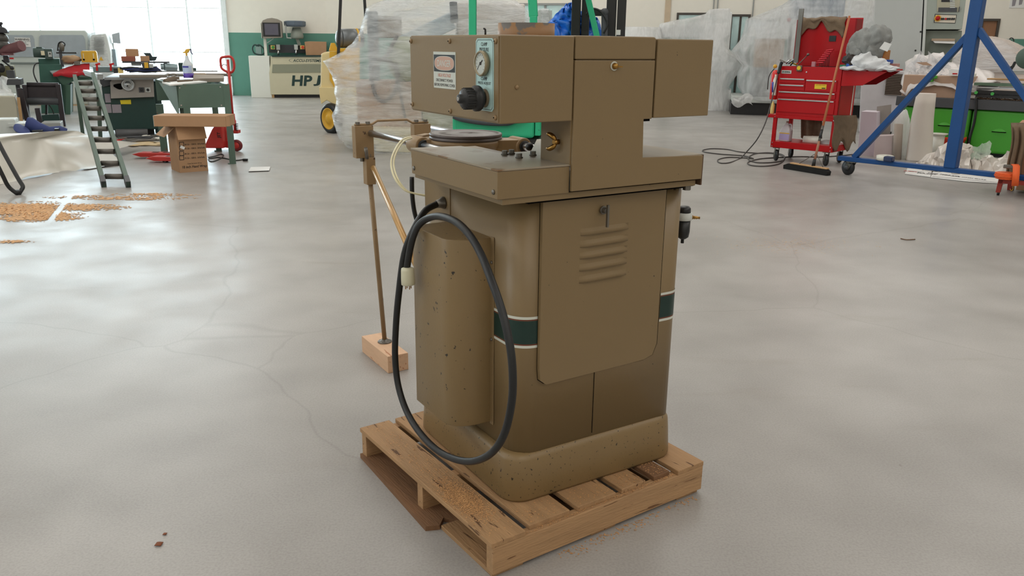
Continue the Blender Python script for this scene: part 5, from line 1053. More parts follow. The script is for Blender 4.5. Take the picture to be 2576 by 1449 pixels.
MASTD = 2.1
for x0, x1 in ((1434, 1456), (1459, 1478), (1520, 1545), (1547, 1569)): pbox(MB(), gk, x0, -70, x1, 385, MASTD+(.08 if x0 in (1459, 1520) else 0), .14).build('mast_channel', BLK2, t, bev=.006)
pbox(MB(), gk, 1478, 24, 1522, 40, MASTD+.05, .06).build('mast_crossbar', BLK2, t, bev=.005); MB().cyl(gk.at(1521, 200, MASTD-.06), gk.at(1521, 34, MASTD-.06), .045, n=14).build('lift_cylinder', mat('charcoal', ()), t); MB().ball(gk.at(1521, 31, MASTD-.06), .055, 10).build('cylinder_head', mat('charcoal', ()), t)
q0, q1 = gk.at(1200, 300, 1.1), gk.at(1556, 300, 1.9); zt9 = .86
MB().box(q0.x, q1.x, 1.12, 1.95, .22, zt9).build('body', FGREEN, t, bev=.04); MB().box(q0.x+.1, q1.x-.1, 1.95, MASTD+.02, .15, .5).build('mast_mount', BLK2, t)
for x_ in (q0.x+.15, q1.x-.15): MB().lathe([(.12, 0), (.25, .01), (.28, .04), (.28, .16), (.25, .19), (.12, .2)], V3((x_, 1.5, .28)), (1, 0, 0), 26).build('wheel', BLACK, t)
zr_ = gk.at(1189, -60, .1).z; a0, a1 = gk.at(1189, -60, .1), gk.at(1336, -60, .1); MB().box(a0.x-.04, a1.x+.5, .06, 1.75, zr_-.03, zr_+.02).build('roof_guard', FGREEN, t)
q9 = gk.at(1506, 110, 1.6); MB().beam(q9, V3((q9.x+.1, 1.6, zt9-.02)), .075, .075).build('guard_strut', FGREEN, t)
ptube(MB(), gk, [(1475, 36), (1490, 22), (1512, 30), (1528, 60), (1518, 84)], .014, MASTD-.15).build('hydraulic_hose', BLACK, t)
pbox(MB(), gk, 1551, 75, 1561, 88, MASTD-.006, .006).build('mast_label', PAPER, t); pbox(MB(), gk, 1430, 200, 1572, 330, MASTD+.1, .3).build('carriage', BLK2, t)
bt = Fr(1440, 400, 0); t = thing('blue_tarp', 'bright blue tarpaulin bundle hanging behind the forklift mast', 'tarpaulin', bt)
TARP = mat('blue_tarp', (28, 112, 214), .35, var=.25, vs=3, bump=.4, bs=8)
f = MB(); g = []
L_ = [(1424, 10), (1408, 26), (1392, 44), (1378, 58), (1380, 100)]; Rr = [(1440, 10), (1452, 24), (1500, 44), (1512, 60), (1512, 100)]
for i in range(17):
    u = i/16*(len(L_)-1); k = min(int(u), len(L_)-2); v = u-k; a = lerp(bt.at(*L_[k], 0), bt.at(*L_[k+1], 0), v); b = lerp(bt.at(*Rr[k], 0), bt.at(*Rr[k+1], 0), v)
    g.append([lerp(a, b, j/19)+V3((0, .22*noise.noise(V3((i*.35, j*.55, 0)))-.3*math.sin(j/19*3.14), .03*noise.noise(V3((i*.4, j*.5, 7))))) for j in range(20)])
f.grid(g); f.build('tarp_sheet', TARP, t, fix=False, solid=.01); pbox(MB(), bt, 1384, 96, 1508, 398, .2, .6).build('support_box', GREYD, t)
o = Fr(1368, 385, 0); t = thing('wrapped_carton', 'small film-wrapped pale carton between the green guard posts', 'wrapped carton', o); pbox(MB(), o, 1352, 26, 1385, 386, .1, .5).build('carton', GREYL, t); f = MB(); film(f, o, [(386, 1352, 1386), (200, 1354, 1385), (60, 1356, 1383), (24, 1356, 1380)], .75, -.05, amp=.04); f.build('film', FILM, t, fix=False)
# ================================================================ RIGHT BACKGROUND
o = Fr(1620, 275, -.2); t = thing('wrapped_low_machine', 'low film-covered machine just left of the tall wrapped press', 'wrapped machine', o); pbox(MB(), o, 1580, 74, 1655, 272, .3, .8).build('machine_body', GREYL, t, bev=.02)
f = MB(); film(f, o, [(276, 1570, 1668), (200, 1572, 1668), (120, 1572, 1668), (85, 1570, 1666), (69, 1574, 1662)], 1.4, -.1, amp=.06); f.build('film', FILMW, t, fix=False)
w1 = Fr(1812, 279, -.25); t = thing('wrapped_press', 'tall pale machine in clear film with overhanging head, right of the tan head box', 'wrapped machine', w1)
WG = mat('wrapped_white', (236, 238, 236), .5, var=.04)
pbox(MB(), w1, 1792, 30, 1832, 272, .4, .5).build('column', WG, t, bev=.03); ppoly(MB(), w1, [(1662, 68), (1795, 50), (1795, 95), (1662, 95)], .4, .5).build('head', mat('wrapped_grey', (214, 218, 218), .5), t, bev=.03)
pbox(MB(), w1, 1700, 158, 1845, 180, .2, .9).build('table', mat('wrapped_grey', ()), t, bev=.02); pbox(MB(), w1, 1680, 225, 1838, 276, .2, 1.0).build('base', WG, t, bev=.02)
f = MB(); film(f, w1, [(279, 1690, 1836), (262, 1690, 1838), (240, 1690, 1834), (215, 1690, 1836), (195, 1690, 1848), (180, 1690, 1858), (165, 1690, 1873), (152, 1690, 1864), (140, 1690, 1850), (120, 1690, 1829), (104, 1690, 1826), (97, 1662, 1829), (86, 1657, 1836), (64, 1659, 1838), (60, 1662, 1838), (52, 1700, 1838), (44, 1745, 1838), (34, 1776, 1838), (24, 1784, 1838)], 1.3, -.1, n=52, amp=.05, sub=3, pw=.45); f.build('film', FILMW, t, fix=False)
w2 = Fr(1960, 293, -.22); t = thing('wrapped_machining_centre', 'very large film-wrapped machine behind the red tool cart', 'wrapped machine', w2)
pbox(MB(), w2, 1895, 172, 2200, 246, .2, 1.6).build('lower_body', mat('lower_body_grey', (150, 152, 152), .5), t, bev=.03); pbox(MB(), w2, 1842, 246, 2200, 262, .1, 1.8).build('skid', GREYL, t, bev=.01); pbox(MB(), w2, 1838, 262, 2200, 292, .3, 1.5).build('base', BLK2, t)  # lower body in a darker grey of its own
pbox(MB(), w2, 1900, 95, 1972, 172, .5, .8).build('beige_cover', mat('pinkish_beige', (196, 176, 158), .6), t, bev=.03); pbox(MB(), w2, 1905, 55, 1985, 100, .5, .8).build('upper_cover', WG, t, bev=.03)
pbox(MB(), w2, 2000, -80, 2130, 46, .5, 1.0).build('tall_head', mat('blue_grey4', (150, 160, 172), .5), t, bev=.03); pbox(MB(), w2, 1990, 40, 2195, 172, .6, 1.0).build('upper_body', WG, t, bev=.03); MB().ball(w2.at(1985, 50, .4), .05, 8).build('red_lamp', RED, t)
f = MB(); film(f, w2, [(250, 1886, 2200), (235, 1862, 2200), (220, 1855, 2200), (190, 1855, 2200), (165, 1866, 2200), (148, 1852, 2200), (130, 1842, 2200), (104, 1861, 2200), (86, 1870, 2200), (70, 1874, 2200), (50, 1876, 2198), (37, 1915, 2198), (24, 1945, 2197), (12, 1970, 2197), (0, 1988, 2195), (-40, 2010, 2190), (-80, 2030, 2180)], 2.1, -.2, n=70, amp=.09, fq=1.3, sub=4, pw=.5); f.build('film', wrap_mat('film_tent', (240, 242, 244), .50, 1.4, (2.8, 2.8, .7), rough=.14, strength=1.0), t, fix=False)
f = MB(); g = [[w2.at(1843+(1892-1843)*j/9+3*math.sin(i), 240+(265-240)*i/7+6*math.sin(j*.7), -.2+.12*noise.noise(V3((i*.5, j*.5, 0)))) for j in range(10)] for i in range(8)]; f.grid(g); f.build('loose_flap', FILMW, t, fix=False)
# tall grey machining cabinet
gc = Fr(2300, 332, -.42); t = thing('grey_control_cabinet', 'tall pale grey machine cabinet with control panel, behind the blue gantry', 'cabinet', gc)
CG = mat('cabinet_grey', (186, 190, 188), .5, var=.03); CG2 = mat('cabinet_greenish', (160, 168, 160), .5, var=.04)
f = MB(); ppoly(f, gc, [(2186, 332), (2316, 332), (2316, 133), (2327, -90), (2205, -90)], .0, 1.3); f.build('main_door', CG, t, bev=.01)
ppoly(MB(), gc, [(2317, 160), (2322, 76), (2329, -90), (2336, -90), (2329, 76), (2324, 160)], -.01, 1.2).build('door_jamb', GREYL, t)
ppoly(MB(), gc, [(2325, 74), (2335, -90), (2442, -90), (2420, 74)], .0, 1.2).build('control_head', CG2, t, bev=.008)
ppoly(MB(), gc, [(2322, 332), (2325, 77), (2420, 77), (2400, 332)], .12, 1.1).build('recess', mat('recess_green_grey', (120, 128, 118), .6), t)
ppoly(MB(), gc, [(2357, 30), (2359, -90), (2425, -90), (2412, 30)], -.01, .012).build('screen_surround', mat('beige_grey', (176, 172, 150), .5), t); ppoly(MB(), gc, [(2368, 5), (2370, -60), (2400, -60), (2396, 5)], -.016, .01).build('screen', BLK2, t); ppoly(MB(), gc, [(2360, 30), (2361, 19), (2408, 19), (2407, 30)], -.016, .012).build('lower_keys', GREYD, t)
for k in range(6): q = gc.at(2396, -4+k*4.5, -.016); MB().cbox(q, (.09, .008, .02)).build('key_row', GREYL, t)
ppoly(MB(), gc, [(2349, 57), (2352, 35), (2407, 37), (2403, 59)], -.008, .01).build('button_frame', BLK2, t); ppoly(MB(), gc, [(2351, 56), (2353.5, 37), (2405.5, 38.5), (2402, 57.5)], -.014, .01).build('button_panel', mat('panel_cream', (214, 206, 190), .5), t)
q = gc.at(2359, 46, -.015); MB().cyl(q, q+V3((0, -.01, 0)), .062, n=20).build('stop_ring', YEL, t); MB().lathe([(.035, 0), (.042, .03), (.0, .035)], q-V3((0, .01, 0)), (0, -1, 0), 16).build('stop_button', RED, t)
for k, (x, c) in enumerate(((2369, BLK2), (2373, BLK2), (2379, RED), (2384, BLK2), (2389, BLK2), (2395, BLK2), (2400, BLK2))): q = gc.at(x, 47.5, -.015); MB().cyl(q, q+V3((0, -.02, 0)), .02, n=10).build('push_button', c, t)
pbox(MB(), gc, 2412, 17, 2414, 30, -.05, .03).build('key_switch', GREYD, t)
pbox(MB(), gc, 2344, 97, 2402, 103, -.12, .4).build('cardboard_shelf', mat('kraft_sheet', ()), t); ppoly(MB(), gc, [(2347, 103), (2402, 104), (2402, 110), (2352, 108)], -.11, .3).build('paper_stack', PAPER, t)
for x, y in ((2316, 80), (2303, 127)): q = gc.at(x, y, -.006); MB().cyl(q, q+V3((0, -.006, 0)), .018, n=10).build('screw', BLK2, t)
ppoly(MB(), gc, [(2160, 332), (2168, 175), (2280, 180), (2278, 332)], -.9, .7).build('front_pod', mat('pod_lilac_grey', (196, 192, 196), .5), t, bev=.015)
ppoly(MB(), gc, [(2225, 238), (2232, 183), (2282, 188), (2276, 240)], -.93, .03).build('vent_frame', mat('vent_dark', (62, 54, 48), .6), t)
for k in range(13): y = 186+k*4.1; ppoly(MB(), gc, [(2228-k*.25, y+1.6), (2229-k*.25, y), (2280-k*.25, y+3.5), (2279-k*.25, y+5.1)], -.955, .02).build('vent_slat', mat('vent_slat', (120, 104, 92), .5), t)
# pink lamp shade edge and mask at right
bk_ = Fr(2530, 330, -.6)
f = MB(); ppoly(f, bk_, [(2511, 98), (2540, 103), (2545, 100), (2536, 121), (2520, 119)], .3, .1); f.tube([bk_.at(2536, 108, .3), bk_.at(2542, 96, .3), bk_.at(2550, 100, .3), bk_.at(2548, 120, .3)], .012, n=6); HEAD_F = f; HEAD_FR = bk_
# ---- green machine at right
gg_ = Fr(2440, 391, -.75); t = thing('green_panel_machine', 'low bright green panelled machine with grey beam top, at the right edge', 'machine', gg_)
LG = mat('lime_green', (66, 156, 42), .45, var=.08, vs=2)
z0, z1, z2 = gg_.at(2438, 382, 0).z, gg_.at(2438, 275, 0).z, gg_.at(2438, 249, 0).z
xa, xb, xc = gg_.at(2262, 320, 0).x, gg_.at(2437, 330, 0).x, gg_.at(2680, 330, 0).x
for a, b in ((xa, xb-.01), (xb+.01, xc)):
    p_ = MB().box(a, b, .0, .5, max(.05, z0), z1).build('green_panel', LG, t, bev=.04, seg=3)
for x, y in ((2376, 315), (2513, 331)):
    q = gg_.at(x, y, -.004); N_ = 14; pts_ = [V3((q.x-.11+.22*k/N_, q.y-.0, q.z)) for k in range(N_+1)]; f = MB().grid([[p+V3((0, -.035*math.sin(3.1416*k/N_)*j/3, .045*math.sin(3.1416*k/N_)*(1-j/3))) for k, p in enumerate(pts_)] for j in range(4)]); f.build('recessed_grip', LG, t, fix=False)
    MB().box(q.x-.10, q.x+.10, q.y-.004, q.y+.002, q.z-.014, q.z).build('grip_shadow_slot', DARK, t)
MB().box(xa-.1, xc, -.04, 1.0, z1+.005, z2).build('grey_beam', GREYD, t, bev=.008); MB().box(xa, xc, .2, 1.1, .0, z1).build('core', BLK2, t)
pbox(MB(), gg_, 2270, 190, 2438, 249, .05, .8).build('brown_panel', mat('pinkish_brown', (176, 146, 124), .6, var=.1), t, bev=.01)
for y, mm, h in ((211, mat('rail_green', (96, 120, 100), .4, .4), 7), (219, ALU, 4), (231, BLK2, 9), (240, BLK2, 7)):
    q0, q1 = gg_.at(2452, y-h/2, -.02), gg_.at(2452, y+h/2, -.02); MB().box(q0.x, xc, -.05, .25, q1.z, q0.z).build('profile_rail', mm, t)
for x in (2456, 2497): q = gg_.at(x, 233 if x < 2470 else 236, -.06); MB().cyl(q, q+V3((0, -.02, 0)), .025, n=10).build('green_cap', mat('cap_green', (70, 170, 80), .5), t)
q = gg_.at(2450, 215, -.06); 
for dz in (0, .06, .15): MB().box(q.x-.03, q.x+.05, -.075, -.05, q.z-dz-.045, q.z-dz).build('profile_end', ALU, t)
ptube(MB(), gg_, [(2455, 245), (2455, 275), (2450, 310), (2440, 345), (2436, 372)], .022, -.06).build('black_cable', BLACK, t)
r_ = random.Random(12); pts = []
for _ in range(1400): pts.append((r_.uniform(gg_.at(2450, 250, 0).x, xc-.1), r_.uniform(-.03, .1), z2+.004+r_.random()*.03*max(0, .5+noise.noise(V3((pts[-1][0]*6 if pts else 0, 0, 0))))))
chips('sawdust', gg_, pts, .016, 'brown wood chips lying on the grey beam of the green machine', 12, mat('brown_chips', (150, 120, 96), .9, var=.3), flat=.8)
# white sheet over the left part and milky film hump
f = MB(); g = []
Tt = [(2272, 190), (2276, 158), (2300, 138), (2340, 136), (2370, 132), (2385, 154), (2420, 163), (2460, 172), (2500, 182)]; Bb = [(2266, 232), (2280, 236), (2312, 218), (2350, 212), (2390, 219), (2425, 228), (2460, 236), (2490, 234), (2520, 212)]
for i in range(9):
    row = []
    for j in range(33):
        u = j/32*(len(Tt)-1); k = min(int(u), len(Tt)-2); v = u-k; a = lerp(gg_.at(*Tt[k], .7), gg_.at(*Tt[k+1], .7), v); b = lerp(gg_.at(*Bb[k], -.03), gg_.at(*Bb[k+1], -.03), v)
        row.append(lerp(a, b, i/8)+noise.noise_vector(V3((i*.3, j*.35, 3)))*.06)
    g.append(row)
f.grid(g); solo(f, 'white_film_sheet', mat('soft_white_sheet', (214, 208, 206), .4, var=.04, bump=.4, bs=7), gg_, 'wide white packing sheet spread over the green machine', 'packing sheet', fix=False, solid=.008)
f = MB(); g = []
for i in range(10): g.append([lerp(gg_.at(2287+(2385-2287)*j/13, 158-30*math.sin(j/13*3.1)*(.6+.4*math.sin(j*1.9)), .55), gg_.at(2283+(2390-2283)*j/13, 190, .2), i/9)+noise.noise_vector(V3((i*.6, j*.7, 9)))*.09 for j in range(14)])
f.grid(g); solo(f, 'crumpled_clear_film', wrap_mat('clear_crumple', (230, 230, 232), .5, 4, (1, 1, 1)), gg_, 'crumpled clear film standing up at the left of the white sheet', 'film', fix=False)
f = MB(); ppoly(f, gg_, [(2304, 157), (2330, 156), (2345, 165), (2322, 164)], .3, .02); solo(f, 'brown_flap', mat('pinkish_brown', ()), gg_, 'small brown cardboard flap on the white packing sheet', 'cardboard')
f = MB(); ppoly(f, gg_, [(2387, 190), (2387, 175), (2394, 173), (2418, 175), (2418, 186), (2412, 190)], -.03, .15); o = solo(f, 'white_carton', PAPER, gg_, 'small white carton with a red stripe on the packing sheet', 'carton', bev=.006)
pbox(MB(), gg_, 2396, 184, 2408, 187, -.036, .006).build('red_stripe', RED, o, off=gg_.i @ o.location)
onto(gg_, 'white_tube', WHITE, 'short white tube end on the packing sheet right of the post', 'tube', [(2430, 185, 2452, 193, -.05, .1)])
onto(gg_, 'green_clamp', LG, 'bright green plastic clamp hanging below the white sheet', 'clamp', [(2334, 192, 2346, 206, -.05, .08), (2338, 190, 2355, 198, -.05, .08)], bev=.01)
hm_ = Fr(2500, 372, -.7, ); t = thing('milky_film_hump', 'large milky film draped hump behind the blue gantry', 'wrapped machine', hm_)
f = MB(); film(f, hm_, [(372, 2400, 2640), (200, 2392, 2640), (170, 2398, 2620), (150, 2405, 2600), (130, 2412, 2590), (118, 2430, 2572), (108, 2455, 2555), (100, 2480, 2530), (94, 2492, 2506)], 1.6, .9, n=48, amp=.09, sub=4); f.build('film', mat('milky_sheet', (206, 192, 184), .3, var=.07, vs=3, bump=.5, bs=6), t, fix=False)
f = MB(); film(f, hm_, [(180, 2405, 2620), (150, 2410, 2600), (118, 2434, 2575), (98, 2482, 2530)], 1.75, .82, n=48, amp=.10, sub=4, seed=4); f.build('upper_film', FILM, t, fix=False)
f = MB(); ppoly(f, gg_, [(2524, 176), (2545, 165), (2550, 155), (2557, 154), (2550, 168), (2543, 178)], -.02, .06); solo(f, 'black_lever', BLK2, gg_, 'black lever standing on the green machine right of the gantry post', 'lever', bev=.006)
f = MB().lathe([(.0, 0), (.14, 0), (.16, .03), (.16, .10), (.12, .14)], gg_.at(2584, 146, -.1), (0, 1, 0), 24); solo(f, 'grey_motor_end', GREENG, gg_, 'round grey-green motor end cut by the right edge', 'motor')
onto(gg_, 'wood_strip', mat('timber', ()), 'flat timber strip above the aluminium rails at right', 'timber', [(2482, 199, 2640, 203, .0, .2)])
onto(gg_, 'grey_rail', GREYL, 'long pale grey rail above the timber strip at right', 'rail', [(2530, 178, 2660, 188, .1, .15)])
# bracket standing on the hump machine
_o = HEAD_F.build('bracket_frame', BLK2, t := [o_ for o_ in COL.objects if o_.name == 'milky_film_hump'][0], fix=True)
_o.matrix_parent_inverse = Matrix.Identity(4); _o.matrix_basis = hm_.i @ HEAD_FR.m
MB().beam(hm_.at(2530, 120, 1.2), hm_.at(2530, 180, 1.2), .03, .03).build('bracket_post', BLK2, t)
# ================================================================ RIGHT FOREGROUND
# red tool cart
tc = Fr(1945, 404, turned((1945, 404), (2078, 418))); t = thing('tool_cart', 'red steel tool cart with drawers, open lid and folding side shelf', 'tool cart', tc)
DP = .58
zA = tc.at(2015, 377, 0).z; zt_ = tc.at(2015, 355, 0).z; xl, xr = tc.at(1938, 368, 0).x, tc.at(2093, 386, 0).x
zbody0 = tc.at(2015, 298, 0).z; zbody1 = tc.at(2040, 168, 0).z; zA = max(zA, .13)
bx0, bx1 = xl+.03, xr
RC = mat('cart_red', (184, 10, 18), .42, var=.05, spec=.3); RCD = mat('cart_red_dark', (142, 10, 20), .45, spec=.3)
for x0 in (xl, xr-.055):
    for y0 in (0, DP-.04): MB().box(x0, x0+.055, y0, y0+.04, zA, zbody0+.01).build('leg', RC, t, bev=.004)
f = MB().box(xl, xr, -.004, DP+.004, zA, zA+.09); f.build('lower_tray', RC, t, bev=.004)
MB().box(xl-.10, xr+.0, -.01, DP, zbody0-.015, zbody0+.03).build('middle_tray', RC, t, bev=.004)
hz = lambda y, x=2015: tc.at(x, y, -.01).z
f = MB().box(bx0, bx1, .0, DP, zbody0+.03, zbody1); f.build('chest', RC, t, bev=.004)
f = MB().box(bx0+.03, bx1-.03, .03, DP-.03, zbody1-.0, zbody1+.001); f.build('chest_liner', BLK2, t)
xm_ = tc.at(2026.5, 205, -.01).x
HS = mat('drawer_pull', (214, 214, 214), .25, .9)
def drawer(x0, x1, ya, yb, hy):
    d = MB().box(x0, x1, -.014, .0, hz(yb), hz(ya)).build('drawer', RC, t, bev=.003)
    MB().box(x0+.01, x1-.01, -.030, -.014, hz(hy)-.009, hz(hy)+.009).build('drawer_pull', HS, d, bev=.003); return d
xdl, xdr = tc.at(1962, 205, 0).x, bx1-.045
drawer(xdl, xm_-.006, 197, 210, 199.5); d2 = drawer(xm_+.006, xdr, 199, 228, 201.5); drawer(xdl, xm_-.006, 211.5, 228, 215.5)
drawer(xdl, xdr, 231, 246, 233); drawer(xdl, xdr, 248.5, 284, 252)
q = tc.at(2064, 218, -.0155); MB().box(q.x-.085, q.x+.085, -.0165, -.0145, q.z-.033, q.z+.033).build('yellow_sticker', mat('sticker_yellow', (236, 206, 40), .5), d2); text('CUSTOMER CHOICE', mat('sticker_red', (190, 60, 40), .5), d2, (q.x, -.0168, q.z+.02), (1, 0, 0), (0, 0, 1), width=.14, height=.014); MB().box(q.x+.02, q.x+.075, -.0168, -.0164, q.z-.028, q.z-.014).build('sticker_bar', INK, d2)
q = tc.at(1978.5, 181, -.002); MB().box(q.x-.075, q.x+.075, -.006, .0, q.z-.024, q.z+.024).build('badge', GREYL, t, bev=.003); text('US GENERAL', INK, t, (q.x, -.0065, q.z), (1, 0, 0), (0, 0, 1), width=.125, height=.022, bold=.03)
q = tc.at(2029, 181.5, 0); MB().lathe([(.012, 0), (.012, .005), (.008, .008)], q, (0, -1, 0), 12).build('lock', STEEL, t)
for x, z in ((xl+.028, zA+.02), (xl+.028, zA+.07), (xr-.028, zA+.02), (xr-.028, zA+.07), (xl+.03, zbody0), (xr-.03, zbody0)): MB().lathe([(.009, 0), (.007, .004)], V3((x, -.010, z)), (0, -1, 0), 10).build('bolt', STEEL, t)
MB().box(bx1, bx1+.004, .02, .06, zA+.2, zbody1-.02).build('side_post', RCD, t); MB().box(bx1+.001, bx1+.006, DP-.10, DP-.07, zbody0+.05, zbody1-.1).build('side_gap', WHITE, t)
# lid standing up at the back
ly = DP-.06; a, b = tc.at(2012, 47, ly), tc.at(2173, 47, ly); c_ = tc.at(2018, 160, ly)
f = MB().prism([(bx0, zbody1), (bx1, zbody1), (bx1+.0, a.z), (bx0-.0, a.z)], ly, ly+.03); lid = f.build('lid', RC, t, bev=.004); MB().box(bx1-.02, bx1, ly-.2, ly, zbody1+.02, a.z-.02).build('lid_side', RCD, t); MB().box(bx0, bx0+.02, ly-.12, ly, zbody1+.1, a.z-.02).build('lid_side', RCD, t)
q = tc.at(2094, 97, ly-.01); MB().box(q.x-.05, q.x+.05, ly-.008, ly, q.z-.04, q.z+.04).build('lid_handle_recess', BLK2, t)
# folding shelf on the right side with bracket
zs = zbody1-.03; sx = .62
MB().box(bx1, bx1+sx, .0, DP-.02, zs, zs+.02).build('side_shelf', RC, t, bev=.004); f = MB()
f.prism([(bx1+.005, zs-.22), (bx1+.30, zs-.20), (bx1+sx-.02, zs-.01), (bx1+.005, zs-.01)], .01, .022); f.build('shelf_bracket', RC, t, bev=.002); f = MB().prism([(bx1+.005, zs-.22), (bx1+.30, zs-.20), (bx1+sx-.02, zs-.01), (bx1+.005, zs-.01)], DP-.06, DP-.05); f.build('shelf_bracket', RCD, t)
# castors
for x, y in ((xl+.09, .03), (xr-.09, .03), (xl+.09, DP-.05), (xr-.09, DP-.05)):
    cw = MB().lathe([(.02, -.022), (.076, -.02), (.084, -.012), (.084, .012), (.076, .02), (.02, .022)], (x, y, .084), (.75, .65, 0), 20).build('castor', BLACK, t)
    f = MB(); d_ = V3((.75, .65, 0)).normalized(); 
    for sg in (-1, 1): f.beam(V3((x, y, .07))+d_*(.028*sg), V3((x+.012, y-.012, zA+.0))+d_*(.028*sg), .055, .004, d_)
    f.cbox((x, y, zA-.004), (.09, .09, .008)); f.build('castor_fork', STEELD, cw)
# things on and in the cart
def cth(nm, mm, lb, cat, f, group=None, **k): return solo(f, nm, mm, tc, lb, cat, group, **k)
f = MB(); g = []
for i in range(15):
    row = []
    for j in range(24):
        x = lerp(tc.at(2006, 60, ly-.03), tc.at(2126, 60, ly-.03), j/23).x; fr_ = abs(i-5)/5 if i < 5 else (i-5)/9
        drop = (.10+.06*math.sin(j*.6)) if i < 5 else (.17+.07*math.sin(j*.33+1)+.05*math.sin(j*.9))
        y = (ly+.06 if i < 5 else ly-.028) if abs(i-5) > 1 else ly+.015+(5-i)*.03; z = a.z+.014-fr_*drop
        row.append(V3((x, y, z))+noise.noise_vector(V3((i*.5, j*.35, 2)))*.022)
    g.append(row)
cth('brown_rag', RAG, 'brown shop rag draped over the top edge of the red lid', 'rag', MB().grid(g), solid=.008, fix=False)
f = MB(); g = [[tc.sd(2096+(2154-2096)*i/11+3*math.sin(j*.5), 290+(78+14*math.sin(i*1.1))*j/11, bx1+.02+.02*noise.noise(V3((i*.5, j*.5, 1)))) for i in range(12)] for j in range(12)]
cth('brown_rag', RAG, 'brown rag hanging on the right side of the red cart', 'rag', f.grid(g), solid=.008, fix=False)
f = MB(); g = [[tc.at(2015+(2068-2015)*i/9, 296+(50+5*math.sin(i))*j/9, DP-.05+.03*math.sin(i*1.3)) for i in range(10)] for j in range(10)]
cth('brown_rag', RAG, 'brown rag hanging under the drawers behind the broom handle', 'rag', f.grid(g), solid=.008, fix=False)
f = MB(); pbox(f, tc, 2003, 22, 2014, 158, .12, .025); cth('steel_bar', STEELD, 'flat steel bar standing upright in the red tool chest', 'bar', f)
f = MB(); q = tc.at(2010, 172, -.03); f.box(q.x-.04, q.x+.04, -.035, -.002, q.z-.042, q.z+.042); o = cth('tape_measure', mat('tape_grey', (96, 92, 80), .4), 'grey tape measure with yellow disc clipped on the chest front', 'tape measure', f, bev=.012)
MB().cyl((q.x, -.036, q.z+.005), (q.x, -.040, q.z+.005), .028, n=20).build('yellow_disc', mat('sticker_yellow', ()), o, off=tc.i @ o.location)
TR = mat('handle_red', (206, 30, 48), .3)
for k in range(7):
    xk, yk = 2062+k*4.3, 158-k*5.4; q = tc.at(xk, yk, .18+.03*k); f = MB().tube([q+V3((-.055, 0, -.012)), q, q+V3((.055, 0, .004))], .010, n=8, k=3); o = cth('hex_key', TR, ['lowest', 'second lowest', 'third lowest', 'middle', 'third highest', 'second highest', 'highest'][k]+' red T-handled hex key of the rising row in the chest', 'tool', f, 'row of red T-handled hex keys in the open chest')
    MB().cyl(q, V3((q.x+.01, q.y, zbody1-.05)), .004, n=6).build('shank', BLK2, o, off=tc.i @ o.location)
f = MB().cyl(tc.at(1998, 173, .12), tc.at(2032, 138, .2), .007, n=6); f.ball(tc.at(2033, 137, .2), .02, 8); cth('ratchet', STEELD, 'steel ratchet leaning out of the red chest beside the bar', 'tool', f)
for k, (x0, y0, x1, y1, mm, nm, lb) in enumerate(((1962, 150, 1981, 160, STEELD, 'spanner', 'steel spanner at the left end of the open chest'), (1976, 160, 1990, 148, STEEL, 'spanner', 'bright spanner pointing up behind the badge'), (1988, 165, 2000, 152, BLK2, 'pliers', 'dark pliers in the chest left of the steel bar'), (1990, 158, 2005, 163, mat('yellow_tool', (220, 180, 40), .4), 'screwdriver', 'yellow-handled screwdriver lying on the tool heap'), (1997, 152, 1984, 160, GREYD, 'file', 'dark file lying across the tool heap'))):
    f = MB().cyl(tc.at(x0, y0, .1+.02*k), tc.at(x1, y1, .14+.02*k), .011, n=7); cth(nm, mm, lb, 'tool', f)
MBk = MB(); pbox(MBk, tc, 2041, 155, 2050, 168, .10, .04); cth('clear_case', mat('pink_clear', (214, 150, 160), .2, alpha=.7), 'small clear pink case in the chest left of the hex keys', 'case', MBk, bev=.004)
# jug and roll on the lower tray
jz = zA+.092; q = tc.at(1975, 350, .12); k_ = (tc.at(1975, 305, .12).z-jz)/.30
jf = MB().loft([[V3((q.x+xx*k_, .14+yy*k_, jz+z*k_)) for xx, yy in rrect(-w_, w_, -w_*.8, w_*.8, w_*.4)] for w_, z in ((.078, 0), (.082, .01), (.082, .15), (.074, .185), (.045, .235), (.022, .262), (.018, .285))]); jug = cth('plastic_jug', mat('jug_white', (206, 200, 204), .35, alpha=.93), 'translucent white jug with purple label on the cart shelf', 'jug', jf)
jo = tc.i @ jug.location
MB().tube([(q.x+.02*k_, .14, jz+.25*k_), (q.x+.065*k_, .14, jz+.255*k_), (q.x+.075*k_, .14, jz+.20*k_), (q.x+.072*k_, .14, jz+.16*k_)], .013*k_, n=8).build('jug_handle', mat('jug_white', ()), jug, off=jo)
MB().cyl((q.x, .14, jz+.28*k_), (q.x, .14, jz+.30*k_), .02*k_, n=12).build('cap', mat('brown_cap', (150, 110, 90), .5), jug, off=jo)
MB().box(q.x-.080*k_, q.x+.080*k_, .14-.0675*k_, .14-.066*k_, jz+.02*k_, jz+.115*k_).build('label', mat('lilac_label', (178, 166, 210), .5), jug, off=jo); MB().box(q.x-.080*k_, q.x+.080*k_, .14-.0677*k_, .14-.066*k_, jz+.116*k_, jz+.13*k_).build('label_stripe', YEL, jug, off=jo)
f = MB().loft([f_ for f_ in [MB().ring(V3(tc.at(2021, 351, .25)), (1, .2, 0), .055, 20), MB().ring(V3(tc.at(2062, 353, .12)), (1, .2, 0), .062, 20), MB().ring(V3(tc.at(2062, 353, .12)), (1, .2, 0), .045, 20), MB().ring(V3(tc.at(2050, 353, .15)), (1, .2, 0), .043, 20)]]); cth('paper_roll', WHITE, 'white roll lying on the lower shelf behind the broom handle', 'roll', f)
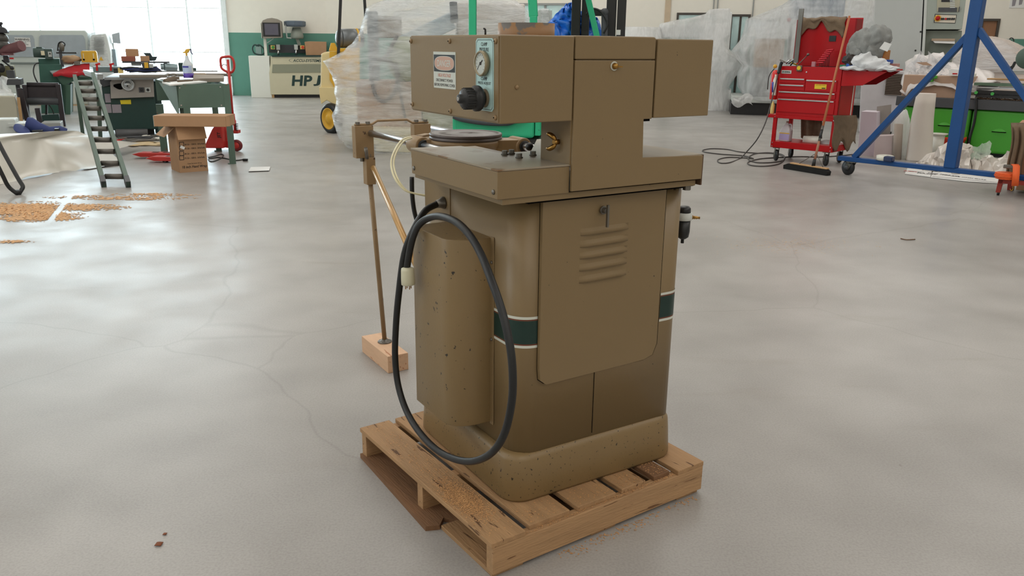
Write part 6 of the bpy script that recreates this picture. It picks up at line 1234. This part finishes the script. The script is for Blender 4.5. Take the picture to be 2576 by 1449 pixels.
MBk = MB(); MBk.ball(tc.at(2082, 362, .3), (.11, .1, .06), 10, .3, 3); cth('white_cloth', WRAG, 'white cloth heap at the right end of the lower shelf', 'cloth', MBk)
# left end of the cart: extinguisher, bottle, glue, air gun and hose
ex = tc.at(1945, 250, .15); et = tc.at(1951, 176, .15); f = MB().lathe([(.05, 0), (.058, .01), (.058, (et.z-ex.z)*.85), (.04, (et.z-ex.z)*.97), (.015, et.z-ex.z)], ex, (.0, 0, 1), 18); o = cth('fire_extinguisher', mat('ext_red', (222, 52, 50), .35), 'small red extinguisher hanging on the left end of the cart', 'extinguisher', f)
off_ = tc.i @ o.location; f = MB(); f.ball(tc.at(1950, 167, .15), .03, 8); f.build('yellow_valve', YEL, o, off=off_); MB().tube([tc.at(1948, 173, .15), tc.at(1938, 185, .12), tc.at(1933, 200, .12), tc.at(1931, 225, .12)], .007, n=6).build('hose', BLACK, o, off=off_)
f = MB().lathe([(.03, 0), (.032, .01), (.032, .22), (.014, .27), (.014, .30)], tc.at(1947, 240, .05), (0, 0, 1), 14); o = cth('white_bottle', WHITE, 'slim white and blue bottle hanging beside the extinguisher', 'bottle', f); MB().cyl(tc.at(1947, 232, .05), tc.at(1947, 206, .05), .0328, n=14).build('blue_label', mat('label_deep_blue', ()), o, off=tc.i @ o.location)
f = MB().lathe([(.028, 0), (.03, .01), (.03, .13), (.012, .16), (.008, .18)], tc.at(1942, 286, .05)+V3((0, 0, .0)), (0, 0, 1), 12); cth('glue_bottle', mat('pale_yellow', ()), 'small yellow bottle standing on the tray edge at left', 'bottle', f)
f = MB().tube([tc.at(1968, 155, -.06), tc.at(1964, 163, -.06), tc.at(1958, 185, -.07)], .024, n=10); o = cth('air_hose', BLK2, 'black air gun and thin hose coiled on the floor by the cart', 'hose', f)
off_ = tc.i @ o.location; hosem = mat('hose_dark', (74, 70, 68), .5)
P_ = lambda x, y, z=.008: tc.gr(x, y, z)
MB().tube([tc.at(1958, 185, -.07), tc.at(1948, 225, -.12), tc.at(1937, 270, -.2), tc.at(1925, 310, -.3), tc.at(1905, 350, -.38), P_(1880, 380, .10), P_(1862, 398), P_(1835, 409), P_(1812, 410), P_(1806, 402), P_(1830, 396), P_(1870, 397), P_(1895, 399), P_(1870, 392), P_(1815, 388), P_(1775, 383), P_(1768, 378), P_(1790, 374), P_(1830, 376), P_(1860, 382), P_(1900, 385), P_(1940, 386), P_(1968, 392), P_(1972, 402), P_(1950, 408), P_(1905, 409), P_(1882, 400), P_(1895, 388), P_(1930, 384), P_(1965, 388), P_(1974, 398), P_(1960, 412), P_(1925, 418), P_(1890, 416), P_(1882, 408), P_(1910, 400), P_(1960, 396), P_(2010, 394), P_(2060, 395), P_(2110, 392), P_(2150, 388)], .009, n=7, k=7).build('hose', hosem, o, off=off_)
# pile on the side shelf
zsh = zs+.022
f = MB(); q = tc.at(2192, 112, .15)
for (x, y, r, sd) in ((2160, 122, (.15, .14, .17), 1), (2182, 106, (.22, .17, .19), 2), (2208, 95, (.17, .16, .17), 3), (2150, 142, (.09, .1, .13), 4), (2200, 122, (.15, .15, .14), 5)): f.ball(tc.at(x, y, .18), r, 22, .22, 1.6)
for i, v in enumerate(f.v): k9 = math.sin(v.x*34+v.z*22+3*noise.noise(v*5)); f.v[i] = v+V3((.012*k9, -.016*k9, .010*k9))
f.warp(.018, 7); cth('grey_cloth', GRAG, 'heap of folded grey cloth at the top of the shelf pile', 'cloth', f)
f = MB(); 
for (x, y, r) in ((2176, 155, (.17, .13, .12)), (2196, 163, (.19, .15, .09)), (2226, 172, (.17, .12, .04)), (2150, 172, (.2, .14, .03))): f.ball(tc.at(x, y, .04), r, 22, .22, 1.8)
for i, v in enumerate(f.v): k9 = math.sin(v.x*30-v.z*26+3*noise.noise(v*6)); f.v[i] = v+V3((.010*k9, -.014*k9, .010*k9))
f.warp(.012, 8); cth('white_towel', WRAG, 'crumpled white towel hanging over the shelf edge', 'towel', f)
f = MB(); q0 = [tc.at(x, y, .02) for x, y in ((2212, 122), (2225, 105), (2243, 111), (2232, 130))]; f.add(q0+[p+V3((0, .006, 0)) for p in q0], [(0, 1, 2, 3), (7, 6, 5, 4), (0, 4, 5, 1), (1, 5, 6, 2), (2, 6, 7, 3), (3, 7, 4, 0)]); cth('white_paper', PAPER, 'stiff white paper sticking out of the grey cloth', 'paper', f, fix=False)
for x0, x1, lb in ((2160, 2187, 'dark red box half hidden at the left of the shelf pile'), (2196, 2228, 'orange and red box with a white label in the shelf pile')):
    f = MB(); pbox(f, tc, x0, 126, x1, 160, .20, .16); o = cth('product_box', mat('box_darkred' if x0 < 2190 else 'box_orange', (110, 30, 40) if x0 < 2190 else (176, 110, 40), .5), lb, 'box', f, bev=.004)
    pbox(MB(), tc, x0+6, 131, x1-7, 150, .197, .003).build('red_panel', mat('box_red', (168, 34, 36), .5), o, off=tc.i @ o.location); pbox(MB(), tc, x0+8, 137, x1-9, 149, .194, .003).build('white_panel', PAPER, o, off=tc.i @ o.location)
f = MB(); pbox(f, tc, 2218, 150, 2240, 160, .24, .12); cth('blue_dish', mat('dish_blue', (50, 96, 190), .4), 'blue plastic dish at the right end of the shelf pile', 'dish', f, bev=.01)
f = MB(); pbox(f, tc, 2232, 160, 2256, 172, .28, .12); cth('pink_carton', mat('dull_pink', (190, 140, 132), .6), 'dull pink carton at the far end behind the towel', 'carton', f, bev=.005)
f = MB(); f.ball(tc.at(2145, 150, .10), (.12, .08, .08), 12, .5, 3); cth('dark_glove', mat('dark_brown_leather', (52, 42, 38), .5), 'dark leather glove on the left end of the shelf pile', 'glove', f)
f = MB(); pbox(f, tc, 2112, 163, 2134, 170, .10, .15); cth('green_packet', mat('packet_green', (40, 130, 90), .5), 'flat green packet at the left end of the shelf', 'packet', f); f = MB(); pbox(f, tc, 2128, 160, 2146, 169, .04, .12); cth('blue_packet', mat('packet_blue', (40, 100, 190), .5), 'bright blue packet under the dark glove', 'packet', f, bev=.01)
# push broom leaning on the cart
br = Fr(2040, 436, turned((1976, 420), (2098, 440))); t = thing('push_broom', 'push broom with brown wooden handle leaning on the red cart', 'broom', br)
a, b = br.gr(1976, 424), br.gr(2103, 440); a.z = b.z = 0; dv = (b-a).normalized(); nv = V3((-dv.y, dv.x, 0))
f = MB().prism([(a.x, 0), (a.x-.01, .05), (a.x+.06, .078), (b.x-.03, .078), (b.x+.01, .05), (b.x, .0)], 0, .075); f.warp(.006, 25); f.build('bristles', mat('bristle_black', (22, 22, 22), .9, bump=1.0, bs=160), t)
MB().box(a.x+.09, b.x-.015, .005, .070, .078, .10).build('brush_block', mat('light_wood', (196, 156, 112), .6), t, bev=.012)
hb = br.at(2051, 402, .05); hb.z = .10; ht = br.at(2137, 42, .05); dH = None
pm_ = br.at(2075, 300, .42); hb = br.at(2049, 404, .035); ht = br.at(2137, 41, .95); md1, md2 = lerp(hb, ht, .17), lerp(hb, ht, .30)
MB().cyl(lerp(hb, ht, .22), ht, .017, .0155, n=14).build('handle', mat('handle_wood', (180, 108, 68), .5, var=.12, stretch=(1, 1, .2)), t); MB().cyl(hb, lerp(hb, ht, .14), .017, n=14).build('handle_end', mat('handle_wood2', (160, 110, 86), .6), t); MB().cyl(lerp(hb, ht, .13), lerp(hb, ht, .235), .018, n=14).build('metal_sleeve', STEELD, t); MB().cyl(lerp(hb, ht, .15), lerp(hb, ht, .21), .0188, n=14).build('black_sleeve', BLK2, t)
MB().cyl(V3((hb.x-.01, .035, .095)), hb+V3((0, 0, .02)), .026, .02, n=12).build('socket', BLK2, t); f = MB()
for sg in (-1, 1): f.cyl(lerp(hb, ht, .05), V3((hb.x+.20*sg-.05, .035, .10)), .005, n=6)
f.build('brace_wires', STEELD, t)
# ---- blue rolling gantry
bg_ = Fr(2133, 440, turned((2133, 440), (2576, 494))); t = thing('blue_gantry', 'blue steel A-frame gantry end on castors, at the right', 'gantry', bg_)
p0 = bg_.at(2112, 394, 0); p1 = bg_.at(2620, 468, 0); zb_ = bg_.at(2392, 428, 0).z; zB = (p0.z+zb_)/2
MB().box(p0.x, p1.x+.1, -.055, .055, zB-.035, zB+.022).build('base_beam', BLUE, t, bev=.006)
q = bg_.at(2392, 424, 0); MB().box(q.x-.068, q.x+.068, -.068, .068, zB+.02, 3.6).build('post', BLUE, t, bev=.008)
for (b_, tp_) in (((2150, 390), (2450, 74)), ((2640, 330), (2462, 74))):
    aa, bb = bg_.at(*b_, 0), bg_.at(*tp_, 0)
    if b_[0] == 2150: aa.z = zB+.02
    else: d_ = (aa-bb); aa = bb+d_*((zB+.02-bb.z)/d_.z)
    MB().beam(aa, bb, .07, .085, (0, 1, 0)).build('diagonal_strut', BLUE, t, bev=.006)
for xx in (bg_.at(2134, 420, 0).x, p1.x):
    cw = MB().lathe([(.03, -.026), (.092, -.024), (.1, -.014), (.1, .014), (.092, .024), (.03, .026)], (xx, 0, .1), (.35, 1, 0), 26).build('castor', BLACK, t)
    f = MB(); d_ = V3((.35, 1, 0)).normalized()
    for sg in (-1, 1): f.beam(V3((xx, 0, .085))+d_*(.034*sg), V3((xx+.05, 0, zB-.035))+d_*(.034*sg), .07, .006, d_)
    f.cbox((xx+.05, 0, zB-.04), (.12, .12, .01)); f.build('castor_fork', STEELD, cw); MB().lathe([(.03, .03), (.035, .04), (.0, .042)], (xx, 0, .1), (-.35, -1, 0), 14).build('castor_hub', GREYD, cw)
f = MB().cyl(bg_.at(2214, 397, 0)*1, bg_.at(2214, 397, 0)*1+V3((0, 0, .001)), .001)
q = bg_.at(2226, 398, 0); f = MB().lathe([(.085, 0), (.105, .004), (.105, .06), (.085, .066), (.045, .066), (.045, .0)], (q.x, .0, zB+.024), (0, 0, 1), 30); o = solo(f, 'tape_roll', mat('tape_white', (224, 222, 210), .4), bg_, 'white tape roll in a dispenser lying on the blue base beam', 'tape')
f = MB().box(q.x+.03, q.x+.14, -.12, -.02, zB+.024, zB+.09); f.build('dispenser', mat('dark_blue_plastic', (34, 48, 84), .35), o, off=bg_.i @ o.location, bev=.012)
# ---- rolls, boxes, bucket behind the gantry
rf = Fr(2300, 404, -.6)
f = MB(); ppoly(f, rf, [(2155, 402), (2167, 280), (2206, 282), (2203, 402)], .2, .35); solo(f, 'white_box', mat('lilac_white', (206, 196, 206), .5, var=.03), rf, 'tall white box on the floor right of the red cart', 'box', bev=.006)
f = MB(); ppoly(f, rf, [(2200, 402), (2206, 268), (2242, 263), (2236, 402)], .45, .02); solo(f, 'grey_board', mat('board_grey', (156, 152, 146), .7), rf, 'grey board standing on edge behind the white box', 'board')
f = MB(); ppoly(f, rf, [(2196, 408), (2202, 342), (2245, 341), (2243, 408)], .05, .3); solo(f, 'low_white_box', mat('pinkish_white', (206, 192, 192), .6), rf, 'low pale box between the tall white box and the cardboard tube', 'box', bev=.006)
f = MB(); f.loft([f.ring(rf.at(2256, 404, 0)*1, (0, 0, 1), .062, 24), f.ring(rf.at(2261, 312, .04), (0, 0, 1), .062, 24), f.ring(rf.at(2261, 312, .04), (0, 0, 1), .053, 24), f.ring(rf.at(2260, 330, .04), (0, 0, 1), .053, 24)]); solo(f, 'cardboard_tube', mat('tube_grey', (172, 160, 148), .7), rf, 'grey cardboard tube standing left of the big white roll', 'tube')
f = MB(); f.ball(rf.at(2264, 345, .5), (.14, .1, .42), 14, .25, 2); solo(f, 'film_bundle', FILMW, rf, 'bundle of clear film standing behind the cardboard tube', 'film')
f = MB(); rg = []
for x0, x1, y in ((2272, 2345, 424), (2276, 2346, 400), (2284, 2349, 345), (2290, 2351, 300), (2298, 2354, 262), (2304, 2357, 236)):
    a, b = rf.at(x0, y, .05), rf.at(x1, y, .05); c_ = (a+b)/2; c_.z = max(c_.z, .0); rg.append(f.ring(c_, (0, 0, 1), (b-a).length/2*.94, 32))
f.loft(rg).warp(.008, 4); o = solo(f, 'white_roll', mat('roll_offwhite', (210, 202, 192), .6, var=.04), rf, 'tall thick white paper roll standing behind the blue diagonal', 'roll')
c_ = rf.at(2331, 236, .05); MB().cyl(c_, c_+V3((0, 0, .006)), (rg[-1][0]-c_).length*.97, n=32).build('roll_end', mat('roll_top', (226, 216, 210), .6), o, off=rf.i @ o.location)
bk2 = Fr(2400, 405, -.6); c_ = bk2.at(2393, 343, .9); k_ = abs(bk2.at(2433, 343, .9).x-bk2.at(2354, 343, .9).x)/2
f = MB().lathe([(k_*.78, -c_.z), (k_*.86, -c_.z*.4), (k_*.95, -.05), (k_*1.0, -.045), (k_*1.0, -.0), (k_*.94, .0), (k_*.90, -.05), (k_*.75, -c_.z+.02)], c_, (0, 0, 1), 32); solo(f, 'orange_bucket', mat('bucket_orange', (226, 66, 36), .4), bk2, 'orange-red plastic bucket in front of the green machine', 'bucket')
f = MB().lathe([(.10, 0), (.13, .02), (.13, .03), (.0, .03)], bk2.at(2362, 340, .55), (0, 0, 1), 20); f.cyl(V3((bk2.at(2362, 340, .55).x, .55, 0)), bk2.at(2362, 340, .55), .09, n=20); solo(f, 'white_tub', WHITE, bk2, 'white tub with lid standing between roll and orange bucket', 'tub')
# crumpled film and boards on the floor
cf = Fr(2400, 440, -.72); f = MB(); g = []
topl = [(2304, 412), (2318, 398), (2345, 384), (2372, 366), (2400, 360), (2436, 352), (2448, 378), (2475, 386), (2500, 392), (2540, 386), (2580, 372)]; botl = [(2312, 426), (2335, 420), (2365, 420), (2385, 412), (2410, 402), (2440, 410), (2460, 420), (2490, 424), (2520, 430), (2550, 436), (2590, 440)]
for i in range(10):
    row = []
    for j in range(45):
        u = j/44*(len(topl)-1); k = min(int(u), len(topl)-2); v = u-k; a = lerp(cf.at(*topl[k], .55), cf.at(*topl[k+1], .55), v); b = lerp(cf.at(*botl[k], .12), cf.at(*botl[k+1], .12), v); b.z = .015
        p = lerp(b, a, i/9); n_ = noise.noise_vector(V3((i*.42, j*.33, 5))); p += V3((n_.x*.05, n_.y*.22, n_.z*.11*min(1, i*.5))); p.z = max(.012, p.z); row.append(p)
    g.append(row)
f.grid(g, sm=False); solo(f, 'crumpled_sheeting', mat('crumple_white', (212, 204, 196), .25, var=.05, vs=3, spec=.7), cf, 'crumpled white plastic sheeting heaped under the green machine', 'sheeting', fix=False)
f = MB(); g = [[cf.at(2436+(2492-2436)*j/9, 375-(22*j/9)+(38)*i/5, .50-.15*i/5)+noise.noise_vector(V3((i*.6, j*.6, 8)))*.05 for j in range(10)] for i in range(6)]
solo(f.grid(g), 'green_tinted_film', wrap_mat('green_clear', (206, 222, 206), .35, 4, (1, 1, 1)), cf, 'clear greenish film piece leaning over the crumpled sheeting', 'film', fix=False)
def floor_sheet(nm, mm, lb, pts, z0=.004, th=.006, cat='cardboard'):
    P_ = [cf.gr(x, y, z0) for x, y in pts]; n = len(P_); f = MB().add(P_+[p+V3((0, 0, th)) for p in P_], [tuple(reversed(range(n))), tuple(range(n, 2*n))]+[(i, (i+1) % n, n+(i+1) % n, n+i) for i in range(n)]); return solo(f, nm, mm, cf, lb, cat)
fp1 = floor_sheet('printed_cardboard', PAPER, 'small white printed cardboard piece on the floor under the blue beam', [(2276, 438), (2284, 421), (2345, 427), (2340, 446)])
fp2 = floor_sheet('printed_cardboard', PAPER, 'long white printed cardboard strip on the floor under the blue beam', [(2341, 447), (2349, 429), (2440, 432), (2535, 452), (2527, 463), (2440, 458)])
floor_sheet('white_panel_sheet', mat('white_sheet2', (222, 216, 212), .5), 'large white board lying flat behind the gantry post', [(2362, 420), (2380, 396), (2415, 397), (2530, 432), (2525, 446), (2440, 436)], .030, .012)
rt = (cf.gr(2335, 441)-cf.gr(2290, 437)).normalized(); up = V3((-rt.y, rt.x, 0))
for s_, px, py, h, mm in (('ROX', 2291, 431, .06, mat('sticker_red', ())), ('PACK', 2332, 437, .07, INK), ('KEEP DRY', 2306, 432, .03, INK)): text(s_, mm, fp1, cf.gr(px, py, .0115), rt, up, height=h, off=cf.i @ fp1.location, bold=.02)
rt = (cf.gr(2440, 455)-cf.gr(2350, 444)).normalized(); up = V3((-rt.y, rt.x, 0))
for s_, px, py, h in (('THIS SIDE UP', 2372, 439, .05), ('HANDLE WITH CARE', 2425, 446, .04)): text(s_, INK, fp2, cf.gr(px, py, .0115), rt, up, height=h, off=cf.i @ fp2.location)
a, b = cf.gr(2345, 444, .011), cf.gr(2520, 460, .011); MB().beam(a, b, .012, .002).build('printed_line', INK, fp2, off=cf.i @ fp2.location)
# ---- red dolly with a wooden crate, rag, strap at the right edge
dl = Fr(2510, 492, -.6); t = thing('red_dolly', 'red steel dolly with small castors at the right edge', 'dolly', dl)
DR = mat('dolly_red', (150, 48, 36), .5, var=.15)
for (x0, x1, xb) in ((2516, 2524, 2508), (2540, 2550, 2537)):
    d_ = 0 if x0 == 2516 else .5; f = MB(); ppoly(f, dl, [(xb-4, 484-(0 if d_ == 0 else 6)), (x0-4, 450), (x1+2, 450), (xb+8, 485-(0 if d_ == 0 else 6))], d_, .06); f.build('leg', DR, t, bev=.004)
for (x, y, d_) in ((2511, 486, 0), (2547, 476, .5)):
    q = dl.at(x, y, d_+.03); q.z = .028; MB().lathe([(.01, -.012), (.028, -.012), (.028, .012), (.01, .012)], q, (1, .2, 0), 16).build('castor', BLACK, t); MB().cbox(q+V3((0, 0, .02)), (.03, .04, .035)).build('castor_fork', BRASS, t)
MB().box(dl.at(2513, 455, .0).x, dl.at(2680, 455, .0).x, .0, .06, dl.at(2520, 455, 0).z-.03, dl.at(2520, 455, 0).z+.01).build('frame_bar', DR, t)
f = MB(); pbox(f, dl, 2564, 314, 2680, 448, .30, .6); solo(f, 'wooden_crate', mat('crate_wood', (150, 106, 78), .7, var=.2, stretch=(6, 6, 1)), dl, 'brown wooden crate on the red dolly, cut by the right edge', 'crate', bev=.01)
f = MB(); ppoly(f, dl, [(2560, 312), (2680, 312), (2680, 342), (2562, 342)], .24, .72); solo(f, 'crate_lid', mat('lid_wood', (176, 126, 96), .7, var=.1), dl, 'lighter wooden board lying on top of the brown crate', 'board', bev=.006)
f = MB(); g = [[dl.at(2537+(2572-2537)*j/9+5*math.sin(i*.4)+(6*(1-i/13)), 310+(132)*i/13, .16+.05*math.sin(j*1.5)*min(1, i/3)+(.1 if i == 0 else 0)) for j in range(10)] for i in range(14)]
solo(f.grid(g), 'brown_blanket', mat('blanket_brown', (118, 98, 78), .95, var=.2, vs=10, bump=.4), dl, 'brown blanket hanging over the left end of the crate', 'blanket', fix=False, solid=.014)
f = MB()
for k in range(5): f.loft([f.ring(dl.at(2532, 434+k*3.2, -.02), (0, 0, 1), r, 22) for r in (.10, .12, .12)][:1]+[f.ring(dl.at(2532, 434+k*3.2, -.02)-V3((0, 0, .002)), (0, 0, 1), .125-.006*abs(k-2), 22), f.ring(dl.at(2532, 434+k*3.2, -.02)-V3((0, 0, .013)), (0, 0, 1), .125-.006*abs(k-2), 22)])
o = solo(f, 'ratchet_strap', ORANGE, dl, 'coiled orange ratchet strap with a hanging end on the blue beam', 'strap'); off_ = dl.i @ o.location
f = MB(); f.grid([[dl.at(x+dx, y, d) for dx in (0, 18)] for x, y, d in ((2538, 421, .0), (2544, 413, -.06), (2548, 418, -.12), (2547, 440, -.14), (2544, 468, -.14))]); f.build('strap_end', ORANGE, o, off=off_, solid=.004, fix=False); MB().cbox(dl.at(2537, 419, -.03), (.10, .05, .04)).build('buckle', STEELD, o, off=off_, bev=.006)
f = MB(); f.tube([dl.at(2548, 468, -.13), dl.at(2548, 476, -.13), dl.at(2544, 480, -.13), dl.at(2541, 475, -.13)], .006, n=6); f.build('hook', BRASS, o, off=off_)
f = MB(); pbox(f, dl, 2556, 462, 2690, 484, .35, .4); solo(f, 'flat_carton', CARD, dl, 'flat brown carton on the floor under the crate', 'carton', bev=.006)
# ---- small litter on the floor: leaves, chips
r_ = random.Random(77)
LEAF = mat('dry_leaf', (120, 66, 36), .8, var=.3)
for (x, y, s_, lb) in ((400, 1371, .011, 'curled dry brown leaf scrap on the floor at lower left'), (415, 1345, .006, 'tiny brown scrap just above the curled leaf scrap')):
    f = MB(); c_ = G(x, y); f.grid([[c_+V3(((j-2)*s_*.5, (i-2)*s_*.5, .002+s_*.35*(math.cos((j-2)*.7)*.5+.5)*(1 if i % 2 else .8))) for j in range(5)] for i in range(5)]); solo(f, 'dry_leaf', LEAF, W0, lb, 'leaf', fix=False, solid=.001)
f = MB(); f.tube([G(1948+400, 603, .006), G(1948+420, 602, .008), G(1948+352+80, 604, .006)][:2]+[G(2305, 602, .006)][:0], .004, n=6, k=2, smooth=False)
f = MB().tube([G(2266, 600, .005), G(2280, 603, .007), G(2302, 602, .005)], .0045, n=6, k=3); solo(f, 'twig', mat('twig_brown', (110, 82, 60), .8), W0, 'thin brown twig on the floor, right of the tan machine', 'twig')
pts = [G(r_.gauss(1990, 90), r_.gauss(616, 12)) for _ in range(700)]; pts = [(p.x, p.y, .001) for p in pts]
chips('sawdust', W0, pts, .006, 'faint pale dust scatter on the open floor right of the machine', 8, mat('pale_dust', (214, 186, 150), .95))
